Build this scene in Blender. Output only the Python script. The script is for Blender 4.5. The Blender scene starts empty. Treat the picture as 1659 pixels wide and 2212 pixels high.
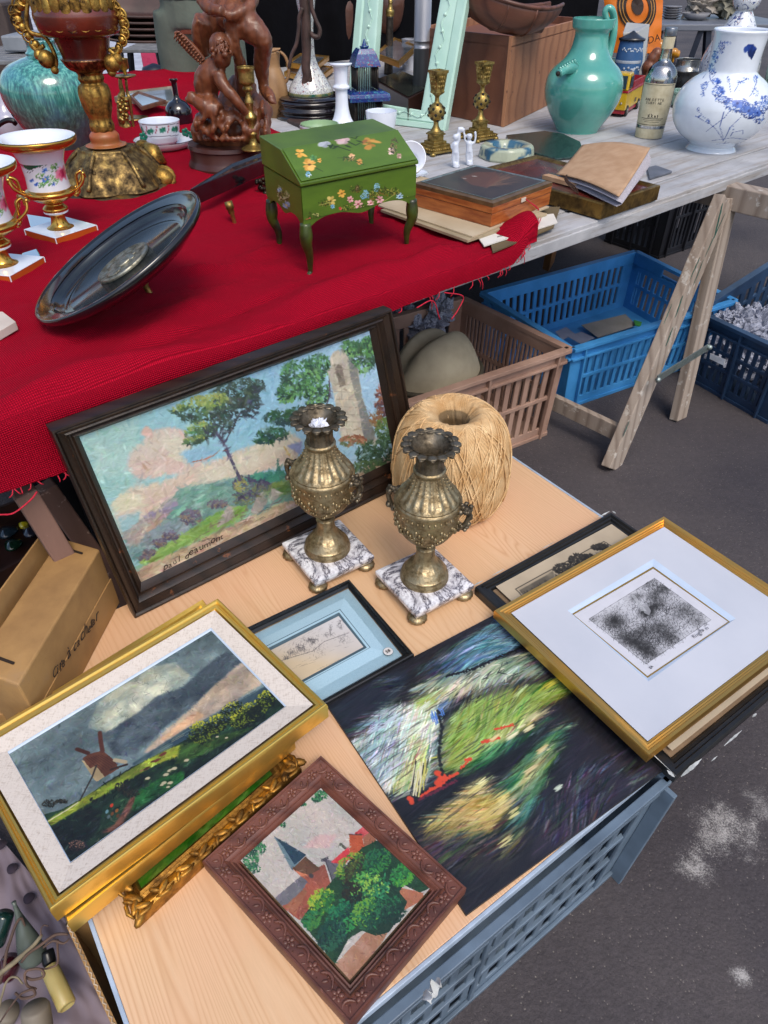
import bpy, bmesh, math, random
import numpy as np
from mathutils import Vector, Matrix, noise as mnoise
random.seed(7); rng = np.random.default_rng(7)
SC = bpy.context.scene
COL = SC.collection
PI = math.pi
# ------------------------------------------------------------------ camera model (photo measures -> metres)
F, CX, CY, CAMH, PITCH = 1500., 829.5, 1106., 1.20, math.atan(1230/1500)
SP, CP = math.sin(PITCH), math.cos(PITCH)
T = .700      # table top
B = .305      # pine board top
def ray(u, v):
    x = (u-CX)/F; y = -(v-CY)/F
    return Vector((x, y*SP+CP, y*CP-SP))
CAM = Vector((0, 0, CAMH))
def P(p, z):
    d = ray(*p); return CAM + d*((z-CAMH)/d.z)
def PY(p, Y):
    d = ray(*p); return CAM + d*(Y/d.y)
def Ppl(p, o, n):
    d = ray(*p); return CAM + d*((o-CAM).dot(n)/d.dot(n))
def proj(w):
    z = w[2]-CAMH; f = w[1]*CP-z*SP; up = w[1]*SP+z*CP
    return (CX+F*w[0]/f, CY-F*up/f)
def depth(w): return w[1]*CP-(w[2]-CAMH)*SP
def view(x0, y0, w):
    k = w/1659/1.15732
    def f(x, y): return (x0/1.15732+x*k, y0/1.15732+y*k)
    f.k = k
    return f
VA=view(0,0,700); VB=view(500,0,700); VC=view(1000,0,920); VD=view(0,300,700); VE=view(600,250,800)
VG=view(1200,250,720); VH=view(100,750,960); VI=view(900,700,1020); VJ=view(0,1250,500); VK=view(0,1450,850)
VL=view(500,1850,700); VM=view(750,1500,950); VN=view(1200,1250,720); VO=view(0,2050,600)
V1=view(1400,0,520); V2=view(0,0,450); V3=view(650,0,550); V4=view(650,980,650); V5=view(1350,450,570)
V6=view(0,1200,450); V7=view(600,1450,500)
def ident(x, y): return (x, y)
ident.k = 1.
# ------------------------------------------------------------------ colour and materials
def lin(h, k=1.):
    if isinstance(h, str):
        h = h.lstrip('#'); c = [int(h[i:i+2], 16)/255 for i in (0, 2, 4)]
    else: c = h
    return tuple((x/12.92 if x <= .04045 else ((x+.055)/1.055)**2.4)*k for x in c)
MC = {}
class NT:
    def __init__(s, m):
        m.use_nodes = True; s.t = m.node_tree; s.n = s.t.nodes; s.l = s.t.links; s.b = s.n['Principled BSDF']
        s.tc = s.n.new('ShaderNodeTexCoord')
    def add(s, t, **kw):
        o = s.n.new('ShaderNode'+t)
        for k, v in kw.items():
            if k.startswith('i_'):
                o.inputs[k[2:].replace('_', ' ')].default_value = v
            else: setattr(o, k, v)
        return o
    def link(s, a, b): s.l.new(a, b)
    def map(s, scale=(1,1,1), rot=(0,0,0), loc=(0,0,0), src='Object'):
        m = s.add('Mapping'); m.inputs['Scale'].default_value = scale; m.inputs['Rotation'].default_value = rot
        m.inputs['Location'].default_value = loc
        s.link(s.tc.outputs[src], m.inputs['Vector']); return m.outputs[0]
    def noise(s, vec, scale, detail=4, rough=.55, dist=0):
        n = s.add('TexNoise'); n.inputs['Scale'].default_value = scale; n.inputs['Detail'].default_value = detail
        n.inputs['Roughness'].default_value = rough; n.inputs['Distortion'].default_value = dist
        if vec is not None: s.link(vec, n.inputs['Vector'])
        return n.outputs[0]
    def ramp(s, fac, stops):
        r = s.add('ValToRGB'); e = r.color_ramp.elements
        while len(e) < len(stops): e.new(.5)
        for el, (p, c) in zip(e, stops):
            el.position = p; el.color = (*(c if len(c) == 3 else c[:3]), 1)
        s.link(fac, r.inputs[0]); return r.outputs[0]
    def mix(s, fac, a, b, mode='MIX'):
        m = s.add('Mix', data_type='RGBA', blend_type=mode)
        for i, v in ((0, fac), (6, a), (7, b)):
            if hasattr(v, 'is_linked') or hasattr(v, 'links'): s.link(v, m.inputs[i])
            else: m.inputs[i].default_value = v if i == 0 else (*v[:3], 1)
        return m.outputs[2]
    def math(s, op, a, b=0.):
        m = s.add('Math', operation=op)
        for i, v in ((0, a), (1, b)):
            if hasattr(v, 'links'): s.link(v, m.inputs[i])
            else: m.inputs[i].default_value = v
        return m.outputs[0]
    def bump(s, h, strength=.3, dist=.002):
        b = s.add('Bump'); b.inputs['Strength'].default_value = strength; b.inputs['Distance'].default_value = dist
        s.link(h, b.inputs['Height']); s.link(b.outputs[0], s.b.inputs['Normal'])
    def col(s, c):
        if hasattr(c, 'links'): s.link(c, s.b.inputs['Base Color'])
        else: s.b.inputs['Base Color'].default_value = (*c[:3], 1)
    def rgh(s, r):
        if hasattr(r, 'links'): s.link(r, s.b.inputs['Roughness'])
        else: s.b.inputs['Roughness'].default_value = r
def mat(name):
    m = bpy.data.materials.new(name); MC[name] = m; return m, NT(m)
def pm(name, c1, c2=None, scale=20, rough=.5, metal=0., bump=0., bscale=60, bdist=.001, stretch=(1,1,1), coat=0., spec=.5,
       lo=.35, hi=.65, detail=5, sss=0.):
    """patchy two-tone surface with a little relief"""
    if name in MC: return MC[name]
    m, n = mat(name)
    v = n.map(stretch)
    if c2 is None: c2 = tuple(x*.72 for x in lin(c1))
    else: c2 = lin(c2)
    f = n.noise(v, scale, detail)
    n.col(n.ramp(f, [(lo, c2), (hi, lin(c1))]))
    r = n.noise(v, scale*1.7, 3)
    n.rgh(n.math('ADD', n.math('MULTIPLY', r, .24), max(0., rough-.12)))
    n.b.inputs['Metallic'].default_value = metal
    n.b.inputs['Coat Weight'].default_value = coat
    n.b.inputs['Specular IOR Level'].default_value = spec
    if sss:
        n.b.inputs['Subsurface Weight'].default_value = sss; n.b.inputs['Subsurface Scale'].default_value = .01
    if bump: n.bump(n.noise(v, bscale, 6), bump, bdist)
    return m
def vcmat(name, rough=.5, bump=.25, bscale=260, coat=0., weave=False, metal=0.):
    if name in MC: return MC[name]
    m, n = mat(name)
    a = n.add('VertexColor'); a.layer_name = 'Col'
    v = n.map()
    f = n.noise(v, 40, 4)
    n.col(n.mix(.35, a.outputs[0], n.ramp(f, [(.3, (.78,.78,.78)), (.7, (1,1,1))]), 'MULTIPLY'))
    n.rgh(rough); n.b.inputs['Coat Weight'].default_value = coat; n.b.inputs['Coat Roughness'].default_value = .15
    n.b.inputs['Metallic'].default_value = metal
    if bump: n.bump(n.noise(n.map((1,.4,1)), bscale, 6), bump, .0015)
    return m
def metalmat(name, c1, c2, dark, rough=.35, scale=25, bump=.2, bscale=120, lo=.3, hi=.6):
    """old metal: bright where rubbed, dark in hollows of its own grime"""
    if name in MC: return MC[name]
    m, n = mat(name); v = n.map()
    f = n.noise(v, scale, 6, .65)
    n.col(n.ramp(f, [(lo, lin(dark)), ((lo+hi)/2, lin(c2)), (hi, lin(c1))]))
    n.b.inputs['Metallic'].default_value = .92
    n.rgh(n.ramp(f, [(lo, (.7,)*3), (hi, (rough,)*3)]))
    if bump: n.bump(n.noise(v, bscale, 6), bump, .0015)
    return m
def woodmat(name, c1, c2, c3=None, rot=0., freq=60, stretch=.08, rough=.5, axis=0, dist=4., coat=0., bump=.1, wear=None, rx=(0,0,0)):
    if name in MC: return MC[name]
    m, n = mat(name)
    sc = [1, 1, 1]; sc[axis] = stretch
    v0 = n.add('Mapping'); v0.inputs['Rotation'].default_value = (rx[0], rx[1], -rot); n.link(n.tc.outputs['Object'], v0.inputs[0])
    v1 = n.add('Mapping'); v1.inputs['Scale'].default_value = tuple(sc); n.link(v0.outputs[0], v1.inputs[0])
    w = n.add('TexWave', wave_type='BANDS', bands_direction='Y' if axis == 0 else 'X', wave_profile='SAW')
    w.inputs['Scale'].default_value = freq/6.; w.inputs['Distortion'].default_value = dist; w.inputs['Detail'].default_value = 3
    w.inputs['Detail Scale'].default_value = .6; w.inputs['Detail Roughness'].default_value = .5
    n.link(v1.outputs[0], w.inputs['Vector'])
    fine = n.noise(v1.outputs[0], freq*4, 4, .7)
    big = n.noise(v1.outputs[0], 5, 3)
    c = n.ramp(w.outputs['Fac'], [(0., lin(c2)), (.35, lin(c1)), (.8, lin(c1)), (1., lin(c2))])
    c = n.mix(.25, c, n.ramp(fine, [(.3, (.5,.5,.5)), (.7, (1,1,1))]), 'MULTIPLY')
    c = n.mix(n.ramp(big, [(.4, (0,)*3), (.75, (.5,)*3)]), c, lin(c3 or c2))
    if wear:
        wn = n.noise(n.map((3,3,3)), 9, 8, .7)
        c = n.mix(n.ramp(wn, [(wear[1], (0,)*3), (wear[1]+.06, (1,)*3)]), c, lin(wear[0]))
    n.col(c); n.rgh(rough); n.b.inputs['Coat Weight'].default_value = coat
    if bump: n.bump(n.math('ADD', w.outputs['Fac'], fine), bump, .001)
    return m
def glassmat(name, tint=(1,1,1), gl=.12, rough=.03):
    """thin pane: mostly see-through with a mirror sheen at grazing angles"""
    if name in MC: return MC[name]
    m = bpy.data.materials.new(name); MC[name] = m; m.use_nodes = True; t = m.node_tree; t.nodes.clear()
    o = t.nodes.new('ShaderNodeOutputMaterial'); tr = t.nodes.new('ShaderNodeBsdfTransparent'); g = t.nodes.new('ShaderNodeBsdfGlossy')
    tr.inputs[0].default_value = (*tint, 1); g.inputs['Roughness'].default_value = rough
    fr = t.nodes.new('ShaderNodeFresnel'); fr.inputs[0].default_value = 1.45
    a = t.nodes.new('ShaderNodeMath'); a.operation = 'ADD'; a.inputs[1].default_value = gl-.04; t.links.new(fr.outputs[0], a.inputs[0])
    mx = t.nodes.new('ShaderNodeMixShader'); t.links.new(a.outputs[0], mx.inputs[0]); t.links.new(tr.outputs[0], mx.inputs[1])
    t.links.new(g.outputs[0], mx.inputs[2]); t.links.new(mx.outputs[0], o.inputs[0])
    return m
# ------------------------------------------------------------------ things and meshes
def tag(o, label=None, cat=None, group=None, kind=None):
    if label: o['label'] = label
    if cat: o['category'] = cat
    if group: o['group'] = group
    if kind: o['kind'] = kind
    return o
def thing(name, label, cat, loc, group=None):
    o = bpy.data.objects.new(name, None); COL.objects.link(o); o.location = loc; o.empty_display_size = .05
    return tag(o, label, cat, group)
def org(parent):
    v = Vector((0,0,0))
    while parent is not None: v += parent.location; parent = parent.parent
    return v
class MB:
    def __init__(s): s.v = []; s.f = []; s.c = None
    def add(s, vs, fs):
        n = len(s.v); s.v += [tuple(x) for x in vs]; s.f += [tuple(i+n for i in f) for f in fs]; return s
    def box(s, c, size, rot=0., M=None):
        hx, hy, hz = [a/2 for a in size]
        R = Matrix.Rotation(rot, 3, 'Z') if M is None else M
        vs = [Vector(c)+R@Vector((sx*hx, sy*hy, sz*hz)) for sx in (-1,1) for sy in (-1,1) for sz in (-1,1)]
        return s.add(vs, [(0,1,3,2),(4,6,7,5),(0,4,5,1),(2,3,7,6),(0,2,6,4),(1,5,7,3)])
    def hexa(s, q0, q1):
        """solid between two quads"""
        vs = list(q0)+list(q1)
        return s.add(vs, [(3,2,1,0),(4,5,6,7),(0,1,5,4),(1,2,6,5),(2,3,7,6),(3,0,4,7)])
    def bar(s, a, b, w, h, up=Vector((0,0,1))):
        a, b = Vector(a), Vector(b); d = (b-a).normalized(); sd = d.cross(up)
        if sd.length < 1e-4: sd = d.cross(Vector((1,0,0)))
        sd.normalize(); n = sd.cross(d)
        q = [sd*(w/2)+n*(h/2), -sd*(w/2)+n*(h/2), -sd*(w/2)-n*(h/2), sd*(w/2)-n*(h/2)]
        return s.hexa([a+x for x in q], [b+x for x in q])
    def prism(s, poly, dz):
        dz = Vector(dz) if not isinstance(dz, (int, float)) else Vector((0,0,dz))
        n = len(poly); vs = list(poly)+[Vector(p)+dz for p in poly]
        return s.add(vs, [tuple(reversed(range(n))), tuple(range(n, 2*n))]+[(i,(i+1)%n,(i+1)%n+n,i+n) for i in range(n)])
    def lathe(s, base, prof, seg=48, mod=None, cap=True, M=None, a0=0., sq=None):
        """prof: (r, z) from the bottom up (and back down for an inside)"""
        base = Vector(base); n0 = len(s.v); k = len(prof)
        for i, (r, z) in enumerate(prof):
            for j in range(seg):
                a = a0+2*PI*j/seg; rr = r*(mod(i, a) if mod else 1)
                p = Vector((rr*math.cos(a), rr*math.sin(a), z))
                if M: p = M@p
                s.v.append(tuple(base+p))
        for i in range(k-1):
            for j in range(seg):
                a, b = n0+i*seg+j, n0+i*seg+(j+1) % seg
                s.f.append((a, b, b+seg, a+seg))
        if cap:
            s.f.append(tuple(n0+j for j in reversed(range(seg))))
            s.f.append(tuple(n0+(k-1)*seg+j for j in range(seg)))
        return s
    def tube(s, pts, rad, seg=10, caps=True, flat=1., closed=False):
        pts = [Vector(p) for p in pts]; n = len(pts)
        if not hasattr(rad, '__len__'): rad = [rad]*n
        n0 = len(s.v); prev = None
        for i, p in enumerate(pts):
            d = (pts[min(i+1, n-1)]-pts[max(i-1, 0)])
            if closed: d = pts[(i+1) % n]-pts[i-1]
            if d.length < 1e-9: d = Vector((0,0,1))
            d.normalize()
            if prev is None:
                u = d.cross(Vector((0,0,1)))
                if u.length < .1: u = d.cross(Vector((0,1,0)))
            else: u = prev-d*prev.dot(d)
            if u.length < 1e-6: u = d.orthogonal()
            u.normalize(); prev = u; w = d.cross(u)
            for j in range(seg):
                a = 2*PI*j/seg; s.v.append(tuple(p+(u*math.cos(a)+w*math.sin(a)*flat)*rad[i]))
        m = n if closed else n-1
        for i in range(m):
            for j in range(seg):
                a, b = n0+i*seg+j, n0+i*seg+(j+1) % seg; c, d_ = n0+((i+1) % n)*seg+j, n0+((i+1) % n)*seg+(j+1) % seg
                s.f.append((a, b, d_, c))
        if caps and not closed:
            s.f.append(tuple(n0+j for j in reversed(range(seg)))); s.f.append(tuple(n0+(n-1)*seg+j for j in range(seg)))
        return s
    def ball(s, c, r, M=None, seg=16, rings=10):
        r = r if hasattr(r, '__len__') else (r, r, r); c = Vector(c); M = M or Matrix.Identity(3)
        vs = [c+M@Vector((0,0,-r[2]))]
        for i in range(1, rings):
            t = -PI/2+PI*i/rings
            for j in range(seg):
                a = 2*PI*j/seg; vs.append(c+M@Vector((r[0]*math.cos(t)*math.cos(a), r[1]*math.cos(t)*math.sin(a), r[2]*math.sin(t))))
        vs.append(c+M@Vector((0,0,r[2]))); fs = []
        for j in range(seg): fs.append((0, 1+(j+1) % seg, 1+j))
        for i in range(rings-2):
            for j in range(seg):
                a = 1+i*seg+j; b = 1+i*seg+(j+1) % seg; fs.append((a, b, b+seg, a+seg))
        L = len(vs)-1
        for j in range(seg): fs.append((L, L-seg+j, L-seg+(j+1) % seg))
        return s.add(vs, fs)
    def grid(s, fn, nu, nv):
        vs = [fn(i/(nu-1), j/(nv-1)) for j in range(nv) for i in range(nu)]
        fs = [(j*nu+i, j*nu+i+1, (j+1)*nu+i+1, (j+1)*nu+i) for j in range(nv-1) for i in range(nu-1)]
        return s.add(vs, fs)
    def build(s, name, m, parent=None, smooth=True, bevel=0., remesh=0., disp=None, uv=None, solid=0., sub=0, fix=False):
        me = bpy.data.meshes.new(name); o0 = org(parent)
        me.from_pydata([(x-o0.x, y-o0.y, z-o0.z) for x, y, z in s.v], [], s.f)
        me.materials.append(m)
        if fix or smooth == 'auto':
            bm = bmesh.new(); bm.from_mesh(me)
            if fix: bmesh.ops.recalc_face_normals(bm, faces=bm.faces)
            if smooth == 'auto':
                for e in bm.edges: e.smooth = len(e.link_faces) != 2 or e.calc_face_angle(0) < .6
            bm.to_mesh(me); bm.free()
        if smooth: me.polygons.foreach_set('use_smooth', [True]*len(me.polygons))
        if s.c is not None:
            a = me.color_attributes.new('Col', 'FLOAT_COLOR', 'POINT')
            a.data.foreach_set('color', np.concatenate([s.c, np.ones((len(s.c), 1))], 1).astype(np.float32).ravel())
        if uv:
            l = me.uv_layers.new(name='UVMap')
            for lo in me.loops: l.data[lo.index].uv = uv[lo.vertex_index]
        o = bpy.data.objects.new(name, me); COL.objects.link(o)
        if parent: o.parent = parent
        if solid: md = o.modifiers.new('s', 'SOLIDIFY'); md.thickness = solid; md.offset = -1
        if bevel:
            md = o.modifiers.new('b', 'BEVEL'); md.width = bevel; md.segments = 2; md.limit_method = 'ANGLE'; md.angle_limit = .6
            md.harden_normals = False
        if remesh:
            md = o.modifiers.new('r', 'REMESH'); md.mode = 'VOXEL'; md.voxel_size = remesh; md.use_smooth_shade = True
            md = o.modifiers.new('m', 'SMOOTH'); md.iterations = 5; md.factor = .5
            dg = bpy.context.evaluated_depsgraph_get(); nm = bpy.data.meshes.new_from_object(o.evaluated_get(dg))
            o.modifiers.clear(); o.data = nm; nm.name = name
            if disp:
                nc = [disp(v.co.copy(), v.normal.copy()) for v in nm.vertices]
                for v, q in zip(nm.vertices, nc): v.co = q
        if sub: md = o.modifiers.new('u', 'SUBSURF'); md.levels = sub; md.render_levels = sub
        return o
def single(mb, name, m, label, cat, group=None, loc=None, **kw):
    """a thing that is one mesh; origin at its base"""
    xs = np.array(mb.v); c = Vector((float(xs[:,0].mean()), float(xs[:,1].mean()), float(xs[:,2].min()))) if loc is None else Vector(loc)
    mb.v = [(x-c.x, y-c.y, z-c.z) for x, y, z in mb.v]
    o = mb.build(name, m, **kw); o.location = c
    return tag(o, label, cat, group)
def copy_tree(o, parent=None):
    c = o.copy(); COL.objects.link(c)
    if parent: c.parent = parent
    for ch in list(o.children): copy_tree(ch, c)
    return c
def axis_prof(vw, base, z0, prof, dx=0):
    """(photo height, half width) pairs along a vertical axis -> (r, z) pairs above z0; returns the foot point"""
    b = P(vw(*base), z0); out = []
    for y, hw in prof:
        v = vw(0, y)[1]; w = PY((CX, v), b.y); t = depth((b.x, b.y, w.z))
        out.append((max(hw*vw.k*t/F, .0004), w.z-b.z))
    return b, out
def wallin(prof, th=.004, bottom=None):
    """turn an outside profile (bottom up) into an open vessel"""
    ins = [(max(r-th, .0005), z) for r, z in reversed(prof)]
    zb = prof[0][1]+th if bottom is None else bottom
    ins = [(r, max(z, zb)) for r, z in ins if z > zb-.02]
    return prof+ins+[(.0005, zb)]
def px3(vw, x, y, Y): return PY(vw(x, y), Y)
def smoothpts(pts, n=8):
    """Catmull-Rom through points; items may carry extra scalars (radius)"""
    a = [np.array(p, float) for p in pts]; a = [2*a[0]-a[1]]+a+[2*a[-1]-a[-2]]; out = []
    for i in range(1, len(a)-2):
        for k in range(n):
            t = k/n; p0, p1, p2, p3 = a[i-1:i+3]
            out.append(.5*((2*p1)+(-p0+p2)*t+(2*p0-5*p1+4*p2-p3)*t*t+(-p0+3*p1-3*p2+p3)*t**3))
    out.append(a[-2]); return out
def ptube(mb, vw, pts, Y, seg=10, n=6, flat=1.):
    """tube through photo points (x, y, half width[, dY])"""
    sp = smoothpts([(*p, 0) if len(p) == 3 else p for p in pts], n)
    P3 = [px3(vw, q[0], q[1], Y+q[3]) for q in sp]
    R = [max(q[2], .3)*vw.k*depth(p)/F for q, p in zip(sp, P3)]
    return mb.tube(P3, R, seg, flat=flat)
def text(body, size, o, xd, yd, m, parent, name='lettering', shear=0., ext=.0003, align='LEFT', bold=0.):
    c = bpy.data.curves.new(name, 'FONT'); c.body = body; c.size = size; c.shear = shear; c.extrude = ext; c.align_x = align; c.offset = bold
    c.resolution_u = 3
    tmp = bpy.data.objects.new('tmp', c); COL.objects.link(tmp)
    dg = bpy.context.evaluated_depsgraph_get(); me = bpy.data.meshes.new_from_object(tmp.evaluated_get(dg))
    COL.objects.unlink(tmp); bpy.data.objects.remove(tmp)
    xd = Vector(xd).normalized(); yd = Vector(yd); zd = xd.cross(yd).normalized(); yd = zd.cross(xd)
    M = Matrix((xd, yd, zd)).transposed(); o = Vector(o)-org(parent)
    for v in me.vertices: v.co = o+M@v.co+zd*.0006
    me.materials.clear(); me.materials.append(m); me.name = name
    ob = bpy.data.objects.new(name, me); COL.objects.link(ob); ob.parent = parent
    return ob
def hand(body, size, o, xd, yd, m, parent, slant=.35, adv=.5):
    """uneven handwriting, one stroke group per letter"""
    r = random.Random(len(body)); xd = Vector(xd).normalized(); zd = xd.cross(Vector(yd)).normalized(); yd = zd.cross(xd); x = 0
    for ch in body:
        if ch != ' ':
            a = r.uniform(-.16, .16); s = size*r.uniform(.85, 1.18)
            text(ch, s, Vector(o)+xd*x+yd*size*r.uniform(-.07, .07), xd*math.cos(a)+yd*math.sin(a), yd*math.cos(a)-xd*math.sin(a), m, parent, 'letter', slant+r.uniform(-.15, .15), bold=-.0002)
        x += size*adv*(.62 if ch in "ilrt '" else 1.45 if ch in 'mw' else 1.05)
# ------------------------------------------------------------------ painter: colours laid on a fine mesh
def vnoise(h, w, cells, seed=0, octaves=4, asp=1.):
    r = np.random.default_rng(seed); out = np.zeros((h, w)); amp = 1.; tot = 0
    for o in range(octaves):
        cy = max(2, int(cells*2**o)); cx = max(2, int(cells*asp*2**o))
        g = r.random((cy+2, cx+2)); y = np.linspace(0, cy, h); x = np.linspace(0, cx, w)
        yi = y.astype(int); xi = x.astype(int); fy = y-yi; fx = x-xi; fy = fy*fy*(3-2*fy); fx = fx*fx*(3-2*fx)
        a = g[np.ix_(yi, xi)]*(1-fx)+g[np.ix_(yi, xi+1)]*fx; b = g[np.ix_(yi+1, xi)]*(1-fx)+g[np.ix_(yi+1, xi+1)]*fx
        out += amp*(a*(1-fy[:, None])+b*fy[:, None]); tot += amp; amp *= .5
    return out/tot
def hx(c):
    if isinstance(c, str): c = c.lstrip('#'); return np.array([int(c[i:i+2], 16)/255 for i in (0, 2, 4)])
    return np.array(c, float)
class Canvas:
    def __init__(s, corners, nx, ny, base='#808080', vw=ident, seed=1, mapper=None):
        s.nx, s.ny, s.vw = nx, ny, vw; s.im = np.ones((ny, nx, 3))*hx(base); s.r = np.random.default_rng(seed); s.seed = seed
        s.mapper = mapper
        if corners is not None:
            A = []; bb = []
            for (x, y), (u, v) in zip(corners, ((0,0),(1,0),(1,1),(0,1))):
                A.append([x, y, 1, 0, 0, 0, -u*x, -u*y]); bb.append(u); A.append([0, 0, 0, x, y, 1, -v*x, -v*y]); bb.append(v)
            s.Hm = np.append(np.linalg.solve(np.array(A), np.array(bb)), 1).reshape(3, 3)
        s.yy, s.xx = np.mgrid[0:ny, 0:nx].astype(float)
    def pt(s, p):
        p = s.vw(*p)
        if s.mapper: u, v = s.mapper(p)
        else:
            q = s.Hm@np.array([p[0], p[1], 1]); u, v = q[0]/q[2], q[1]/q[2]
        return u*(s.nx-1), v*(s.ny-1)
    def pts(s, ps): return np.array([s.pt(p) for p in ps])
    def sc(s, p, d):
        """photo length d at photo point p, in canvas cells"""
        a = s.pt(p); b = s.pt((p[0]+d, p[1])); c = s.pt((p[0], p[1]+d))
        return .5*(math.hypot(b[0]-a[0], b[1]-a[1])+math.hypot(c[0]-a[0], c[1]-a[1]))
    def mask(s, ps, raw=False):
        q = np.array(ps, float) if raw else s.pts(ps); m = np.zeros((s.ny, s.nx), bool); n = len(q)
        for i in range(n):
            x1, y1 = q[i]; x2, y2 = q[(i+1) % n]
            if abs(y1-y2) < 1e-9: continue
            c = ((y1 > s.yy) != (y2 > s.yy)) & (s.xx < (x2-x1)*(s.yy-y1)/(y2-y1)+x1); m ^= c
        return m
    def blur(s, m, k):
        m = m.astype(float)
        for _ in range(k):
            m = (m+np.roll(m, 1, 0)+np.roll(m, -1, 0)+np.roll(m, 1, 1)+np.roll(m, -1, 1))/5
        return m
    def poly(s, ps, c, c2=None, soft=0, nz=6, alpha=1., rag=0.):
        m = s.mask(ps).astype(float)
        if rag:
            mb = s.blur(m, 10); m = (mb+rag*(vnoise(s.ny, s.nx, 14, s.seed+int(abs(ps[0][0]))) -.5) > .5).astype(float)
        if soft: m = s.blur(m, soft)
        c = hx(c)
        if c2 is not None:
            f = vnoise(s.ny, s.nx, nz, s.seed+len(ps)+int(abs(ps[0][1]))); f = np.clip((f-.35)/.3, 0, 1)[..., None]; c = c*(1-f)+hx(c2)*f
        s.im = s.im*(1-m[..., None]*alpha)+c*m[..., None]*alpha
        return m
    def grad(s, p0, p1, stops, m=None):
        """colour ramp along p0 -> p1"""
        a = np.array(s.pt(p0)); b = np.array(s.pt(p1)); d = b-a
        t = ((s.xx-a[0])*d[0]+(s.yy-a[1])*d[1])/(d@d)
        cs = np.array([hx(c) for _, c in stops]); ts = [q for q, _ in stops]
        g = np.stack([np.interp(t, ts, cs[:, i]) for i in range(3)], -1)
        s.im = g if m is None else s.im*(1-m[..., None])+g*m[..., None]
    def dab(s, x, y, L, W, a, c, al=1.):
        R = int(max(L, W)+2); x0, x1 = max(0, int(x-R)), min(s.nx, int(x+R+1)); y0, y1 = max(0, int(y-R)), min(s.ny, int(y+R+1))
        if x0 >= x1 or y0 >= y1: return
        X = s.xx[y0:y1, x0:x1]-x; Y = s.yy[y0:y1, x0:x1]-y; ca, sa = math.cos(a), math.sin(a)
        d = ((X*ca+Y*sa)/max(L, .5))**2+((-X*sa+Y*ca)/max(W, .5))**2
        m = (np.clip(1.6-1.6*d, 0, 1)*al)[..., None]; s.im[y0:y1, x0:x1] = s.im[y0:y1, x0:x1]*(1-m)+hx(c)*m
    def daba(s, p, L, W, ang, c, al=1.):
        """dab by photo units: angle measured in the photo"""
        a = s.pt(p); b = s.pt((p[0]+math.cos(ang)*10, p[1]+math.sin(ang)*10)); k = math.hypot(b[0]-a[0], b[1]-a[1])/10
        s.dab(a[0], a[1], L*k, W*k, math.atan2(b[1]-a[1], b[0]-a[0]), c, al)
    def strokes(s, n, L, W, ang, jit=.06, spread=.4, m=None, al=.8, cols=None):
        """many small brush marks picking up the colour beneath them; ang in canvas radians"""
        for _ in range(n):
            x = s.r.random()*s.nx; y = s.r.random()*s.ny
            if m is not None and m[int(y), int(x)] < .5: continue
            c = s.im[int(y), int(x)] if cols is None else hx(cols[s.r.integers(len(cols))])
            c = np.clip(c+s.r.normal(0, jit)+s.r.normal(0, jit*.35, 3), 0, 1); k = .5+s.r.random()
            s.dab(x, y, L*k, W*k, (ang(x, y) if callable(ang) else ang)+s.r.normal(0, spread), c, al)
    def line(s, ps, w, c, al=1., jit=0.):
        q = s.pts(ps)
        for i in range(len(q)-1):
            x1, y1 = q[i]; x2, y2 = q[i+1]; L = max(1, math.hypot(x2-x1, y2-y1)); n = int(L/max(w*.6, .7))+1
            for k in range(n+1):
                t = k/n; s.dab(x1+(x2-x1)*t+s.r.normal(0, jit), y1+(y2-y1)*t+s.r.normal(0, jit), w, w, 0, c, al)
    def foliage(s, p, rx, ry, n, r, cols, ang=0., al=.95):
        n = int(n*2.3); r = r*.62
        """clump of leaf dabs, photo units"""
        for i in range(n):
            a = s.r.random()*2*PI; q = math.sqrt(s.r.random()); x = rx*q*math.cos(a); y = ry*q*math.sin(a)
            X = p[0]+x*math.cos(ang)-y*math.sin(ang); Y = p[1]+x*math.sin(ang)+y*math.cos(ang)
            k = int(np.clip((y/ry+1)/2*len(cols)+s.r.normal(0, .8), 0, len(cols)-1))
            s.daba((X, Y), r*(.6+s.r.random()), r*.55, s.r.random()*PI, cols[k], al)
    def flower(s, p, r, c, c2='#e8c060', n=6):
        a0 = s.r.random()*6
        for i in range(n):
            a = a0+i*2*PI/n; s.daba((p[0]+math.cos(a)*r*.6, p[1]+math.sin(a)*r*.6), r*.5, r*.33, a, np.clip(hx(c)+s.r.normal(0, .05), 0, 1))
        s.daba(p, r*.3, r*.3, 0, c2)
    def mesh(s, q, name, m, parent, zoff=0.):
        """q: world corners TL TR BR BL"""
        q = [np.array(x) for x in q]; u = (s.xx/(s.nx-1))[..., None]; v = (s.yy/(s.ny-1))[..., None]
        w = (q[0]*(1-u)+q[1]*u)*(1-v)+(q[3]*(1-u)+q[2]*u)*v
        mb = MB(); mb.v = [tuple(x) for x in w.reshape(-1, 3)]
        nx, ny = s.nx, s.ny
        idx = np.arange(nx*ny).reshape(ny, nx); f = np.stack([idx[:-1, :-1], idx[1:, :-1], idx[1:, 1:], idx[:-1, 1:]], -1).reshape(-1, 4)
        mb.f = [tuple(int(i) for i in r) for r in f]
        mb.c = s.lin().reshape(-1, 3)
        return mb.build(name, m, parent, smooth=False)
    def lin(s):
        im = np.clip(s.im, 0, 1); return np.where(im <= .04045, im/12.92, ((im+.055)/1.055)**2.4)
    def sample(s, u, v):
        L = s.lin(); x = np.clip((u*(s.nx-1)).astype(int), 0, s.nx-1); y = np.clip((v*(s.ny-1)).astype(int), 0, s.ny-1); return L[y, x]
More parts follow.
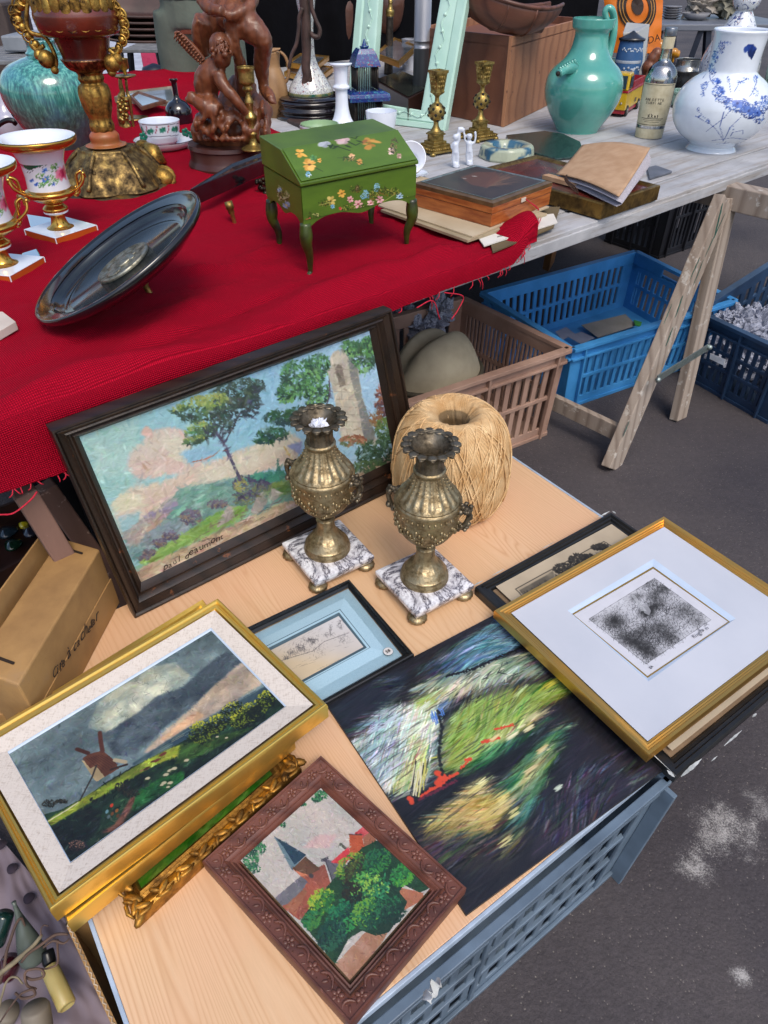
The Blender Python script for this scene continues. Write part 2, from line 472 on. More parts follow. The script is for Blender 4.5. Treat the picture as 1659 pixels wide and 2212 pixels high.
def quad(px, z, miss=None, vw=ident):
    """world corners TL TR BR BL from photo corners on height z; 'miss' = index completed as a parallelogram"""
    w = [None if p is None else P(vw(*p), z) for p in px]
    for i in range(4):
        if w[i] is None: w[i] = w[i-1]+w[(i+1) % 4]-w[(i+2) % 4]
    return w
def loops(mb, rings):
    """closed quads strips through rings of corners"""
    n = len(rings[0]); n0 = len(mb.v)
    for r in rings: mb.v += [tuple(x) for x in r]
    for i in range(len(rings)-1):
        for j in range(n):
            a, b = n0+i*n+j, n0+i*n+(j+1) % n; mb.f.append((a, b, b+n, a+n))
    return mb
def frame_rings(A, Bq, prof, nrm):
    """A outer corners, Bq inner corners, prof (t, height above A)"""
    return [[a.lerp(b, t)+nrm*h for a, b in zip(A, Bq)] for t, h in prof]
def subdiv_rings(rings, n):
    """split each side of 4-corner rings in n so relief can follow it"""
    out = []
    for r in rings:
        q = []
        for j in range(4):
            for k in range(n): q.append(r[j].lerp(r[(j+1) % 4], k/n))
        out.append(q)
    return out
def curve_z(A): return (A[1]-A[0]).cross(A[2]-A[1]).normalized()
UP = Vector((0,0,1))
# ------------------------------------------------------------------ camera, light, sky
cam = bpy.data.objects.new('camera', bpy.data.cameras.new('camera')); COL.objects.link(cam)
cam.location = CAM; cam.rotation_euler = (PI/2-PITCH, 0, 0)
cam.data.sensor_fit = 'VERTICAL'; cam.data.sensor_height = 36; cam.data.lens = F/2212*36; cam.data.clip_end = 500; cam.data.clip_start = .02
SC.camera = cam
SUN_EL, SUN_AZ = math.radians(56), math.radians(160)      # azimuth from +Y, clockwise
w = bpy.data.worlds.new('World'); SC.world = w; w.use_nodes = True
wt = w.node_tree; bg = wt.nodes['Background']; sky = wt.nodes.new('ShaderNodeTexSky'); sky.sky_type = 'NISHITA'; sky.sun_disc = False
sky.sun_elevation = SUN_EL; sky.sun_rotation = SUN_AZ; sky.dust_density = 3.; sky.air_density = 1.; sky.ozone_density = 1.
wt.links.new(sky.outputs[0], bg.inputs[0]); bg.inputs[1].default_value = .15
sl = bpy.data.lights.new('sun', 'SUN'); sl.energy = 1.25; sl.angle = math.radians(24); sl.color = (1, .93, .82)
so = bpy.data.objects.new('sun', sl); COL.objects.link(so)
sdir = Vector((math.sin(SUN_AZ)*math.cos(SUN_EL), math.cos(SUN_AZ)*math.cos(SUN_EL), math.sin(SUN_EL)))
so.rotation_euler = sdir.to_track_quat('Z', 'Y').to_euler()
SC.view_settings.view_transform = 'Standard'; SC.view_settings.look = 'None'; SC.view_settings.exposure = .46; SC.view_settings.gamma = 1
# ------------------------------------------------------------------ ground
m, n = mat('asphalt'); v = n.map()
vo = n.add('TexVoronoi'); vo.inputs['Scale'].default_value = 170; n.link(v, vo.inputs[0])
st = n.ramp(vo.outputs['Distance'], [(.0, (1,1,1)), (.28, (0,0,0))])
sel = n.ramp(n.noise(v, 150, 2), [(.50, (0,0,0)), (.62, (.8,.8,.8))])
big = n.noise(v, 2.2, 5)
c = n.ramp(big, [(.3, lin('#38343a')), (.7, lin('#504a4b'))]); c = n.mix(.5, c, n.ramp(n.noise(v, 60, 8, .8), [(.3, (.4,)*3), (.7, (1.35,)*3)]), 'MULTIPLY')
c = n.mix(n.math('MULTIPLY', st, sel), c, lin('#9c958c'))
c = n.mix(n.math('MULTIPLY', n.ramp(n.noise(v, 420, 2), [(.5, (0,)*3), (.68, (1,)*3)]), .35), c, lin('#1c1a1e'))
# spilled white powder: patches with their own outline
for (p, r, s0) in (((1570,1795), .060, .62), ((1505,1870), .034, .6), ((1640,1735), .035, .35), ((1603,2105), .016, .6)):
    q = P(p, 0); mp = n.map((1, .62, 1), (0, 0, 0), (0, 0, 0), 'Object')
    sub = n.add('VectorMath', operation='SUBTRACT'); n.link(n.tc.outputs['Object'], sub.inputs[0]); sub.inputs[1].default_value = q
    ln = n.add('VectorMath', operation='LENGTH'); n.link(sub.outputs[0], ln.inputs[0])
    e = n.math('ADD', n.math('DIVIDE', ln.outputs['Value'], r), n.math('MULTIPLY', n.math('SUBTRACT', n.noise(v, 24, 6, .7), .5), 3.4))
    c = n.mix(n.math('MULTIPLY', n.ramp(n.math('SUBTRACT', n.noise(v, 330, 8, .85), n.math('MULTIPLY', e, .20)), [(.33, (0,)*3), (.42, (.25,)*3), (.52, (.9,)*3)]), s0*1.05), c, lin('#cfccc9'))
n.col(c); n.rgh(.85); n.bump(n.math('ADD', vo.outputs['Distance'], n.noise(v, 600, 3)), .6, .002)
mb = MB(); mb.add([(-60,-20,0),(60,-20,0),(60,90,0),(-60,90,0)], [(0,1,2,3)])
g = mb.build('ground', m, smooth=False); tag(g, 'dark worn asphalt of the market square', None, kind='structure')
m2 = pm('pavement', '#b4b8c4', '#8f939e', 3, .8, bump=.2)
q = [P(p, .006) for p in ((0,330),(440,200),(640,-90),(-200,-90))]
mb = MB(); mb.add(q, [(0,1,2,3)]); o = mb.build('pavement', m2, smooth=False); tag(o, 'pale grey paving behind the stalls', kind='structure')
# ------------------------------------------------------------------ materials for wood and plastic
paintwood_ = woodmat('limewashed_base', '#a9a7a6', '#8d8a88', '#77726c', rot=math.atan2(.667,.7455), freq=60, stretch=.06, rough=.7, dist=9, bump=.25, wear=('#8b7d68', .6))
m, n = mat('limewashed_planks'); ra_ = math.atan2(.667,.7455)
v0 = n.add('Mapping'); v0.inputs['Rotation'].default_value = (0,0,-ra_); n.link(n.tc.outputs['Object'], v0.inputs[0])
v1 = n.add('Mapping'); v1.inputs['Scale'].default_value = (.07,1,1); n.link(v0.outputs[0], v1.inputs[0])
f = n.noise(v1.outputs[0], 160, 6, .7); f2 = n.noise(n.map((1,1,1)), 7, 7, .65); f3 = n.noise(v1.outputs[0], 45, 5, .6)
c = n.ramp(f2, [(.3, lin('#8f9094')), (.55, lin('#a8a9ad')), (.75, lin('#b6b6b8'))])
c = n.mix(n.ramp(f3, [(.5, (0,)*3), (.62, (.55,)*3)]), c, lin('#8a8074')); c = n.mix(n.ramp(f, [(.58, (0,)*3), (.68, (.6,)*3)]), c, lin('#5f584f'))
n.col(c); n.rgh(.7); n.bump(f, .25, .001); paintwood = m
rawwood = woodmat('weathered_timber', '#a3968a', '#83756a', '#746455', rot=0, freq=70, stretch=.15, rough=.8, axis=2, bump=.4, wear=('#b3aca3', .58))
m, n = mat('pine_board')
v0 = n.add('Mapping'); v0.inputs['Rotation'].default_value = (0,0,-math.radians(125.4)); n.link(n.tc.outputs['Object'], v0.inputs[0])
v1 = n.add('Mapping'); v1.inputs['Scale'].default_value = (.09,1,1); n.link(v0.outputs[0], v1.inputs[0])
sy_ = n.add('SeparateXYZ'); n.link(v0.outputs[0], sy_.inputs[0])
rg_ = n.math('ADD', n.math('MULTIPLY', n.noise(v1.outputs[0], 5.5, 3, .5, .4), 44), n.math('MULTIPLY', sy_.outputs[1], 150)); fr_ = n.math('FRACT', rg_)
c = n.ramp(fr_, [(0., lin('#c79c74')), (.12, lin('#d2aa84')), (.35, lin('#dab792')), (.8, lin('#d6b08a')), (1., lin('#c79c74'))])
c = n.mix(n.ramp(n.noise(v1.outputs[0], 4, 3), [(.35, (0,)*3), (.7, (.75,)*3)]), c, lin('#cfa880')); c = n.mix(.18, c, n.ramp(n.noise(v1.outputs[0], 420, 4, .7), [(.3, (.6,.55,.5)), (.7, (1,1,1))]), 'MULTIPLY')
c = n.mix(n.ramp(n.noise(n.map(), 2.6, 4), [(.45, (0,)*3), (.7, (.4,)*3)]), c, lin('#dba387')); n.col(c); n.rgh(.4); pine = m
steel = metalmat('galvanised_steel', '#a9b3b0', '#8a9692', '#5c6663', .4)
# ------------------------------------------------------------------ the stall tables
E0 = P((1160,522), T); E1 = P((1659,351), T); td = (E1-E0).normalized(); tn = Vector((-td.y, td.x, 0))
def ST(s, t, z): return Vector((E0.x, E0.y, 0))+td*s+tn*t+Vector((0,0,z))
def stof(p): q = Vector((p[0]-E0.x, p[1]-E0.y, 0)); return q.dot(td), q.dot(tn)
TD = stof(P((420,168), T))[1]+.03
tt = thing('trestle_table', 'long whitewashed plank table with a chipped edge, half covered by the red cloth', 'table', ST(.3, .2, T-.04))
mb = MB(); wd = [0,.085,.10,.34,.62,.95,1.3,1.7,2.1,TD]
for i in range(len(wd)-1):
    a, b = wd[i], wd[i+1]-.002; zt = T-(.003 if wd[i] == .085 else 0)-.0004*(i % 3)
    mb.hexa([ST(-1.25,a,T-.032), ST(1.75,a,T-.032), ST(1.75,b,T-.032), ST(-1.25,b,T-.032)], [ST(-1.25,a,zt), ST(1.75,a,zt), ST(1.75,b,zt), ST(-1.25,b,zt)])
mb.build('plank_top', paintwood, tt, smooth=False, bevel=.002)
mb = MB(); mb.hexa([ST(-1.25,-.004,T-.036), ST(1.75,-.004,T-.036), ST(1.75,.016,T-.036), ST(-1.25,.016,T-.036)],
                   [ST(-1.25,-.004,T-.009), ST(1.75,-.004,T-.009), ST(1.75,.003,T-.009), ST(-1.25,.003,T-.009)])
mb.build('edge_moulding', paintwood, tt, smooth=False, bevel=.002)
# trestle: two leaning legs, beam, lower rail, steel stay
tr = thing('trestle', 'weathered wooden trestle with green paint streaks under the right end of the white table', 'trestle', P((1395,968), 0))
def leg(a, b, w, h, name='leg', m=rawwood, par=tr, up=None):
    mb = MB(); mb.bar(a, b, w, h, up or tn); return mb.build(name, m, par, smooth=False, bevel=.003)
zb = T-.085
L1a, L1b = P((1318,1012), .0), P((1562,432), T-.05)
L2a, L2b = P((1482,912), .0), P((1597,432), T-.055)
l1 = leg(L1a, L1b, .078, .030); l2 = leg(L2a+tn*.03, L2b+tn*.03, .062, .03)
bp = PY(VG(1420,560), L1b.y-.02)
ba = P((1556,418), T-.055); bd = -tn
mb = MB(); mb.bar(ba-bd*.7, ba+bd*.30, .06, .062, UP); mb.build('beam', rawwood, tr, smooth=False, bevel=.003)
r1 = L1a.lerp(L1b, .13)+tn*.02
mb = MB(); mb.bar(r1, r1+tn*.42+Vector((0,0,0)), .02, .05, UP); mb.build('rail', rawwood, tr, smooth=False, bevel=.002)
s1 = Ppl(V5(850,1450), L1a-tn*.018, tn); s2 = Ppl(V5(1225,1215), L2a-tn*.018, tn)
mb = MB(); mb.bar(s1, s2, .004, .022, UP)
for q in (s1, s2): mb.ball(q-tn*.004, .008)
mb.build('stay', steel, tr, smooth='auto')
d1_ = L1b-L1a; n1_ = d1_.cross(tn).cross(d1_).normalized(); n1_ = n1_ if n1_.y > 0 else -n1_; o_ = L1a-n1_*.0162
gp = pm('green_paint', '#1c5a4c', '#17483f', 60, .6)
for (a, b, wd_) in (((1330,170),(1270,420),20), ((1350,240),(1200,560),12), ((1165,560),(1095,720),14), ((1190,580),(1118,765),10),
                  ((1040,840),(985,1000),16), ((960,900),(900,1050),14), ((970,1070),(915,1210),16), ((735,1370),(685,1480),12), ((650,1750),(605,1870),14)):
    mb = MB(); A = Ppl(V5(*a), o_, n1_); Bq = Ppl(V5(*b), o_, n1_); pts = [A.lerp(Bq, k/8)+td*random.uniform(-.0015,.0015) for k in range(9)]
    mb2 = MB(); wv = [wd_*.2969*.5*depth(A)/F*(math.sin(PI*(k+.4)/8.8)**.5) for k in range(9)]
    vs = []; 
    for p_, w_ in zip(pts, wv): vs += [p_-td*w_, p_+td*w_]
    mb2.add(vs, [(2*k,2*k+1,2*k+3,2*k+2) for k in range(8)]); mb2.build('paint_streak', gp, l1, smooth=False)
# far trestle under the left end (worn pinkish leg seen by the cardboard box)
tr2 = thing('trestle', 'worn pinkish timber trestle under the left end of the red-clothed table', 'trestle', P((150,1330), 0))
pink = woodmat('pinkish_timber', '#8a6a5e', '#70544a', '#5f463e', freq=20, stretch=.3, rough=.8, axis=2, wear=('#c3a99a', .6), bump=.4)
fa, fb = Ppl((62,1075), ST(0,.03,0), tn), Ppl((215,1330), ST(0,-.05,0), tn)
leg(Ppl((50,1060), ST(0,.05,0), tn), Ppl((225,1345), ST(0,.02,0), tn), .034, .03, m=pink, par=tr2)
leg(Ppl((95,1050), ST(0,.15,0), tn), Ppl((275,1300), ST(0,.15,0), tn), .035, .03, m=pink, par=tr2)
a0 = Ppl((50,1045), ST(0,.05,0), tn); mb = MB(); mb.bar(a0+tn*.06, a0+tn*.8, .06, .05, UP); mb.build('beam', pink, tr2, smooth=False)
leg(P(V5(60,620), .12), P(V5(115,500), .45)+UP*.2, .05, .03, 'post', woodmat('orange_post', '#a8703c', '#8a5930', freq=20, stretch=.3, axis=2), tr2)
# ------------------------------------------------------------------ red cloth
m, n = mat('red_burlap'); uvs = n.map((1,1,1), src='UV')
def wv(dirn):
    t_ = n.add('TexWave', wave_type='BANDS', bands_direction=dirn, wave_profile='SIN'); t_.inputs['Scale'].default_value = 104
    t_.inputs['Distortion'].default_value = 1.1; t_.inputs['Detail'].default_value = 2; t_.inputs['Detail Scale'].default_value = .5
    n.link(uvs, t_.inputs['Vector']); return t_.outputs['Fac']
wx, wy = wv('X'), wv('Y'); wm = n.math('MULTIPLY', wx, wy)
c = n.ramp(wm, [(.0, lin('#6a0216')), (.25, lin('#c20e2e')), (.9, lin('#e4183f'))])
c = n.mix(n.ramp(n.noise(uvs, 260, 4), [(.35, (.0,)*3), (.7, (.5,)*3)]), c, lin('#96061f'))
c = n.mix(n.ramp(n.noise(uvs, 900, 2), [(.7, (0,)*3), (.8, (.6,)*3)]), c, lin('#e84868'))
n.col(c); n.rgh(.85); n.b.inputs['Specular IOR Level'].default_value = .06
n.bump(n.math('ADD', wm, n.math('MULTIPLY', n.noise(uvs, 30, 6, .7), 1.6)), 1., .0022); redcloth = m
hem_px = [(-160,1135),(0,1090),(165,1034),(300,980),(640,790),(850,690),(900,668),(990,637),(1060,612),(1110,590)]
hp = [];
for p in hem_px:
    w_ = Ppl(p, ST(0,-.014,0), tn); s_, _ = stof(w_); hp.append((s_, max(.012, T-w_.z)))
hs = [a for a, _ in hp]+[stof(P((1160,545),T))[0]+.02]; hl = [b for _, b in hp]+[.004]
sr0 = stof(P((1163,530),T))[0]+.012; b1 = stof(P((590,285),T)); b2 = stof(P((435,170),T))
SL = hs[0]-.15
bump_list = []
def lump(px, r1, r2, ang, h):
    s_, t_ = stof(P(px, T)); bump_list.append((s_, t_, r1, r2, ang, h*1.5))
lump((940,560), .10, .025, .15, .010); lump((1060,565), .05, .02, .3, .006); lump((720,640), .16, .03, .05, .012); lump((380,700), .1, .03, .4, .010)
lump((300,800), .12, .03, -.1, .012); lump((120,850), .1, .03, .2, .012); lump((560,560), .12, .02, .5, .006); lump((470,590), .08, .014, -.6, .008)
lump((500,690), .22, .007, .12, -.005); lump((300,640), .16, .006, -.5, -.004); lump((760,700), .14, .006, .5, -.004); lump((150,760), .16, .008, .3, -.004); lump((900,560), .12, .006, -.25, -.004); lump((620,470), .1, .02, .1, .006); lump((350,480), .12, .03, .4, .006); lump((800,600), .06, .03, 0, .010)
def clothpt(u, v):
    ND = .62
    if v < ND:
        k = v/ND; t_ = (TD+.0)*(1-k)**1.6
    else: t_ = None
    tt_ = t_ if t_ is not None else 0
    sr = np.interp(tt_, [0, b1[1], b2[1]], [sr0, b1[0], b2[0]])
    s_ = SL+(sr-SL)*u
    nz = mnoise.noise(Vector((s_*6, tt_*9, 3.1)))*.006+mnoise.noise(Vector((s_*20, tt_*26, 7.7)))*.0022-abs(mnoise.noise(Vector((s_*9+tt_*4, tt_*13-s_*3, 1.7))))*.008+.003
    h = 0
    for (a, b, r1, r2, an, hh) in bump_list:
        ds, dt = s_-a, tt_-b; x = ds*math.cos(an)+dt*math.sin(an); y = -ds*math.sin(an)+dt*math.cos(an)
        h += hh*math.exp(-(x/r1)**2-(y/r2)**2)
    tip = math.exp(-((s_-sr0)/.05)**2-((tt_-.03)/.05)**2)
    if t_ is not None:
        rr = .016; e = max(0, rr-tt_)/rr
        back = 0 if tt_ < TD-.25 else (tt_-TD+.25)*.15
        return ST(s_, tt_+0, T+max(.003, .008+nz+h-e*e*.004)+.050*tip+back), (s_, -tt_)
    k = (v-ND)/(1-ND); L = np.interp(s_, hs, hl); a = k*L
    wob = (mnoise.noise(Vector((s_*9, a*5, 9)))*.010+mnoise.noise(Vector((s_*24, a*9, 5)))*.004)*min(1, a/.04)*(.12 if s_ > hs[2] else .6)
    rr = .02; out = .008*math.sin(min(a/rr, PI/2)); down = rr*(1-math.cos(min(a/rr, PI/2)))+max(0, a-rr*PI/2)
    rag = mnoise.noise(Vector((s_*160, 0, 0)))*.002 if k > .99 else 0
    flare = .025*math.sin(k*PI/2)*max(0, 1-abs(s_+.75)/.25)
    if s_ > sr0-.3: down *= .9
    return ST(s_, -out-abs(wob)-.001, T+.002-down+h*(1-k)+rag+.055*tip*(1-k)), (s_, a)
NU, NV = 300, 190; mb = MB(); uvl = []
for j in range(NV):
    for i in range(NU):
        p, q = clothpt(i/(NU-1), j/(NV-1)); mb.v.append(tuple(p)); uvl.append(q)
mb.f = [(j*NU+i, (j+1)*NU+i, (j+1)*NU+i+1, j*NU+i+1) for j in range(NV-1) for i in range(NU-1)]
rc = thing('red_cloth', 'coarse red burlap cloth with a frayed hem draped over the left part of the table', 'tablecloth', ST(-.5,0,T))
mb.build('weave', redcloth, rc, uv=uvl, solid=.0018)
thread = pm('red_thread', '#c81236', '#9b0c28', 200, .8)
mb = MB()
for i in range(46):
    s_ = sr0-.02-random.random()**1.5*.75 if i < 34 else SL+.1+random.random()*.25
    a = Vector(clothpt((s_-SL)/(sr0-SL), 1)[0]); ln = random.uniform(.006, .03 if i < 34 else .012)
    sd = random.uniform(-.01, .01); pts = [a, a+td*sd*.5-UP*ln*.5-tn*.004, a+td*sd-UP*ln]
    mb.tube([Vector(x[:3]) for x in smoothpts(pts, 4)], .0009, 5)
for pp in (((960,632),(1000,640),(990,668),(975,690)), ((900,665),(935,650),(950,690)), ((0,1112),(30,1108),(66,1080),(80,1062))):
    pts = [Ppl(p, ST(0,-.022,0), tn) for p in pp]; mb.tube([Vector(x[:3]) for x in smoothpts(pts, 6)], .0012, 6)
tag(mb.build('fringe', thread, rc), kind='stuff')
# ------------------------------------------------------------------ pine board on the grey crate
bd1 = Vector((math.cos(math.radians(35.4)), math.sin(math.radians(35.4)), 0)); bd2 = Vector((-bd1.y, bd1.x, 0))
def lineq(p): q = P(p, B); return q.dot(bd1), q.dot(bd2)
x0 = lineq((215,2030))[0]; x1 = lineq((1270,1098))[0]; y0 = lineq((940,2055))[1]; y1 = lineq((1072,958))[1]
def BD(x, y, z): return bd1*x+bd2*y+UP*z
pb = thing('pine_board', 'varnished pine board with straight grain laid on the grey crate to show the pictures', 'board', BD((x0+x1)/2, (y0+y1)/2, B-.016))
mb = MB(); mb.hexa([BD(x0,y0,B-.015), BD(x1,y0,B-.015), BD(x1,y1,B-.015), BD(x0,y1,B-.015)], [BD(x0,y0,B), BD(x1,y0,B), BD(x1,y1,B), BD(x0,y1,B)])
mb.build('panel', pine, pb, smooth=False, bevel=.0012)
edg = pm('grey_edging', '#a9b9cc', '#93a2b3', 30, .4)
for a, b_ in (((x0-.0025,y0),(x0-.0025,y1)), ((x0,y0-.0025),(x1,y0-.0025)), ((x1+.0025,y0),(x1+.0025,y1))):
    mb = MB(); mb.bar(BD(*a,B-.0065), BD(*b_,B-.0065), .005, .014, UP); mb.build('edging', edg, pb, smooth=False, bevel=.001)
# ------------------------------------------------------------------ plastic crates
def crate(name, label, q, z0, h, m, group=None, rows=2, nb=(14, 9), th=.007, post=.05, rim=.045, base=.035, lip=.016, bw=.5, hole=False, ribs=False, solidfloor=True):
    """q: plan corners (any z) in order; walls between them"""
    q = [Vector((p[0], p[1], z0)) for p in q]; c = sum(q, Vector())/4
    t = thing(name, label, 'crate', c, group)
    q0 = [p+(c-p).normalized()*.02 for p in q]     # slightly narrower foot
    mb = MB()
    for i in range(4):
        a, b_ = q[i], q[(i+1) % 4]; a0, b0 = q0[i], q0[(i+1) % 4]; e = (b_-a).normalized(); L = (b_-a).length; nn = Vector((-e.y, e.x, 0))
        if nn.dot(c-a) < 0: nn = -nn
        def W(x, z, d): k = z/h; A = a0.lerp(a, k); Bq = b0.lerp(b_, k); return A.lerp(Bq, x/L)+UP*z+nn*d
        def plate(xa, xb, za, zb_, d0=0, d1=th):
            mb.hexa([W(xa,za,d0), W(xb,za,d0), W(xb,za,d1), W(xa,za,d1)], [W(xa,zb_,d0), W(xb,zb_,d0), W(xb,zb_,d1), W(xa,zb_,d1)])
        n_ = nb[i % 2]; plate(0, post, base, h-rim); plate(L-post, L, base, h-rim); plate(0, L, 0, base); 
        if hole and i % 2 == 1:
            plate(0, L*.33, h-rim, h-.012); plate(L*.67, L, h-rim, h-.012); plate(0, L, h-rim-.02, h-rim)
        else: plate(0, L, h-rim, h-.012)
        plate(-.004, L+.004, h-.012, h, -lip, th+.002)                       # rim
        plate(-.002, L+.002, h-rim-.002, h-rim+.006, -lip*.7, 0)
        plate(0, L, 0, .012, -.006, 0)
        zz = [base+(h-rim-base)*k/rows for k in range(rows+1)]
        for z_ in zz[1:-1]: plate(post, L-post, z_-.006, z_+.006, -.003, th)
        xw = (L-2*post)/n_
        for k in range(n_): plate(post+xw*k, post+xw*(k+bw), base, h-rim)
        for k in range(0, 3): x_ = post+(L-2*post)*k/2; plate(x_-.004, x_+.004, 0, h-.01, -lip*.8, 0)
        if ribs:
            for x_ in (.0, L-.008): plate(x_, x_+.008, 0, h-.012, -.022, 0)
    w = mb.build('walls', m, t, smooth=False, bevel=.0012)
    mb = MB(); mb.hexa([p+UP*.004 for p in q0], [p+UP*.010 for p in q0]); mb.build('floor', m, t, smooth=False)
    return t
greyp = pm('grey_plastic', '#66788a', '#4c5b6a', 9, .45, bump=.2, bscale=60)
brownp = pm('brown_plastic', '#a98b7b', '#866a5d', 6, .5, bump=.1)
bluep = pm('blue_plastic', '#4796d6', '#327ab4', 6, .42, bump=.1)
navyp = pm('navy_plastic', '#2a4260', '#1c2e46', 6, .42, bump=.1)
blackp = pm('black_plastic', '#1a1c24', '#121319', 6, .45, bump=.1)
cA = P((1330,1870), 0); cA = Vector((cA.x, cA.y, 0)); 
gq = [cA-bd1*.66-bd2*.012, cA-bd2*.012+bd1*.004, cA+bd2*.42+bd1*.004, cA-bd1*.66+bd2*.42]
gc = crate('plastic_crate', 'slate grey slotted plastic crate standing upright under the pine board', gq, 0, B-.0165, greyp, 'plastic crates around the stall', rows=3, nb=(15, 9), ribs=True, post=.05, rim=.032, base=.03, lip=.006, th=.004, bw=.36)
# scrap of white tape caught in the slots
mb = MB(); tp = Ppl(VL(1355,1450), gq[0]-bd2*.02, bd2)
mb.grid(lambda u, v: tp+bd1*((u-.5)*.016+.003*math.sin(v*5))+UP*((.5-v)*.035)-bd2*(.006*math.sin(u*9+v*4)+.006), 6, 8)
single(mb, 'tape_scrap', pm('white_tape', '#e8ecee', None, 30, .3), 'crumpled bit of white tape stuck on the grey crate front', 'tape')
bh = PY((1228,752), P((1197,940),0).y).z
bq = [P((1226.6,751), bh), P((1000,643), bh), None, P((862,872), bh)]; bq[2] = bq[1]+bq[3]-bq[0]
crate('plastic_crate', 'dusty brown slotted plastic crate holding an olive hat, behind the ball of twine', bq, 0, bh, brownp, 'plastic crates around the stall', rows=2, nb=(22, 14), post=.035)
blh = PY((1233,753), P((1207,893),0).y).z
blq = [P((1238,751), blh), P((1586,647), blh), P((1374,542), blh), P((1045,632), blh)]
crate('plastic_crate', 'bright blue slotted plastic crate with paper scraps behind the trestle leg', blq, 0, blh, bluep, 'plastic crates around the stall', rows=2, nb=(20, 12), hole=True)
nh = .25
nq = [P((1508,669), nh), P((1722,768), nh), P((1960,620), nh), P((1745,518), nh)]
crate('plastic_crate', 'dark navy plastic crate filled with crumpled newspaper at the right edge', nq, 0, nh, navyp, 'plastic crates around the stall', rows=3, nb=(10, 10))
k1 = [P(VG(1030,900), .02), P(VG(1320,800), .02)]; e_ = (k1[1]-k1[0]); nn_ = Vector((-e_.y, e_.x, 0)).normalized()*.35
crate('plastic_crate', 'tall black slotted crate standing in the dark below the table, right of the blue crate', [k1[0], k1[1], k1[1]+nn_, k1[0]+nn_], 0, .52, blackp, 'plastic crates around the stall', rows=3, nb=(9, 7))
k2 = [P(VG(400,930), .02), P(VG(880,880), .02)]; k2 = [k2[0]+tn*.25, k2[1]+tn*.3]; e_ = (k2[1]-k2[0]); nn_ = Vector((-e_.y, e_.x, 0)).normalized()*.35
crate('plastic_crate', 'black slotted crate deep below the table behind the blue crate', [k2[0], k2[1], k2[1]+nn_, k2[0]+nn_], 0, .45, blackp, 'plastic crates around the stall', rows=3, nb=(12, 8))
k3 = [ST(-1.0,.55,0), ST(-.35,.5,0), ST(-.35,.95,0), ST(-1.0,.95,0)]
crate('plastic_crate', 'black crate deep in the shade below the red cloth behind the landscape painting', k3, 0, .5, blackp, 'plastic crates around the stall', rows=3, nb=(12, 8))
# crumpled newspaper
newsm, n = mat('newsprint'); v = n.map(); f = n.noise(n.map((1,6,1)), 90, 4, .8)
n.col(n.ramp(f, [(.36, lin('#3f4455')), (.5, lin('#8c92a4')), (.66, lin('#b9bcc8'))])); n.rgh(.8)
def crumple(c, r, label, seed, group='balls of crumpled newspaper', m=newsm, flat=.8, cat='newspaper', name='crumpled_newspaper'):
    mb = MB(); mb.ball((0,0,0), 1, seg=26, rings=18); c = Vector(c); out = []
    for x in mb.v:
        q = Vector(x); a = Vector((seed*3.1, seed*1.7, seed))
        k = 1+.55*abs(mnoise.noise(q*1.6+a))*2-.45+.35*abs(mnoise.noise(q*4+a))*2-.1*random.random()
        q = q*k*r; q.z *= flat; out.append(tuple(c+q))
    mb.v = out
    return single(mb, name, m, label, cat, group, smooth=False)
for i, (p, z_, r, lb) in enumerate(((VI(175,160), bh-.05, .05, 'crumpled newspaper ball at the back corner of the brown crate'),
        (VI(250,190), bh-.06, .05, 'crumpled newspaper ball just behind the olive hat'),
        (VI(330,120), bh-.01, .045, 'pale crumpled newspaper sticking up beside the fringe of the red cloth'),
        (VI(300,170), bh-.05, .045, 'dark crumpled newspaper between the hat and the brown crate wall'))):
    crumple(P(p, z_), r, lb, i+1)
for i, (p, r, lb) in enumerate((((1605,720), .05, 'crumpled paper ball at the left end of the navy crate'), ((1640,690), .06, 'crumpled paper ball on top of the heap in the navy crate'),
        ((1655,725), .05, 'crumpled paper ball against the near wall of the navy crate'), ((1600,690), .05, 'crumpled paper ball at the back of the navy crate'), ((1560,688), .04, 'small crumpled paper in the left corner of the navy crate'))):
    crumple(P(p, nh-.07), r, lb, i+11)
for i in range(5):
    crumple(P((1560+i*45, 760+i*22-(i % 2)*12), .10), .07, 'crumpled newspaper seen through the slots of the navy crate', i+31, 'newspaper deep in the navy crate')
# olive felt hat in the brown crate
felt = pm('olive_felt', '#a39a84', '#8f8672', 14, .95, bump=.15, bscale=300)
hc = P((938,812), bh-.075); hr = 112*depth(hc)/F
mb = MB()
def hatpt(u, v):
    a = u*2*PI; r = [0,.25,.5,.72,.86,.95,1.,1.02][min(7, int(v*7))] if False else math.sin(v*PI/2)**.8
    x, y = math.cos(a)*r*1.0, math.sin(a)*r*.78; zt = (1-r**3.2)*.95
    dent = .38*math.exp(-((y-.12)/.16)**2)*(1 if abs(x) < .75 else max(0, 1-(abs(x)-.75)*4)); z = zt-dent*(1-r*.6)+.08*x
    return hc+td*x*hr+tn*y*hr+UP*(z*hr*.95)
mb.grid(hatpt, 60, 30)
hat = thing('felt_hat', 'olive felt hat with a pinched crown lying in the brown crate', 'hat', hc)
mb.build('crown', felt, hat)
mb = MB(); mb.tube([hc+td*math.cos(a)*hr*1.02+tn*math.sin(a)*hr*.8+UP*.012 for a in np.linspace(0, 2*PI, 40)[:-1]], .007, 6, closed=True); mb.build('brim_band', pm('olive_band', '#4a4538', None, 20, .8), hat)
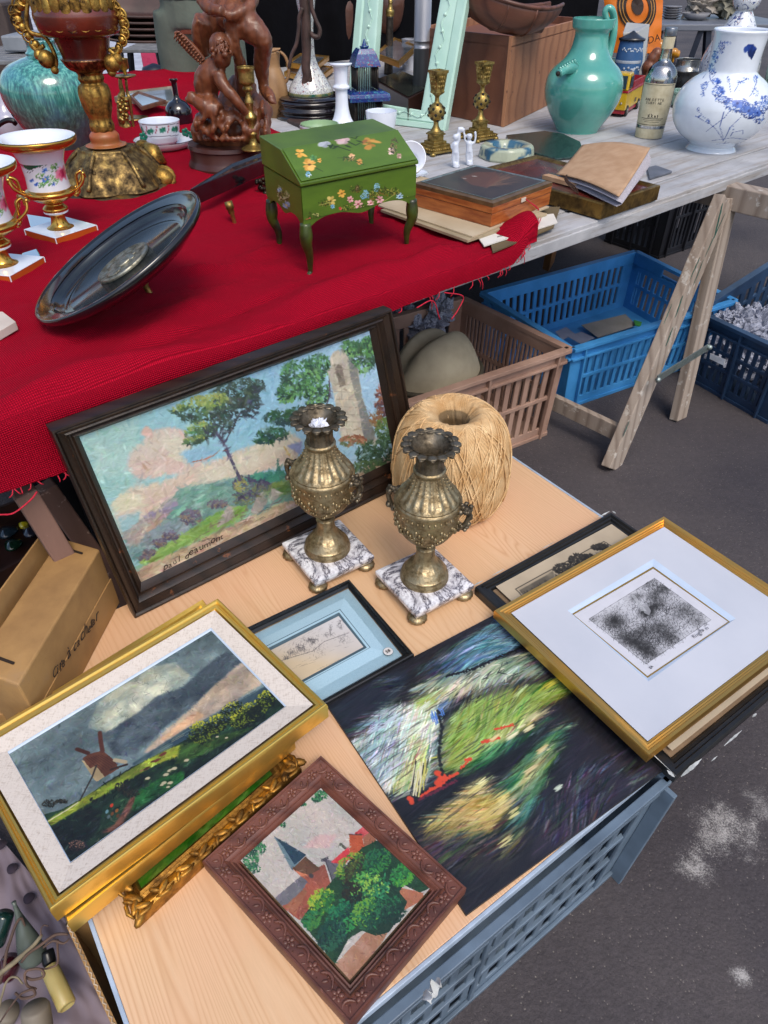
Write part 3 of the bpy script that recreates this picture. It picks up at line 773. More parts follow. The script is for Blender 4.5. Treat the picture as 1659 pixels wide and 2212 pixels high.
# papers in the blue crate
flatm = pm('grey_card', '#8c8a86', '#7b7974', 10, .8); lav = pm('lilac_paper', '#8f95a8', '#7f8598', 12, .7)
def sheet(name, px, z, th, m, label, cat='paper', group=None, vw=ident, **kw):
    mb = MB(); mb.prism([P(vw(*p), z) for p in px], th); return single(mb, name, m, label, cat, group, smooth=False, **kw)
sheet('cardboard_sheet', [(300,1060),(620,980),(700,1060),(420,1150)], .03, .003, flatm, 'grey-brown cardboard sheet on the floor of the blue crate', 'cardboard', vw=V5)
sheet('paper_slip', [(110,1105),(190,1070),(260,1125),(160,1165)], .05, .001, lav, 'pale printed slip at the left end of the blue crate', vw=V5)
sheet('paper_slip', [(200,1140),(300,1105),(400,1150),(300,1195)], .06, .001, lav, 'lilac paper beside the near wall of the blue crate', vw=V5)
sheet('green_leaflet', [(680,1025),(740,1040),(730,1070),(690,1060)], .04, .004, pm('green_card', '#3f8a3a', None, 20, .5), 'small green leaflet in the far corner of the blue crate', 'leaflet', vw=V5)
mb = MB(); q = [Ppl(V5(*p), nq[0]-tn*.0, (nq[1]-nq[0]).cross(UP).normalized()) for p in ((1275,1250),(1385,1295),(1375,1340),(1270,1290))]
nn_ = (nq[1]-nq[0]).cross(UP).normalized(); nn_ = nn_ if nn_.y < 0 else -nn_
mb.prism([x+nn_*.022 for x in q], nn_*.0015); single(mb, 'paper_label', pm('label_paper', '#dfe2e6', None, 30, .7), 'torn white paper label stuck on the navy crate', 'label', smooth=False)
# ------------------------------------------------------------------ ball of twine
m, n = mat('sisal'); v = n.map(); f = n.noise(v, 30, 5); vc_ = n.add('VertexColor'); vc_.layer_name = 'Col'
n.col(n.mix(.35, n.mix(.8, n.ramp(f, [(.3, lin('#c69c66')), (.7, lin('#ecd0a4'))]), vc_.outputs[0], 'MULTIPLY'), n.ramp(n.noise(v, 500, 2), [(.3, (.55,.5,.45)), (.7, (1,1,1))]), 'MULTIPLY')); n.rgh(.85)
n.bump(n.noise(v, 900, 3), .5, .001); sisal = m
b, pr = axis_prof(V4, (1200,690), B, [(700,172),(690,259),(640,331),(560,364),(430,376),(310,364),(220,331),(165,283),(130,235),(122,196),(130,158),(160,115),(200,88),(250,82),(450,82),(600,57)])
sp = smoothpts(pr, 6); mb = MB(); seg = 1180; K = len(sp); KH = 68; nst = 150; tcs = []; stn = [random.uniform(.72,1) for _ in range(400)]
for i, (r, z) in enumerate(sp):
    for j in range(seg):
        a = 2*PI*j/seg; tw = 1.25*(i/K)**1.2+.3*math.sin(3*a)*(i/K)
        ph = (a+tw)*nst; rid = abs(math.cos(ph/2))**.7; seam = .0025*mnoise.noise(Vector((math.cos(a+tw)*6, math.sin(a+tw)*6, i*.015)))
        fib = .25*math.sin(i*2.6+j*.9); k_ = (.35+.65*min(1, rid*1.2))*(.85+.15*stn[int(ph/(2*PI)+200) % 400])*(.88+.12*math.sin(i*2.1+j*.8))*(1 if i < KH else .22); tcs.append((k_, k_*.94, k_*.86))  # strand tone varies; shade in grooves and hollow is painted into the colour
        rr = r+.0022*(rid*(1+.18*fib)-1)+seam; mb.v.append((b.x+rr*math.cos(a), b.y+rr*math.sin(a), b.z+max(z, .001)+.0007*rid))
for i in range(K-1):
    for j in range(seg): c_, d_ = i*seg+j, i*seg+(j+1) % seg; mb.f.append((c_, d_, d_+seg, c_+seg))
for k in range(70):
    a0 = random.random()*2*PI; tw_ = random.uniform(-1.6, 2.6); i0 = random.randint(3, 20); i1 = random.randint(60, 80); pt_ = []
    for i in range(i0, i1, 2): r, z = sp[i]; a = a0+tw_*(i-i0)/60; pt_.append(b+Vector(((r+.0015)*math.cos(a), (r+.0015)*math.sin(a), max(z, .002))))
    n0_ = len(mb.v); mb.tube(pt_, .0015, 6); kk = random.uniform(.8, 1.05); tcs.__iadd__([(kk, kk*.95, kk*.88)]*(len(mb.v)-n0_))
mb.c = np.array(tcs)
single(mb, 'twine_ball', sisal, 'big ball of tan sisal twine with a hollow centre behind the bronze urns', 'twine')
goldp = metalmat('gold_leaf_paint', '#ecc768', '#dcb04c', '#a87c30', .34, 14, .08, 90, .2, .5)
gold2 = metalmat('orange_gold', '#e0ad5c', '#d8a14c', '#b8823a', .3, 9, .03, 90, .2, .5)
oldgilt = metalmat('old_gilt', '#b98a3e', '#8a6430', '#3f2d1c', .42, 40, .5, 160, .3, .62)
darkoak = woodmat('dark_oak', '#2c1f18', '#1b130f', '#130e0b', freq=60, stretch=.2, rough=.38, wear=('#7c4b2c', .63), bump=.3)
carvedw = woodmat('carved_red_wood', '#6f4336', '#56332a', '#482a24', freq=50, stretch=.2, rough=.42, wear=('#8c5d4a', .66), bump=.2)
blackf = pm('black_lacquer', '#17181b', '#0c0d0f', 30, .3, bump=.1)
wornblack = pm('worn_black_frame', '#1e1f20', '#131415', 30, .4, bump=.2)
silverchip = pm('bare_gesso', '#c9cccb', '#8d918f', 60, .6)
linen, n = mat('linen'); v = n.map((1,1,1)); f = n.noise(n.map((1,.1,1), (0,0,.65)), 500, 3, .8); f2 = n.noise(n.map((.1,1,1), (0,0,.65)), 500, 3, .8)
n.col(n.ramp(n.math('ADD', f, f2), [(.75, lin('#b3a79c')), (1.2, lin('#cdc4bb'))])); n.rgh(.9); n.bump(n.math('ADD', f, f2), .3, .001)
whitecard = pm('white_mat_board', '#bcc0ca', '#b2b7c2', 5, .75); whitelip = pm('white_lip', '#b9c8da', '#aebfd2', 20, .5)
back = pm('backing_board', '#8a735a', None, 30, .9)
pane = glassmat('picture_glass', gl=.05)
oil = vcmat('oil_paint', .42, .55, 240, coat=.15); oil_thick = vcmat('thick_oil_paint', .38, .9, 170, coat=.25); flatink = vcmat('ink_on_paper', .8, .05)
oil_dark = vcmat('varnished_oil', .4, .35, 260, coat=.12)
def picture(name, label, A, Bi, prof, thick, fm, group='framed pictures laid out on the board', nrm=UP, bev=0.):
    t = thing(name, label, 'picture', sum(A, Vector())/4-nrm*thick, group)
    r = frame_rings(A, Bi, [(0.02, -thick)]+prof, nrm)
    mb = loops(MB(), r); fr = mb.build('frame', fm, t, smooth='auto')
    mb = MB(); mb.add([p-nrm*(thick-.001) for p in frame_rings(A, Bi, [(.05, 0)], nrm)[0]], [(0,1,2,3)]); mb.build('backing', back, t, smooth=False)
    return t, fr
def flat(name, q, m, par, dz=0.): mb = MB(); mb.add([x+UP*dz for x in q], [(3,2,1,0)]); return mb.build(name, m, par, smooth=False)
def px4(q): return [proj(x) for x in q]
def ringof(name, A, Bq, m, par, h=0., nrm=UP): mb = loops(MB(), [A, Bq]); return mb.build(name, m, par, smooth=False)
GW = 'framed pictures laid out on the board'
# ================================================================ landscape leaning on the table edge
BL, BR = P((292,1337), B+.001), P((912,1028), B+.001)
du = (BR-BL).normalized(); hn = Vector((-du.y, du.x, 0)); upv = (UP+hn*.004).normalized(); pn = du.cross(upv)      # pn faces the viewer
def PP(p, off=0.): return Ppl(p, BL+pn*off, pn)
A = [PP((110,932)), PP((847,668)), BR, BL]
Bi = [PP(p, 0) for p in ((181,955),(811,722),(864,1001),(314,1270))]
pr = [(0,-.004),(.02,0),(.10,.001),(.14,-.003),(.2,-.001),(.42,-.006),(.48,-.004),(.6,-.011),(.68,-.012),(.76,-.009),(.86,-.012),(1,-.018)]
t, fr = picture('landscape_painting', 'wide dark-framed oil landscape with a pine and a ruined tower, leaning against the red-clothed table', A, Bi, pr, .024, darkoak, 'framed pictures', nrm=pn)
Bc = [p-pn*.014 for p in Bi]; flatq = frame_rings(A, Bi, [(1.0, -.0175)], pn)[0]
cv = Canvas(px4(flatq), 420, 230, '#8ec6cf', VH, 3)
cv.grad((250,600), (1400,200), [(0,'#8fc4c3'), (.5,'#86bfdc'), (1,'#9fc9e8')])
cv.poly([(190,600),(420,500),(440,700),(330,1000),(200,620)], '#8dc3c0', '#a5cdc6', soft=8)
cv.poly([(370,720),(385,650),(440,600),(480,560),(560,545),(620,560),(650,620),(700,700),(640,735),(520,750),(430,770)], '#dcb6a8', '#d9c6b4', soft=5, rag=.5)
cv.poly([(300,880),(380,800),(560,760),(700,700),(850,640),(1080,560),(1130,600),(1100,690),(860,760),(600,830),(450,930),(350,1010)], '#dccfb6', '#d6b9a4', soft=5, rag=.4)
cv.poly([(520,600),(580,560),(660,640),(640,690),(560,680)], '#d9cdb4', soft=4); cv.poly([(590,650),(700,620),(760,660),(640,700)], '#86b8d4', soft=4, rag=.4)
cv.poly([(300,870),(345,820),(430,830),(440,870),(380,900),(320,910)], '#dcd2b0', soft=3, rag=.4); cv.poly([(330,930),(430,900),(420,960),(350,1000)], '#8fb9c0', soft=3, rag=.3)
cv.poly([(430,570),(455,540),(485,560),(480,600)], '#dcae9c', soft=2)
cv.im = cv.im*.82+hx('#b4ccd0')*.18; cv.strokes(1600, 7, 2.2, .3, .022, 1.0, al=.5)
cv.poly([(350,1010),(440,930),(490,900),(560,870),(590,800),(660,790),(850,755),(960,740),(1050,740),(1130,780),(1120,870),(850,1000),(430,1150)], '#5f8a86', '#74a094', soft=2, rag=.25)
cv.poly([(350,1010),(440,930),(500,890),(560,850),(600,870),(480,990),(400,1060)], '#b39a86', '#8f8f96', soft=2, rag=.3)
cv.poly([(440,930),(470,905),(560,880),(575,850),(590,880),(520,930)], '#8b84a0', soft=2)
cv.poly([(360,1080),(500,960),(640,920),(640,980),(500,1050),(410,1130)], '#6e9296', '#8f97a6', soft=2, rag=.3)
cv.poly([(860,770),(920,740),(1050,730),(1060,760),(930,800)], '#3f8a76', soft=1, rag=.3); cv.poly([(1015,730),(1020,670),(1040,735)], '#3a7468')
cv.poly([(1060,620),(1130,600),(1120,660)], '#8f9cc4', soft=2)
cv.line([(1050,625),(1090,690)], 1.6, '#c9ae70')
cv.poly([(420,1135),(520,1060),(620,1000),(760,910),(830,880),(900,890),(860,950),(660,1040),(450,1150)], '#6f9c4c', '#8fb85c', soft=1, rag=.5)
cv.poly([(410,1160),(640,1060),(860,955),(1140,830),(1300,780),(1540,640),(1560,760),(455,1260)], '#b8a588', '#9c8a76', soft=1, nz=14, rag=.25)
cv.poly([(430,1180),(700,1060),(1000,930),(1060,950),(700,1110),(450,1220)], '#cbbca0', '#b09c84', soft=3, rag=.5, nz=18)
cv.poly([(980,790),(1100,750),(1130,830),(1000,850)], '#8aa04c', '#5f7f4a', soft=2, rag=.4)
cv.strokes(2600, 9, 2.2, -.12, .055, .35, m=cv.mask([(340,1020),(600,780),(1130,740),(1540,620),(1560,770),(455,1250)]), al=.8)
for (p, rx, ry, n_) in (((650,930),50,35,60), ((560,1010),40,22,40), ((510,1045),35,18,30), ((470,1085),30,14,25), ((760,875),45,18,40), ((450,1110),30,10,16)):
    cv.foliage(p, rx, ry, n_, 12, ['#6b6478','#59536b','#7d7263','#4a4660'])
for p, rx, ry in (((880,800),55,55), ((960,810),30,40), ((890,850),70,35)): cv.foliage(p, rx, ry, 60, 13, ['#3f3d60','#545a6a','#6f7a52','#4c6a5a'])
cv.foliage((860,790), 30, 30, 25, 10, ['#7d8a4c','#9a9a58'])
for q in ([(905,915),(930,850),(965,815),(980,870),(940,925)], [(755,985),(800,890),(825,880),(830,940)], [(975,860),(1000,800),(1035,830),(1020,860)]): cv.poly(q, '#b9b4a8', '#8f8c88', soft=1, rag=.3)
for _ in range(26):
    x = random.uniform(560,1120); y = 1220-.475*(x-430)-random.uniform(20,110); cv.line([(x,y),(x+random.uniform(20,60),y-random.uniform(10,30))], .9, '#6b5d55', .7)
# tree
cv.line([(860,768),(830,700),(800,640),(775,590),(745,545)], 2.6, '#4d4a66'); cv.line([(800,640),(770,640),(740,665),(700,680),(650,690)], 1., '#a0705c'); 
for q in ([(790,610),(830,540),(860,480)], [(775,590),(740,500),(720,450)], [(780,600),(790,520),(780,450)], [(760,560),(700,540)]): cv.line(q, 1.3, '#4d4a5c')
cols = ['#a3ad5c','#6f8f4c','#4f7048','#35503f','#2c4038']; dk = ['#465c52','#35483f','#2b3a3a','#38404e']
for p, rx, ry, n_, cc in (((700,465),115,55,150,cols), ((690,560),70,40,60,cols), ((850,400),110,60,150,dk), ((820,470),90,50,90,dk), ((770,540),70,35,50,dk), ((900,440),50,60,50,dk), ((660,600),50,18,26,cols), ((930,370),40,30,30,dk), ((600,470),40,18,22,cols), ((740,430),70,28,50,['#9fae60','#7a9450'])):
    cv.foliage(p, rx, ry, n_, 13, cc, -.2)
cc2 = ['#3a6b48','#5c9a5c','#2f5540','#27463a','#6faa62']
for p, rx, ry, n_ in (((1130,330),95,75,150), ((1180,390),70,60,80), ((1060,400),45,40,50), ((1200,280),60,50,60), ((1390,240),60,70,110), ((1340,210),50,35,50), ((1420,190),25,40,30)): cv.foliage(p, rx, ry, n_, 14, cc2)
for p, rx, ry, n_ in (((1040,500),80,32,80), ((1000,570),70,28,60), ((960,600),45,14,26), ((1110,480),50,28,40)): cv.foliage(p, rx, ry, n_, 13, ['#2c5442','#35633f','#223f3a','#2b4a52'])
cv.line([(1245,330),(1250,400),(1235,440)], 1.4, '#4c4458')
cv.poly([(1250,250),(1265,222),(1300,213),(1330,240),(1335,260),(1370,290),(1392,420),(1440,560),(1450,620),(1300,600),(1275,450),(1262,380),(1238,300),(1255,290)], '#cfc8b4', '#b8b2a2', soft=1, nz=12)
cv.poly([(1325,250),(1368,285),(1392,420),(1445,565),(1440,620),(1400,600),(1370,450),(1340,330)], '#8c9088', '#74797a', soft=1)
cv.poly([(1268,272),(1300,276),(1318,360),(1290,368)], '#7b7268', soft=1)
for k in range(9): y = 290+k*32; cv.line([(1255+k*5,y),(1370+k*6,y+6)], .8, '#9a9484', .55); cv.line([(1290+(k%2)*25+k*4,y),(1292+(k%2)*25+k*4,y+30)], .7, '#9a9484', .5)
for p, rx, ry, n_, cc in (((1475,430),32,70,70,['#8c5a48','#6e4640','#5c4048']), ((1450,500),30,40,30,['#7d5a44','#8c6a48']), ((1490,560),45,60,70,['#6f8a48','#4a6e48','#33503c']), ((1440,660),80,60,120,['#3a5c42','#2a4638','#24402c']), ((1350,600),60,25,40,['#8c5a44','#a0785c','#5c6e48']), ((1420,720),90,30,70,['#47633f','#2f4c38'])): cv.foliage(p, rx, ry, n_, 13, cc)
cv.strokes(3600, 6, 1.5, .8, .06, 1.5, al=.55)
cv.im = np.clip(cv.im*.93+.035, 0, 1)
cv.mesh(flatq, 'canvas', oil_thick, t)
ink = pm('dark_ink', '#2a211f', None, 30, .7)
s0 = Ppl(VH(530,1168), flatq[3]+pn*.001, pn); s1_ = Ppl(VH(737,1056), flatq[3]+pn*.001, pn); sd = (s1_-s0)
hand('paul deaumont', .0185, s0+pn*.0006, sd, upv, ink, t, .2)
# ================================================================ helper for flat pictures
def wm_sheep(c, p, r): c.daba(p, r, r*.6, -.3, '#b5ad92'); c.daba((p[0]-r*.5,p[1]+r*.6), r*.8, r*.3, -.2, '#3a4a30')
# ---------------------------------------------------------------- etching over a black frame, right
zE = B+.042
A = quad([(1026,1267),(1320,1105.5),None,(1462,1676)], B+.020); Bi = quad([(1071,1267.5),(1321,1132.5),None,(1452,1622)], B+.010)
t, fr = picture('framed_print', 'chipped black picture frame with a cream print, mostly hidden under the gold-framed etching', A, Bi,
    [(0,-.003),(.06,0),(.25,.001),(.34,-.003),(.5,-.002),(.58,-.006),(.75,-.006),(.82,-.009),(1,-.012)], .0195, wornblack, GW)
q = [p+UP*.0005 for p in quad([(1071,1267.5),(1321,1132.5),None,(1452,1622)], B+.0075)]
cv = Canvas(px4(q), 260, 340, '#b0a28c', VN, 5); cv.im *= (.94+.12*vnoise(340,260,6,4)[...,None])
cv.poly([(210,508),(712,240),(760,268),(260,560)], '#a59882', soft=1); 
for a_, b_ in (((205,512),(714,238)), ((714,238),(790,285)), ((205,512),(250,560))): cv.line([a_, b_], 1.2, '#4a443c')
for p, rx, ry in (((480,395),60,30), ((560,345),60,35), ((690,270),50,18), ((620,330),40,20)): cv.foliage(p, rx, ry, 90, 12, ['#2a2825','#3c3934','#1e1d1b'])
cv.poly([(225,520),(420,410),(430,440),(250,550)], '#7d7464', '#5c564c', nz=12, soft=1)
for _ in range(50):
    x = random.uniform(250,700); y = 530-.52*(x-230)+random.uniform(0,30); cv.line([(x,y),(x+12,y+20)], .8, '#3a362f', .6)
cv.mesh(q, 'print', flatink, t)
mb = MB()
A2 = quad([(1026,1267),(1320,1105.5),None,(1462,1676)], B+.0215)
def chip(a, b, w, wid):
    d_ = (b-a); mb = MB(); n_ = Vector((-d_.y, d_.x, 0)).normalized(); K = 8; vs = []
    for k in range(K+1):
        ww = wid*math.sin(PI*(k+.3)/(K+.6))*random.uniform(.5,1); c_ = a+d_*k/K+n_*w; vs += [c_-n_*ww, c_+n_*ww]
    mb.add(vs, [(2*k,2*k+1,2*k+3,2*k+2) for k in range(K)]); mb.build('chip', silverchip, fr, smooth=False)
l_ = lambda i, k: A2[i].lerp(A2[(i+1) % 4], k)
for (i, k0, k1_, w_, wi) in ((0,.0,.06,-.003,.002), (0,.12,.2,-.003,.0015), (0,.47,.56,-.002,.001), (0,.9,1.,-.003,.002), (1,.0,.02,-.004,.003), (2,.86,.99,-.004,.003), (2,.62,.74,-.01,.002), (2,.5,.53,-.006,.002), (2,.8,.84,-.014,.001), (3,.0,.03,-.004,.003), (3,.0,.2,-.001,.0009)):
    chip(l_(i,k0), l_(i,k1_), -w_, wi)
# gold etching
A = quad([(1067,1318),(1434,1114.5),None,(1402.5,1632)], zE); Bi = quad([(1108,1324),(1434,1140),None,(1399,1597)], zE-.006)
t, fr = picture('framed_etching', 'gold-framed black etching in a wide white mat, resting askew on the chipped black frame', A, Bi,
    [(0,-.003),(.05,0),(.3,0),(.38,-.002),(.5,-.0008),(.58,-.003),(.7,-.0015),(.78,-.004),(.9,-.003),(1,-.007)], .018, gold2, GW)
zi = zE-.008
W0 = quad([(1108,1324),(1434,1140),None,(1399,1597)], zi+.0005); W1 = quad([VN(505,637),VN(1000,338),None,VN(970,1045)], zi); W2 = quad([VN(530,655),VN(997,383),None,VN(965,1025)], zi-.0022); W3 = quad([VN(540,660),VN(998,395),None,VN(965,1014)], zi-.0024)
ringof('mat_board', frame_rings(W0, W1, [(-.03,0)], UP)[0], W1, whitecard, t)
bevm = pm('bevel_board', '#b9c9dc', '#aebfd4', 20, .6); ringof('mat_bevel', W1, W2, bevm, t); ringof('gilt_line', W2, W3, gold2, t)
q = [p-UP*.0003 for p in W3]
cv = Canvas(px4(q), 360, 300, '#c3c4cc', VN, 9)
den = []
for (x, y, rx, ry, k) in ((775,700,75,62,1.), (1060,510,90,45,.8), (960,470,60,40,.6), (900,560,50,30,.6), (1000,620,110,35,.9), (960,650,40,40,.9), (930,760,100,60,.55), (960,860,60,90,1.), (1040,740,90,70,.6), (1180,640,110,70,.5), (870,820,60,60,.6), (1100,800,70,60,.6), (820,780,60,40,.5), (1000,560,40,40,.6), (640,690,60,30,.3), (1250,700,60,40,.4)): den.append((x,y,rx,ry,k))

cv.poly([(628,685),(1005,450),(1330,690),(957,945)], '#b3b4ba', '#bfc0c6', nz=20)
imgm = cv.mask([(628,685),(1005,450),(1330,690),(957,945)])[...,None]; tn_ = np.zeros((300,360))
for X,Y,rx,ry,k in den:
    px_, py_ = cv.pt((X,Y)); sx_ = cv.sc((X,Y), rx)*.72; sy_ = cv.sc((X,Y), ry)*.72; tn_ += k*np.exp(-((cv.xx-px_)/sx_)**2-((cv.yy-py_)/sy_)**2)
tn_ = np.clip(tn_*(.6+.9*vnoise(300,360,34,3,3)), 0, 1.25)[...,None]; cv.im = cv.im*(1-imgm*.7*tn_)
for _ in range(7500):
    a_, b_ = random.random(), random.random(); p0, p1, p3 = np.array((628,685.)), np.array((1005,450.)), np.array((957,945.))
    x, y = p0+(p1-p0)*a_+(p3-p0)*b_; dd = .03+.75*sum(k*math.exp(-((x-X)/rx)**2-((y-Y)/ry)**2) for X,Y,rx,ry,k in den)
    if random.random() > dd: continue
    an = random.choice((-.6, .9, 1.4))+random.gauss(0,.5); L = random.uniform(6,20)
    cv.line([(x,y),(x+math.cos(an)*L, y+math.sin(an)*L)], .7, '#1e1e22', min(.85, .3+dd*.45))
cv.poly([(935,600),(960,590),(985,640),(975,665),(945,650)], '#9a9ba0', soft=1, alpha=.8); cv.poly([(870,545),(890,545),(960,640),(930,640)], '#aeb0b4', soft=1, alpha=.7)
for a_, b_ in (((628,685),(1005,450)), ((1005,450),(1330,690)), ((1330,690),(957,945)), ((957,945),(628,685))): cv.line([a_, b_], .8, '#3a3a3e', .8)
cv.mesh(q, 'etching', flatink, t)
pencil = pm('pencil_line', '#5a5a60', None, 30, .8)
qx = (q[1]-q[0]).normalized()
hand('Ringham', .0105, P(VN(1232,800), zi-.0015), P(VN(1320,738), zi)-P(VN(1232,800), zi), UP.cross(P(VN(1320,738), zi)-P(VN(1232,800), zi)), pencil, t)
text('EA', .006, P(VN(985,975), zi-.0015), P(VN(1010,950), zi)-P(VN(985,975), zi), UP.cross(P(VN(1010,950), zi)-P(VN(985,975), zi)), pencil, t, 'edition_mark')
flat('glass_pane', frame_rings(A, Bi, [(.9,-.0066)], UP)[0], pane, t)
# ================================================================ unframed abstract
q = quad([(703,1518),None,(1434,1661),(1007,1976)], B+.006)
t = thing('abstract_painting', 'unframed abstract painting in black, green, white and yellow brushwork on a thin panel', 'picture', sum(q, Vector())/4-UP*.0055, GW)
mb = MB(); mb.prism([p-UP*.0055 for p in q], .0053); mb.build('panel', pm('panel_edge', '#1a1818', '#3a3430', 60, .6), t, smooth=False)
cv = Canvas(px4(q), 420, 400, '#13141c', VM, 11)
cv.im = cv.im*(1-.0)+hx('#1c1a24')*0; N_ = vnoise(400,420,5,8)[...,None]; cv.im = hx('#0f1117')*(1-N_)+hx('#201d24')*N_
an0 = math.atan2(*(np.array(cv.pt((800,400)))-np.array(cv.pt((700,470))))[::-1])      # canvas angle of a stroke rising to the right
an1 = math.atan2(*(np.array(cv.pt((560,500)))-np.array(cv.pt((480,760))))[::-1])
cv.poly([(610,270),(740,160),(870,80),(960,190),(900,240),(760,290),(640,330)], '#4f7a90', '#6f97a3', soft=5, rag=.4)
cv.poly([(480,400),(560,330),(640,330),(760,300),(900,250),(1010,220),(1070,330),(900,360),(760,400),(620,430)], '#a3ae98', '#6d8070', soft=4, rag=.6, nz=16)
cv.poly([(560,400),(680,360),(780,380),(700,430),(600,440)], '#d3c8b0', '#b8ad90', soft=2, rag=.6, nz=16)
cv.poly([(215,640),(250,560),(300,500),(400,455),(500,450),(590,470),(605,560),(600,660),(560,790),(470,850),(380,840),(300,780),(240,710)], '#8fa1aa', '#c3cdc8', soft=3, rag=.5, nz=10)
cv.poly([(440,480),(520,450),(590,480),(600,560),(520,600),(440,560)], '#d6dcc0', '#bcc8c4', soft=3, rag=.4)
cv.poly([(470,560),(560,640),(520,790),(440,840),(400,800),(470,700)], '#a8a84c', '#c8c870', soft=5, rag=.8, nz=18, alpha=.7)
cv.poly([(490,430),(560,415),(600,440),(560,470),(500,460)], '#9cb04c', soft=2); cv.poly([(600,450),(640,440),(650,480),(610,480)], '#5c80c8', soft=2)
cv.poly([(620,740),(610,600),(650,520),(720,450),(850,400),(1000,370),(1160,345),(1190,390),(1060,470),(930,600),(800,680),(700,740)], '#6a8a3a', '#8ea24c', soft=4, rag=.4, nz=12)
cv.poly([(780,640),(860,560),(980,500),(1090,480),(1020,540),(900,610)], '#c8c08c', '#8c9a54', soft=3, rag=.8, nz=20)
cv.poly([(960,470),(1060,420),(1160,360),(1180,390),(1080,450)], '#b9b83c', '#7a9038', soft=3, rag=.6)
cv.poly([(700,760),(820,640),(960,600),(1100,500),(1060,570),(900,690),(780,760)], '#22603f', '#3a7a4c', soft=4, rag=.5)
cv.poly([(870,810),(960,690),(1100,560),(1180,490),(1120,680),(1060,820),(990,900),(900,850)], '#2b6a4c', '#6a7f4a', soft=7, rag=.6, nz=12)
cv.poly([(940,800),(1030,680),(1110,610),(1050,740),(980,830)], '#bcb07a', soft=6, rag=1., alpha=.8)
cv.poly([(420,960),(600,850),(760,740),(1230,440),(1230,470),(900,740),(700,900),(500,1010)], '#0f1014', soft=6, alpha=.85)
cv.poly([(540,980),(640,900),(760,800),(800,770),(830,800),(820,850),(880,830),(915,880),(860,980),(800,1040),(700,1020),(620,1040)], '#a08c4c', '#c2ac64', soft=5, rag=.5, nz=10)
cv.poly([(745,800),(800,770),(830,790),(810,840)], '#d3c98c', soft=2); cv.poly([(890,960),(930,910),(985,890),(970,940),(910,980)], '#bcae62', soft=3, rag=.3)
cv.poly([(850,1080),(900,1020),(970,1000),(940,1080),(890,1110)], '#8f8a58', soft=5, rag=.8); cv.poly([(900,950),(1010,880),(1080,850),(1000,930),(940,1000)], '#2b6a5c', soft=5, rag=.6)
cv.poly([(1140,800),(1260,720),(1400,660),(1380,700),(1240,790)], '#3c5260', soft=7, rag=1., alpha=.8); cv.poly([(1000,980),(1140,880),(1180,870),(1080,980)], '#34505c', soft=6, rag=1., alpha=.7)
cv.poly([(1180,560),(1300,600),(1500,720),(1560,740),(1300,900),(1120,1000)], '#241f2a', soft=12, alpha=.5)
for ps_, c_, c2_ in (([(430,1000),(700,1000),(1000,1010),(900,1180),(640,1180),(480,1090)],'#4a4238','#2c2626'), ([(1050,900),(1300,700),(1560,740),(1300,960),(1000,1150)],'#2e2a3a','#3a3440'), ([(130,480),(330,340),(480,300),(420,440),(230,560)],'#202838','#2c3a48'), ([(500,300),(640,210),(760,180),(640,330)],'#2c4654','#3f5f6c')): cv.poly(ps_, c_, c2_, soft=10, rag=.8, nz=10, alpha=.5)
b_ = cv.im.copy()
for _ in range(70): b_ = (b_+np.roll(b_,1,0)+np.roll(b_,-1,0)+np.roll(b_,2,1)+np.roll(b_,-2,1))/5
cv.im = cv.im*.5+b_*.5
lit = cv.blur(cv.im.mean(2) > .16, 14) > .12
cv.strokes(9000, 17, 1.15, lambda x, y: an0+(.35*math.sin(x*.02)+.25*math.sin(y*.03)), .10, .09, m=lit, al=.7)
cv.strokes(4200, 16, 1.0, lambda x, y: an1, .13, .1, m=cv.mask([(215,640),(400,455),(600,470),(600,660),(560,790),(400,850),(300,780)]), al=.8)
cv.strokes(2600, 18, 1.2, an0, .035, .12, al=.5); cv.strokes(800, 16, .9, an0, 0, .08, m=lit, al=.45, cols=['#14161c','#191a22','#2a2c22']); cv.strokes(500, 16, 1., an0, 0, .08, m=~lit, al=.4, cols=['#2c2836','#26303a','#33283a'])
cv.strokes(700, 9, 1.2, an1, 0, .3, m=cv.mask([(380,840),(560,790),(600,660),(560,640),(400,740)]), al=.8, cols=['#c9c85c','#dcdc9a','#1b1d20','#8f9a4c'])
cv.strokes(500, 8, 1.1, an0, 0, .5, m=cv.mask([(420,420),(640,300),(900,240),(1060,330),(700,430)]), al=.8, cols=['#e0dcc4','#10131a','#7f95a4','#10131a'])
cv.strokes(260, 8, 1.6, an0, 0, .3, m=cv.mask([(780,640),(860,560),(980,500),(1090,480),(1020,560),(900,620)]), al=.85, cols=['#dccf9a','#e6dcb0','#b8452c','#8fa050'])
cv.strokes(220, 10, 1.4, an0, 0, .3, m=cv.mask([(940,800),(1030,680),(1110,610),(1050,740),(980,830)]), al=.8, cols=['#cdbf86','#dccf9a','#5c7a4c'])
for pts_, w_ in (([(480,870),(485,880)], 5), ([(530,860),(570,830),(610,810),(640,780),(690,755)], 2.6), ([(600,755),(625,770),(600,800)], 6), ([(700,735),(750,690)], 1.8), ([(800,620),(870,600)], 3.2), ([(720,700),(740,690)], 2), ([(850,565),(930,545)], 2)):
    cv.line(pts_, w_, '#c9442a', .95, .8)
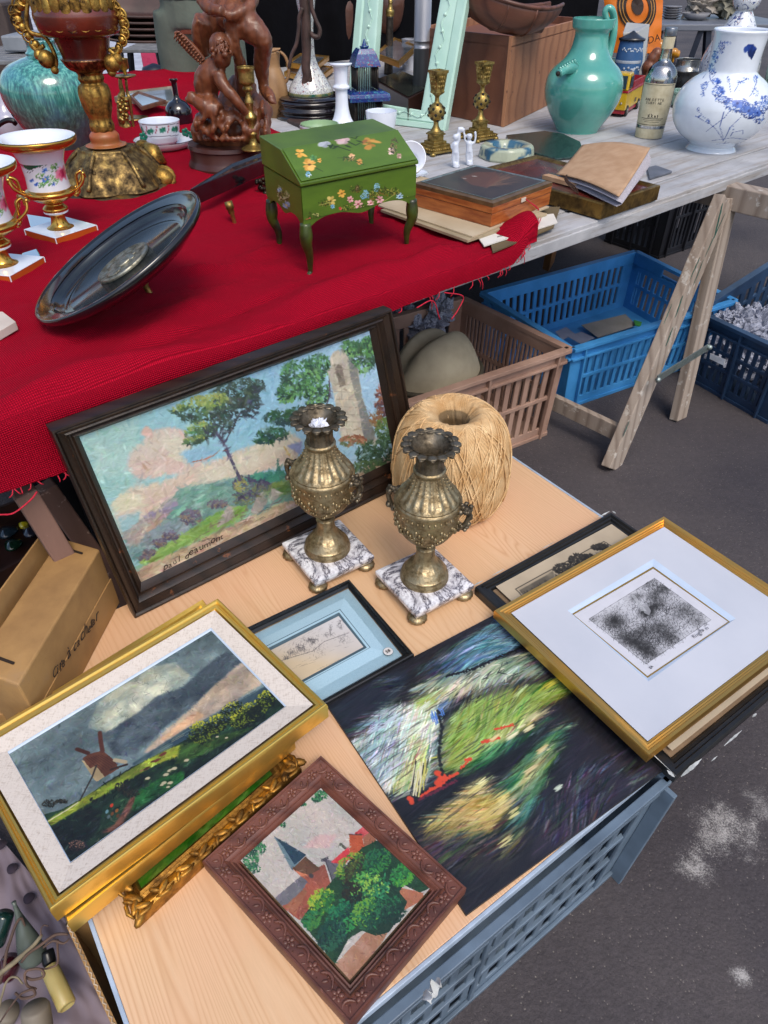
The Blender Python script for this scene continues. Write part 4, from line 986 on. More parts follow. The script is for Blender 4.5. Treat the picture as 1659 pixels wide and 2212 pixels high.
for x_, y_, L_, W_, c_ in ((770,830,60,22,'#cfc27a'),(880,880,60,26,'#d0c078'),(830,920,70,26,'#bca860'),(935,930,40,18,'#cfc684'),(900,1050,50,16,'#c4bb80'),(800,800,30,16,'#ded69a'),(700,940,80,26,'#a8935a'),(1130,820,30,7,'#b8c4b0'),(1000,560,40,9,'#dcd3a4'),(930,590,44,10,'#e0d8b0'),(850,600,36,8,'#d8c890'),(780,450,50,18,'#8fae54'),(670,520,26,14,'#9ab878'),(720,530,22,26,'#86ac6a'),(1010,740,50,8,'#cdb98a'),(1060,650,40,8,'#c8b480'),(1100,360,60,10,'#c8c048'),(540,470,50,18,'#d0d8c0'),(330,560,50,20,'#b0c0d0'),(400,520,60,16,'#c0ccd8')):
    for _ in range(9): cv.daba((x_+cv.r.normal(0,L_*.12), y_+cv.r.normal(0,W_*.5)), L_*.8, 2.6, -.62+cv.r.normal(0,.07), np.clip(hx(c_)+cv.r.normal(0,.05), 0, 1), .7)
cv.line([(520,870),(600,830),(680,790)], 2.4, '#5c1f30', .8, 1)
for _ in range(26): x = random.uniform(500,560); cv.line([(x,random.uniform(690,760)),(x-random.uniform(5,30),random.uniform(800,860))], 1., random.choice(('#cfc9a8','#14151a','#b8b25c')), .9)
for _ in range(14): x = random.uniform(570,620); y = random.uniform(470,520); cv.line([(x,y),(x+10,y+30)], 1.2, '#4c78c4', .8)
cv.line([(640,330),(760,300),(880,245),(1010,190)], 2.4, '#0e1016', .9, 1.4); cv.line([(600,480),(620,560),(605,660),(620,760)], 3., '#15181a', .7, 1.4)
cv.mesh(q, 'painted_face', oil_dark, t)
# ================================================================ blue-matted drawing
zD = B+.014
A = quad([(440,1398),(754,1250),(894.7,1411.8),None], zD); Bi = quad([(468,1402),(751.5,1264.6),(870,1410.5),None], zD-.005)
t, fr = picture('framed_drawing', 'black-framed pencil river sketch in a pale blue mat with a round numbered price dot', A, Bi,
    [(0,-.002),(.12,0),(.4,0),(.5,-.003),(.7,-.002),(1,-.005)], .0135, blackf, GW)
bluemat, n = mat('blue_mat_board'); n.col(n.ramp(n.noise(n.map(), 700, 3, .8), [(.3, lin('#8fb0c2')), (.7, lin('#a6c4d3'))])); n.rgh(.9)
darkblue = pm('slate_line', '#465d6a', '#3b505c', 30, .8); zi = zD-.0075
W0 = frame_rings(A, Bi, [(1.05,-.0075)], UP)[0]
def win(tr_, br_, z, dl): # window from its two visible right corners; dl = far side length
    a, b = P(V7(*tr_), z), P(V7(*br_), z); e = (W0[1]-W0[0]).normalized(); return [a-e*dl, a, b, b-e*dl]
Wa = win((830,240), (1083,560), zi, .205); Wb = win((828,247), (1076,560), zi-.0001, .2035); Wc = win((822,268), (1053,562), zi, .197); Wd = win((818,298), (1025,555), zi-.001, .190)
mb = loops(MB(), [W0, Wa]); loops(mb, [Wb, Wc]); mb.build('mat_board', bluemat, t, smooth=False)
ringof('ruled_line', Wa, Wb, darkblue, t); ringof('ruled_band', Wc, Wd, darkblue, t)
q = [p-UP*.0002 for p in Wd]
cv = Canvas(px4(q), 300, 170, '#bfbab6', V7, 15); cv.grad((600,700), (800,380), [(0,'#c4b296'), (.4,'#bdb5ae'), (1,'#c2c0c2')])
g_ = '#4c4a4e'
for _ in range(3): cv.line([(345,665+_*3),(600,590),(700,510),(905,432+_*4)], .7, g_, .5, .8)
for (x, y, rx, ry, n_) in ((500,560,60,40,170), (600,500,50,30,120), (430,600,50,25,90), (825,365,28,45,60), (750,400,14,35,40), (560,490,60,16,50), (720,450,60,14,40), (380,640,30,14,40), (850,480,50,50,50), (640,580,70,50,50)):
    for _ in range(n_):
        a, b_ = x+random.gauss(0,rx*.5), y+random.gauss(0,ry*.5); k = random.choice(((0,14),(3,16),(10,4),(14,-6))); cv.line([(a,b_),(a+k[0],b_+k[1])], .6, g_, .5)
for _ in range(26): x = random.uniform(420,900); y = 760-.42*(x-420)-random.uniform(0,60); cv.line([(x,y),(x+random.uniform(20,60),y-random.uniform(10,20))], .55, g_, .35)
for _ in range(40): x = random.uniform(320,680); y = 600-.5*(x-320)-random.uniform(0,50); cv.line([(x,y),(x+20,y-16)], .6, '#77706a', .4)
cv.line([(650,740),(700,715),(760,690),(820,665),(900,630),(1000,575)], .7, '#5a565a', .5, 1.6)
cv.mesh(q, 'drawing', flatink, t)
c0 = P(V7(1229,592), zi+.0006); mb = MB(); mb.lathe(c0, [(.0078,0),(.0078,.0004)], 32); st = mb.build('price_dot', pm('sticker', '#d8d6d4', None, 30, .6), t, smooth=False)
mb = MB(); mb.lathe(c0, [(.0083,-.0003),(.0083,.0001)], 32); mb.build('price_dot_rim', darkblue, t, smooth=False)
e = (P(V7(1255,575), zi)-P(V7(1205,605), zi)); text('58', .0085, c0-e.normalized()*.0052-UP.cross(e).normalized()*.003+UP*.0006, e, UP.cross(e), ink, st, 'number', shear=.1)
flat('glass_pane', frame_rings(A, Bi, [(.95,-.0055)], UP)[0], pane, t)
# ================================================================ ornate gilt frame with green picture
zF = B+.022
A = quad([None,(651-165,1657-232),(651,1657),(292,1990)], zF); A[0] = A[3]+A[1]-A[2]; Bi = quad([None,(587-128,1665-180),(587,1665),(302,1912)], zF-.006); Bi[0] = Bi[3]+Bi[1]-Bi[2]
t, fr = picture('gilt_framed_painting', 'carved gilt frame with a dark green painting, poking out under the two plain gold frames', A, Bi,
    [(0,-.006),(.05,-.002),(.18,.001),(.4,-.001),(.55,-.005),(.66,-.003),(.74,-.007),(.86,-.005),(1,-.009)], .0215, oldgilt, GW)
mb = MB()
for i in range(4):
    L = (A[(i+1) % 4]-A[i]).length; k = 0; e = (A[(i+1) % 4]-A[i]).normalized(); inn = Vector((e.y, -e.x, 0)); 
    if inn.dot(Bi[i]-A[i]) < 0: inn = -inn
    nL = int(L/.03); wdt = (Bi[i]-A[i]).dot(inn)
    for k in range(nL+1):
        c_ = A[i]+e*(L*(k+.5)/(nL+1))+inn*wdt*.27+UP*.001; s_ = 1 if k % 2 else -1
        mb.ball(c_, (.011,.0045,.0035), Matrix.Rotation(math.atan2(e.y,e.x)+.5*s_, 3, 'Z'), 10, 6); mb.ball(c_+e*.009+inn*.004*s_, (.0075,.003,.004), Matrix.Rotation(math.atan2(e.y,e.x)-.9*s_, 3, 'Z'), 8, 6)
        mb.tube([c_-e*.012-inn*.005, c_-e*.004-inn*.009+UP*.002, c_+e*.006-inn*.008+UP*.002, c_+e*.012-inn*.004], [.0012,.0025,.0025,.001], 6)
    for s_ in (-1,0,1): mb.ball(A[i].lerp(Bi[i], .35)+e*.012*s_, (.013,.006,.006), Matrix.Rotation(math.atan2(e.y,e.x)+.8*s_, 3, 'Z'), 10, 6)
mb.build('carving', oldgilt, fr)
q = frame_rings(A, Bi, [(1,-.0088)], UP)[0]
cv = Canvas(px4(q), 220, 130, '#2c4f14', VK, 21); cv.im = hx('#203c10')*(1-vnoise(130,220,4,3)[...,None])+hx('#4a7a20')*vnoise(130,220,4,3)[...,None]
cv.strokes(1600, 12, 2, 0, .05, .3); cv.poly([(940,1190),(960,1150),(1020,1105),(1065,1095),(1050,1130),(990,1180)], '#4a443a', '#6f6a5c', nz=14)
cv.strokes(200, 6, 1.4, 0, .1, .3, m=cv.mask([(940,1190),(960,1150),(1020,1105),(1065,1095),(1050,1130),(990,1180)]))
cv.mesh(q, 'canvas', oil_thick, t)
# ================================================================ second plain gold frame
zG = B+.050
A = quad([None,(438,1292),(636,1594),(144,1996)], zG); A[0] = A[3]+A[1]-A[2]; Bi = [a.lerp(a+(sum(A,Vector())/4-a)*1, .14)-UP*.005 for a in A]
t, fr = picture('framed_painting', 'plain gold picture frame lying hidden directly under the windmill painting', A, Bi, [(0,-.004),(.08,0),(.4,0),(.5,-.003),(.8,-.002),(1,-.006)], .027, goldp, GW)
cv = Canvas(px4(Bi), 60, 40, '#6a6a5a', VK, 22); cv.strokes(300, 6, 2, 0, .06); cv.mesh([b-UP*.0005 for b in Bi], 'canvas', oil, t)
# ================================================================ windmill painting
zW = B+.082
A = quad([None,(470,1290),(708,1521),(106,1967)], zW); A[0] = A[3]+A[1]-A[2]
Bi = quad([None,(463,1318),(676,1522),(128,1929)], zW-.004); Bi[0] = Bi[3]+Bi[1]-Bi[2]
t, fr = picture('windmill_painting', 'gold-framed oil painting of a windmill and sheep under storm clouds', A, Bi,
    [(0,-.006),(.04,-.002),(.14,0),(.3,.0),(.42,-.003),(.5,-.003),(.6,-.0005),(.8,-.001),(.88,-.004),(1,-.005)], .030, goldp, GW)
L1 = quad([None,(456,1351),(622,1524),(150.5,1868)], zW-.009); L1[0] = L1[3]+L1[1]-L1[2]
L2 = quad([None,(456,1362.5),(615,1527),(153,1862)], zW-.011); L2[0] = L2[3]+L2[1]-L2[2]
ringof('linen_mat', Bi, [a.lerp(b, .5) for a, b in zip(L1, L2)], linen, t); L1 = [a.lerp(b, .5) for a, b in zip(L1, L2)]; mb = loops(MB(), [[p+UP*.0008 for p in L1], [p+UP*.001 for p in [a.lerp(b, .5) for a, b in zip(L1, L2)]], L2]); mb.build('white_slip', whitelip, t, smooth=False)
q = L2
cv = Canvas(px4(q), 440, 250, '#6f8087', VK, 31)
N1 = vnoise(250,440,4,5,5)[...,None]; cv.im = hx('#4f6066')*(1-N1)+hx('#8a9a9a')*N1
cv.poly([(430,720),(480,600),(600,500),(720,430),(860,400),(930,470),(860,560),(760,590),(700,660),(600,720),(520,740)], '#b8baa6', '#8f9a92', soft=12, rag=.6, nz=10)
cv.poly([(620,600),(700,500),(800,470),(840,520),(760,580),(680,660)], '#c9c9b4', '#a6aca0', soft=6, rag=.8, nz=16)
cv.poly([(500,760),(620,680),(680,640),(760,570),(900,520),(1060,380),(1130,360),(1200,400),(1060,500),(940,620),(800,720),(660,850),(560,860)], '#434f58', '#5a666c', soft=9, rag=.55, nz=12)
cv.poly([(690,850),(800,740),(930,630),(1060,500),(1180,400),(1290,500),(1160,580),(1000,680),(860,760),(760,830)], '#9f9388', '#b8a690', soft=7, rag=.35)
cv.poly([(760,800),(860,710),(960,640),(1000,660),(880,740)], '#c9a888', soft=6, rag=.3); cv.poly([(880,540),(980,440),(1080,360),(1140,350),(1100,470),(960,560)], '#4c5860', soft=8, rag=.5)
cv.im *= (.80+.42*vnoise(250,440,13,77,5)[...,None]); cv.strokes(4200, 6, 1.5, .3, .045, 1.4, al=.55)
cv.poly([(640,900),(760,820),(900,730),(1060,650),(1290,520),(1400,600),(900,850),(700,920)], '#3a4f5c', '#5c6f6e', soft=3, rag=.3, nz=14)
for _ in range(16): x = random.uniform(760,1240); y = 905-.64*(x-640)+random.uniform(-6,25); cv.line([(x,y),(x+60,y-34)], .8, random.choice(('#9a9a84','#2f424c','#7d9490')), .5)
grd = [(190,1150),(300,1120),(430,1050),(520,985),(640,915),(830,820),(940,760),(1100,690),(1330,560),(1420,610),(1420,700),(345,1400)]
cv.poly(grd, '#26402c', '#1c2c24', nz=8, rag=.15)
cv.poly([(225,1175),(420,1055),(640,920),(820,825),(920,790),(900,850),(760,900),(620,980),(400,1110),(250,1200)], '#9aa43c', '#7a8a34', soft=3, rag=.35, nz=14)
cv.poly([(880,800),(1000,780),(1180,730),(1350,680),(1390,620),(1380,640),(1200,740),(1000,850),(860,900)], '#42602c', '#2f4a28', soft=4, rag=.4)
cv.poly([(620,1110),(680,1020),(800,960),(900,930),(900,980),(760,1060),(660,1130)], '#2f7038', '#22502c', soft=6, rag=.3); cv.poly([(480,1240),(560,1190),(640,1060),(660,1050),(640,1120),(580,1220)], '#6e4c40', soft=4, rag=.5)
cv.poly([(240,1210),(420,1110),(500,1120),(480,1220),(350,1370)], '#14201c', '#24302a', soft=6, rag=.4)
cv.im = np.where(cv.mask(grd)[...,None], cv.im*(.55+.85*vnoise(250,440,22,78,4)[...,None]), cv.im); cv.strokes(4200, 5, 1.1, -.1, .07, .6, m=cv.mask(grd), al=.75)
for p, rx, ry, n_ in (((980,745),60,55,130), ((1060,700),60,45,110), ((1170,680),55,40,110), ((1230,640),90,45,160), ((1300,580),50,40,80), ((1130,630),60,30,60)): cv.foliage(p, rx, ry, n_, 10, ['#b0b03c','#5f7028','#222e16','#141c12','#6a7828','#1a2414'], -.5)
cv.poly([(1190,650),(1250,610),(1290,620),(1240,670)], '#18221a', soft=4, alpha=.8)
for p, rx, ry in (((240,1090),35,18), ((590,1010),30,22), ((300,1080),30,10), ((640,1040),40,20)): cv.foliage(p, rx, ry, 40, 8, ['#2a2a22','#3a3628','#1c201a'])
cv.poly([(400,880),(440,945),(470,985),(510,960),(500,935),(470,900)], '#b8a888', '#9a8a6c'); cv.poly([(402,872),(430,850),(500,832),(560,880),(580,920),(510,962),(470,905),(440,920)], '#5c3a2c', '#6f4a38', nz=16)
for k in range(7): cv.line([(420+k*12,870-k*3),(500+k*12,935-k*6)], .6, '#3a241c', .6)
cv.line([(500,835),(492,790),(487,745)], 4.6, '#5c3a30'); cv.line([(430,845),(375,825)], 4.2, '#4c3028'); cv.line([(560,878),(612,888)], 4.2, '#a89c84'); cv.line([(540,925),(620,900)], 2.4, '#3c2c26'); cv.line([(470,905),(450,960),(390,1075)], 1.8, '#3a3632')
cv.line([(230,1180),(330,1120),(380,1085)], 1.2, '#c9c2a8', .7)
for x in (445,455,470,610,620,628): y = {445:1070,455:1080,470:1075,610:985,620:980,628:990}[x]; cv.daba((x,y), 8, 12, .2, '#1c2420')
for p, r, c_ in (((765,880),22,'#6e3830'),((795,850),24,'#6e3a30'),((745,885),14,'#5c3028'),((715,920),22,'#4a3428'),((690,930),12,'#8a6a50')): cv.daba(p, r, r*.4, -.5, c_)
for p, r in (((720,968),16),((830,930),18),((850,920),18),((810,950),18),((800,990),17),((830,990),18),((910,880),16),((820,1010),12),((790,1000),12),((1060,765),10),((1105,770),10)): wm_sheep(cv, p, r)
for p, c_ in (((545,1100),'#b8442c'),((570,1125),'#8c5c30'),((522,1130),'#6a8c94'),((548,1140),'#6e4a2c'),((575,1150),'#5c4028'),((530,1155),'#5a6a6c')): cv.daba(p, 9, 12, .2, c_)
cv.foliage((375,1295), 40, 28, 60, 6, ['#5a4640','#8a6a5c','#3a2c2a','#241c1c'])
for _ in range(26):
    x, y = random.uniform(300,950), random.uniform(450,700); pts_ = [(x,y)]
    for k in range(5): x += random.uniform(-22,22); y += random.uniform(-20,20); pts_.append((x,y))
    cv.line(pts_, .55, '#3f4a4c', .35)
cv.im = np.clip(cv.im, 0, 1)**1.2
cv.mesh(q, 'canvas', oil_dark, t)
# ================================================================ carved brown frame with the village
zV = B+.026
A = quad([(435.6,1859),(693,1629.5),(1008,1915.7),(756,2214)], zV); Bi = quad([(519.5,1859),(693,1702.5),(928,1920),(756,2117)], zV-.008)
t, fr = picture('village_painting', 'small oil painting of village roofs and a spire in a carved reddish-brown wooden frame', A, Bi,
    [(0,-.003),(.04,0),(.1,0),(.13,-.002),(.56,-.002),(.59,0),(.66,-.001),(.7,-.004),(.76,-.003),(.86,-.007),(.92,-.006),(1,-.011)], .0255, carvedw, GW)
mb = MB()
for i in range(4):
    a0, b0 = frame_rings(A, Bi, [(.345,-.002)], UP)[0][i], frame_rings(A, Bi, [(.345,-.002)], UP)[0][(i+1) % 4]
    e = (b0-a0).normalized(); L = (b0-a0).length; R_ = math.atan2(e.y, e.x); inn = Vector((-e.y, e.x, 0)); nn = max(5, int(L/.036))
    for k in range(nn):
        c_ = a0+e*(L*(k+.5)/nn); pr_ = .0058
        for j in range(5): aa = 2*PI*j/5+k; mb.ball(c_+Vector((math.cos(aa), math.sin(aa), 0))*pr_*.75, (.0036,.0027,.0020), Matrix.Rotation(aa, 3, 'Z'), 8, 6)
        mb.ball(c_, .0017, None, 8, 6)
        d_ = L/nn/2
        for s_ in (-1, 1):
            pts_ = [c_+e*(d_*.45)*1+inn*s_*.001, c_+e*(d_*.75)+inn*s_*.0075, c_+e*(d_*1.15)+inn*s_*.0085, c_+e*(d_*1.5)+inn*s_*.003]
            mb.tube([Vector(x) for x in smoothpts(pts_, 4)], [.0009+.0011*math.sin(PI*(q_+.5)/14) for q_ in range(len(smoothpts(pts_, 4)))], 6)
        mb.ball(c_+e*d_, (.0045,.0018,.0018), Matrix.Rotation(R_+.9, 3, 'Z'), 8, 6)
        for s_ in (-1,0,1): mb.ball(c_+e*(d_+.001*s_)+inn*(.0055+abs(s_)*.001)*(1 if k % 2 else -1)+e*s_*.003, .0012, None, 6, 5)
mb.build('carved_band', carvedw, fr)
q = frame_rings(A, Bi, [(1,-.0108+.008)], UP)[0]; q = [p-UP*.008 for p in quad([(519.5,1859),(693,1702.5),(928,1920),(756,2117)], zV-.0105)]; q = [p+UP*.008 for p in q]
cv = Canvas(px4(q), 330, 360, '#b5afa8', VL, 41); N1 = vnoise(360,330,5,6)[...,None]; cv.im = hx('#a8a8a2')*(1-N1)+hx('#c2b6ae')*N1
cv.poly([(600,640),(760,640),(820,560),(700,560)], '#c2a8a4', soft=10, rag=.4); cv.strokes(3000, 8, 1.6, 1.2, .03, 1., al=.6)
cv.poly([(440,940),(600,805),(660,830),(540,980),(480,985)], '#77757a', '#66646a', rag=.1); cv.poly([(555,770),(640,790),(740,735),(775,850),(640,1030),(590,1070),(480,985),(560,960),(640,840)], '#a05c48', '#8c5444', nz=8, rag=.12)
cv.poly([(500,990),(620,880),(640,900),(560,1040)], '#8a5a44', '#a06a50', soft=2, rag=.3)
cv.poly([(438,568),(630,680),(590,720),(545,770)], '#30495a', '#263c48'); cv.poly([(438,568),(500,640),(590,725),(545,770),(500,690)], '#6a8088', soft=1); cv.poly([(480,610),(630,682),(560,740)], '#2c4554')
cv.poly([(545,765),(625,692),(715,765),(650,800),(600,790)], '#6a4c38', '#59402f'); cv.poly([(550,765),(610,790),(640,800),(600,810)], '#c07a5c')
cv.daba((660,805), 16, 16, 0, '#4a4444'); cv.poly([(740,705),(870,740),(850,790),(780,835),(760,760)], '#6c6a70', '#5c5c62'); cv.line([(742,712),(785,832)], 1.6, '#3f4046'); cv.line([(725,715),(755,700)], 4, '#4a4a50')
cv.poly([(775,725),(885,630),(890,700),(860,740)], '#bc3f44', '#c9565a'); cv.poly([(885,580),(965,515),(1010,545),(960,590)], '#b8444a', '#c06060'); cv.poly([(885,560),(960,565),(975,640),(890,740)], '#b05a38', '#9a4c30'); cv.line([(885,560),(958,562)], 2.4, '#5c4034'); cv.line([(835,620),(860,640)], 5, '#5a5a50')
cv.poly([(965,575),(1010,545),(1050,600),(975,640)], '#96644c', rag=.1)
cv.poly([(1170,870),(1320,905),(1330,940),(1200,1015)], '#b4795c', '#a66e54', rag=.2); cv.poly([(790,1340),(980,1140),(1130,1110),(1080,1200),(888,1430)], '#b08c78', '#a0785f', nz=8)
tm = [(595,1075),(660,980),(760,860),(870,740),(960,640),(1050,595),(1150,660),(1260,780),(1360,880),(1300,905),(1210,860),(1180,900),(1230,960),(1200,1020),(1120,1140),(1040,1160),(960,1130),(880,1180),(800,1330),(700,1200)]
mk = cv.poly(tm, '#1c3a2a', '#24482c', rag=.3)
for (x, y, rx, ry, n_, cc) in ((720,960,90,70,110,['#9aac3c','#4f8a34','#2c6a38']), (900,760,110,80,120,['#8a9c3c','#4c7a34','#3a3428','#2c5c34']), (1010,880,120,110,170,['#5a9a4c','#8ab04c','#2c7048','#3a8a5c']), (1050,720,90,70,110,['#2c6a44','#1c4a38','#3a7a3c']), (1200,800,80,60,100,['#3a8a44','#2c6a3c','#5a9a3c']), (860,1040,140,90,170,['#2c7a50','#1c5a44','#163c34','#3a8a4c']), (1000,1030,100,90,130,['#6a9a3c','#2c6a44','#1c4838']), (780,1160,100,80,130,['#1c4a3c','#163430','#2a5c44']), (1120,1000,80,100,110,['#2a6a44','#1c4434','#1a3a30']), (900,900,60,70,60,['#2a2a20','#33301f','#1c2a20']), (660,1070,60,50,60,['#2c7044','#48803c'])): cv.foliage((x,y), rx, ry, n_, 17, cc, -.8)
for (x, y, rx, ry, n_) in ((715,325,45,26,36), (690,350,30,16,20), (610,380,18,12,12), (490,500,20,12,12), (340,640,55,40,60), (300,710,45,55,60), (320,760,40,30,30)): cv.foliage((x,y), rx, ry, n_, 13, ['#2c5c48','#3a7a4c','#4c8a5c','#234a3c'])
cv.poly([(860,750),(960,690),(900,820),(860,850)], '#4a4028', soft=3, alpha=.5)
cv.strokes(2600, 6, 1.3, .6, .06, 1.2, al=.55); cv.im = np.clip(cv.im, 0, 1)**1.15
cv.mesh(q, 'canvas', oil, t)
# ------------------------------------------------------------------ materials of the bric-a-brac
def glaze(name, c1, c2=None, scale=8, rough=.12, stretch=(1,1,1), bump=.0, lo=.35, hi=.65, coat=.6): return pm(name, c1, c2, scale, rough, bump=bump, bscale=30, stretch=stretch, coat=coat, lo=lo, hi=hi)
porc = glaze('white_porcelain', '#dfe5ee', '#d3dae6', 6, .14)
milk = glaze('milk_glass', '#e4eaf4', '#d8e0ee', 5, .12)
brass = metalmat('aged_brass', '#b39a5c', '#8a7440', '#3d3420', .32, 60, .3, 200)
bronze = metalmat('gilt_bronze', '#a89878', '#857456', '#352c22', .38, 70, .6, 240, .26, .58)
giltw = metalmat('rubbed_gilding', '#bd9a4e', '#94743a', '#30241a', .42, 46, .9, 130, .34, .62)
redlac = pm('worn_red_lacquer', '#6b2a1a', '#33140f', 9, .28, bump=.25, bscale=60, coat=.4)
gold_band = metalmat('burnished_gold', '#d0a24e', '#b98a3c', '#8a6228', .2, 20, .03, 90, .2, .4)
carved = woodmat('carved_walnut', '#7c482c', '#653a25', '#482a1c', freq=70, stretch=.2, rough=.4, axis=2, coat=.1, bump=.6, dist=5, wear=('#9a6440', .62))
darkbase = woodmat('turned_dark_wood', '#4a2b26', '#341d1b', freq=30, stretch=.3, rough=.35, bump=.1)
PG = 'porcelain urns on the red cloth'
def flowers_lathe(base, prof, vw, nx=300, ny=200, bc='#dfe5ee', seed=1, seg=96, span=PI):
    """an unrolled design (angle x height) for a turned body; returns canvas and a builder"""
    z0, z1 = prof[0][1], max(z for _, z in prof); va = math.atan2(-base.y, -base.x)     # direction to the viewer
    zs = np.array([z for _, z in prof]); rs = np.array([r for r, _ in prof]); top = int(np.argmax(zs)); zs, rs = zs[:top+1], rs[:top+1]
    o = np.argsort(zs)
    def mp(p):
        # height from the photo row, angle from the photo column (front half only)
        w_ = PY((CX, p[1]), base.y); z = w_.z-base.z; ax = proj((base.x, base.y, w_.z)); t_ = depth((base.x, base.y, w_.z))
        r = np.interp(z, zs[o], rs[o]);
        for _ in range(2):      # the near surface sits closer than the axis
            pass
        s_ = np.clip((p[0]-ax[0])*t_/F/max(r, 1e-4), -.98, .98); th = math.asin(s_)
        yy = base.y-r*math.cos(th)*.95; z = PY((CX, p[1]), yy).z-base.z
        return .5+th/span, 1-(z-z0)/(z1-z0)
    cv = Canvas(None, nx, ny, bc, vw, seed, mapper=mp)
    def colour(mb, kv):
        V_ = np.array(mb.v)-np.array(base); a = np.arctan2(V_[:,1], V_[:,0])-va; a = (a+PI) % (2*PI)-PI
        u = .5+a/span; v = 1-(V_[:,2]-z0)/(z1-z0); C_ = cv.sample(np.clip(u, 0, 1), np.clip(v, 0, 1))
        out = (u < 0) | (u > 1); C_[out] = np.array(lin(bc)) if not kv else cv.sample(np.clip(np.abs(((u+.0) % 1)), 0, 1), np.clip(v, 0, 1))[out]
        mb.c = C_; return mb
    return cv, colour
def dense(prof, n=6): return [tuple(x) for x in smoothpts(prof, n)]
def lin_prof(prof, step=.003):
    out = [prof[0]]
    for (r0, z0), (r1, z1) in zip(prof, prof[1:]):
        k = max(1, int(math.hypot(r1-r0, z1-z0)/step))
        for i in range(1, k+1): out.append((r0+(r1-r0)*i/k, z0+(z1-z0)*i/k))
    return out
ceram = vcmat('painted_glaze', .14, .02, 60, coat=.6)
# ------------------------------------------------------------------ porcelain urn (pair)
b, pr = axis_prof(VD, (375,690), T+.0, [(690,100),(660,95),(640,78),(615,50),(570,40),(548,44),(540,66),(520,70),(508,60),(490,48),(468,95),(440,135),(415,142),(398,120),(330,116),(250,122),(200,130),(172,140),(155,190),(135,222),(110,230),(100,228)])
urn = thing('porcelain_urn', 'flower-painted porcelain urn with gilt twin handles, standing beside the black oval dish', 'urn', b, PG)
zi_ = [z for _, z in pr]
ph = .019
ex = (P(VD(405,745),T+ph)-P(VD(215,690),T+ph)); sz = ex.length; ex.normalize(); ra = math.atan2(ex.y, ex.x)
mb = MB(); mb.box(b+UP*ph/2, (sz,sz,ph), ra); mb.build('plinth', pm('orange_glaze', '#b5521f', '#9a4218', 12, .2, coat=.5), urn, bevel=.001, smooth=False)
mb = MB(); mb.box(b+UP*(ph+.0005), (sz*1.01,sz*1.01,.0014), ra); mb.box(b+UP*.001, (sz*1.02,sz*1.02,.0025), ra)
for sx in (-1,1):
    for sy in (-1,1):
        M_ = Matrix.Rotation(ra, 3, 'Z'); mb.box(b+M_@Vector((sx*sz*.502,sy*sz*.502,0))+UP*ph/2, (.002,.002,ph), ra)
mb.build('plinth_rim', porc, urn, bevel=.0006, smooth=False)
kf = [i for i, _ in enumerate(pr)]
foot = [(r, max(z, ph+.001)) for r, z in pr[:11]]; mb = MB(); mb.lathe(b, dense(foot, 4), 40); mb.build('foot', gold_band, urn)
mb = MB(); mb.lathe(b, dense(pr[10:14], 5), 48); mb.build('gilt_bowl', gold_band, urn)
mb = MB(); rr_, zz_ = pr[6]; mb.lathe(b+UP*zz_, [(rr_*.8,-.004),(rr_*1.05,-.001),(rr_*1.05,.002),(rr_*.8,.005)], 40); mb.build('knop_ring', porc, urn)
body = lin_prof(pr[13:18], .0015)
cv, colr = flowers_lathe(b, body, VD, 340, 170, '#dde3ec', 4)
cv.poly([(-150,150),(420,90),(440,250),(300,290),(200,300),(100,250),(-150,260)], '#0f6a4a', '#0c5640'); 
cv.poly([(150,300),(250,270),(330,225),(395,230),(420,420),(150,420)], '#dde3ec')
for x, y in ((200,235),(240,215),(280,205),(335,190),(230,190),(300,170),(380,180)): cv.flower((x,y), 16, '#d8806c', '#c05040', 4)
cv.flower((130,235), 45, '#e8a8bc', '#c04870', 7); cv.flower((365,325), 44, '#e48aa4', '#b8305c', 8); cv.flower((365,325), 26, '#c8486c', '#a82850', 6)
cv.flower((270,352), 22, '#3a6cc4', '#e0c840', 6); cv.flower((265,300), 16, '#4a7cd0', '#2a50a0', 5); cv.flower((220,375), 13, '#3a60b8', '#2a50a0', 5); cv.flower((315,385), 12, '#3a60b8', '#2a50a0', 5); cv.flower((195,350), 12, '#4a78c8', '#2a50a0', 5)
for p in ((310,300),(240,330),(300,340),(330,370),(250,380),(285,375),(320,280)): cv.foliage(p, 22, 18, 9, 9, ['#5a9a4c','#7ab060','#3a7a3c'])
for k in range(18): x = 165+k*14; y = 305-k*5+8*math.sin(k*1.3); cv.line([(x,y),(x+9,y-8)], 1.4, '#1c2420'); cv.daba((x+4,y-2), 4, 2, 1, '#1c2420')
mb = MB(); mb.lathe(b, body, 120, cap=False); colr(mb, True); mb.build('body', ceram, urn)
lip = dense(pr[17:], 4)
mb = MB(); mb.lathe(b, lip+[(r-.002, z-.001) for r, z in reversed(lip[-6:])][:2], 56, cap=False); mb.build('gilt_lip', gold_band, urn)
ro, zo = pr[-1]; mb = MB(); mb.lathe(b, [(ro-.001,zo+.001),(ro*.93,zo+.0005),(ro*.8,zo-.006),(ro*.66,zo-.022),(ro*.52,zo-.05),(ro*.48,zo-.085),(.001,zo-.09)], 56, cap=False); mb.build('inside', porc, urn)
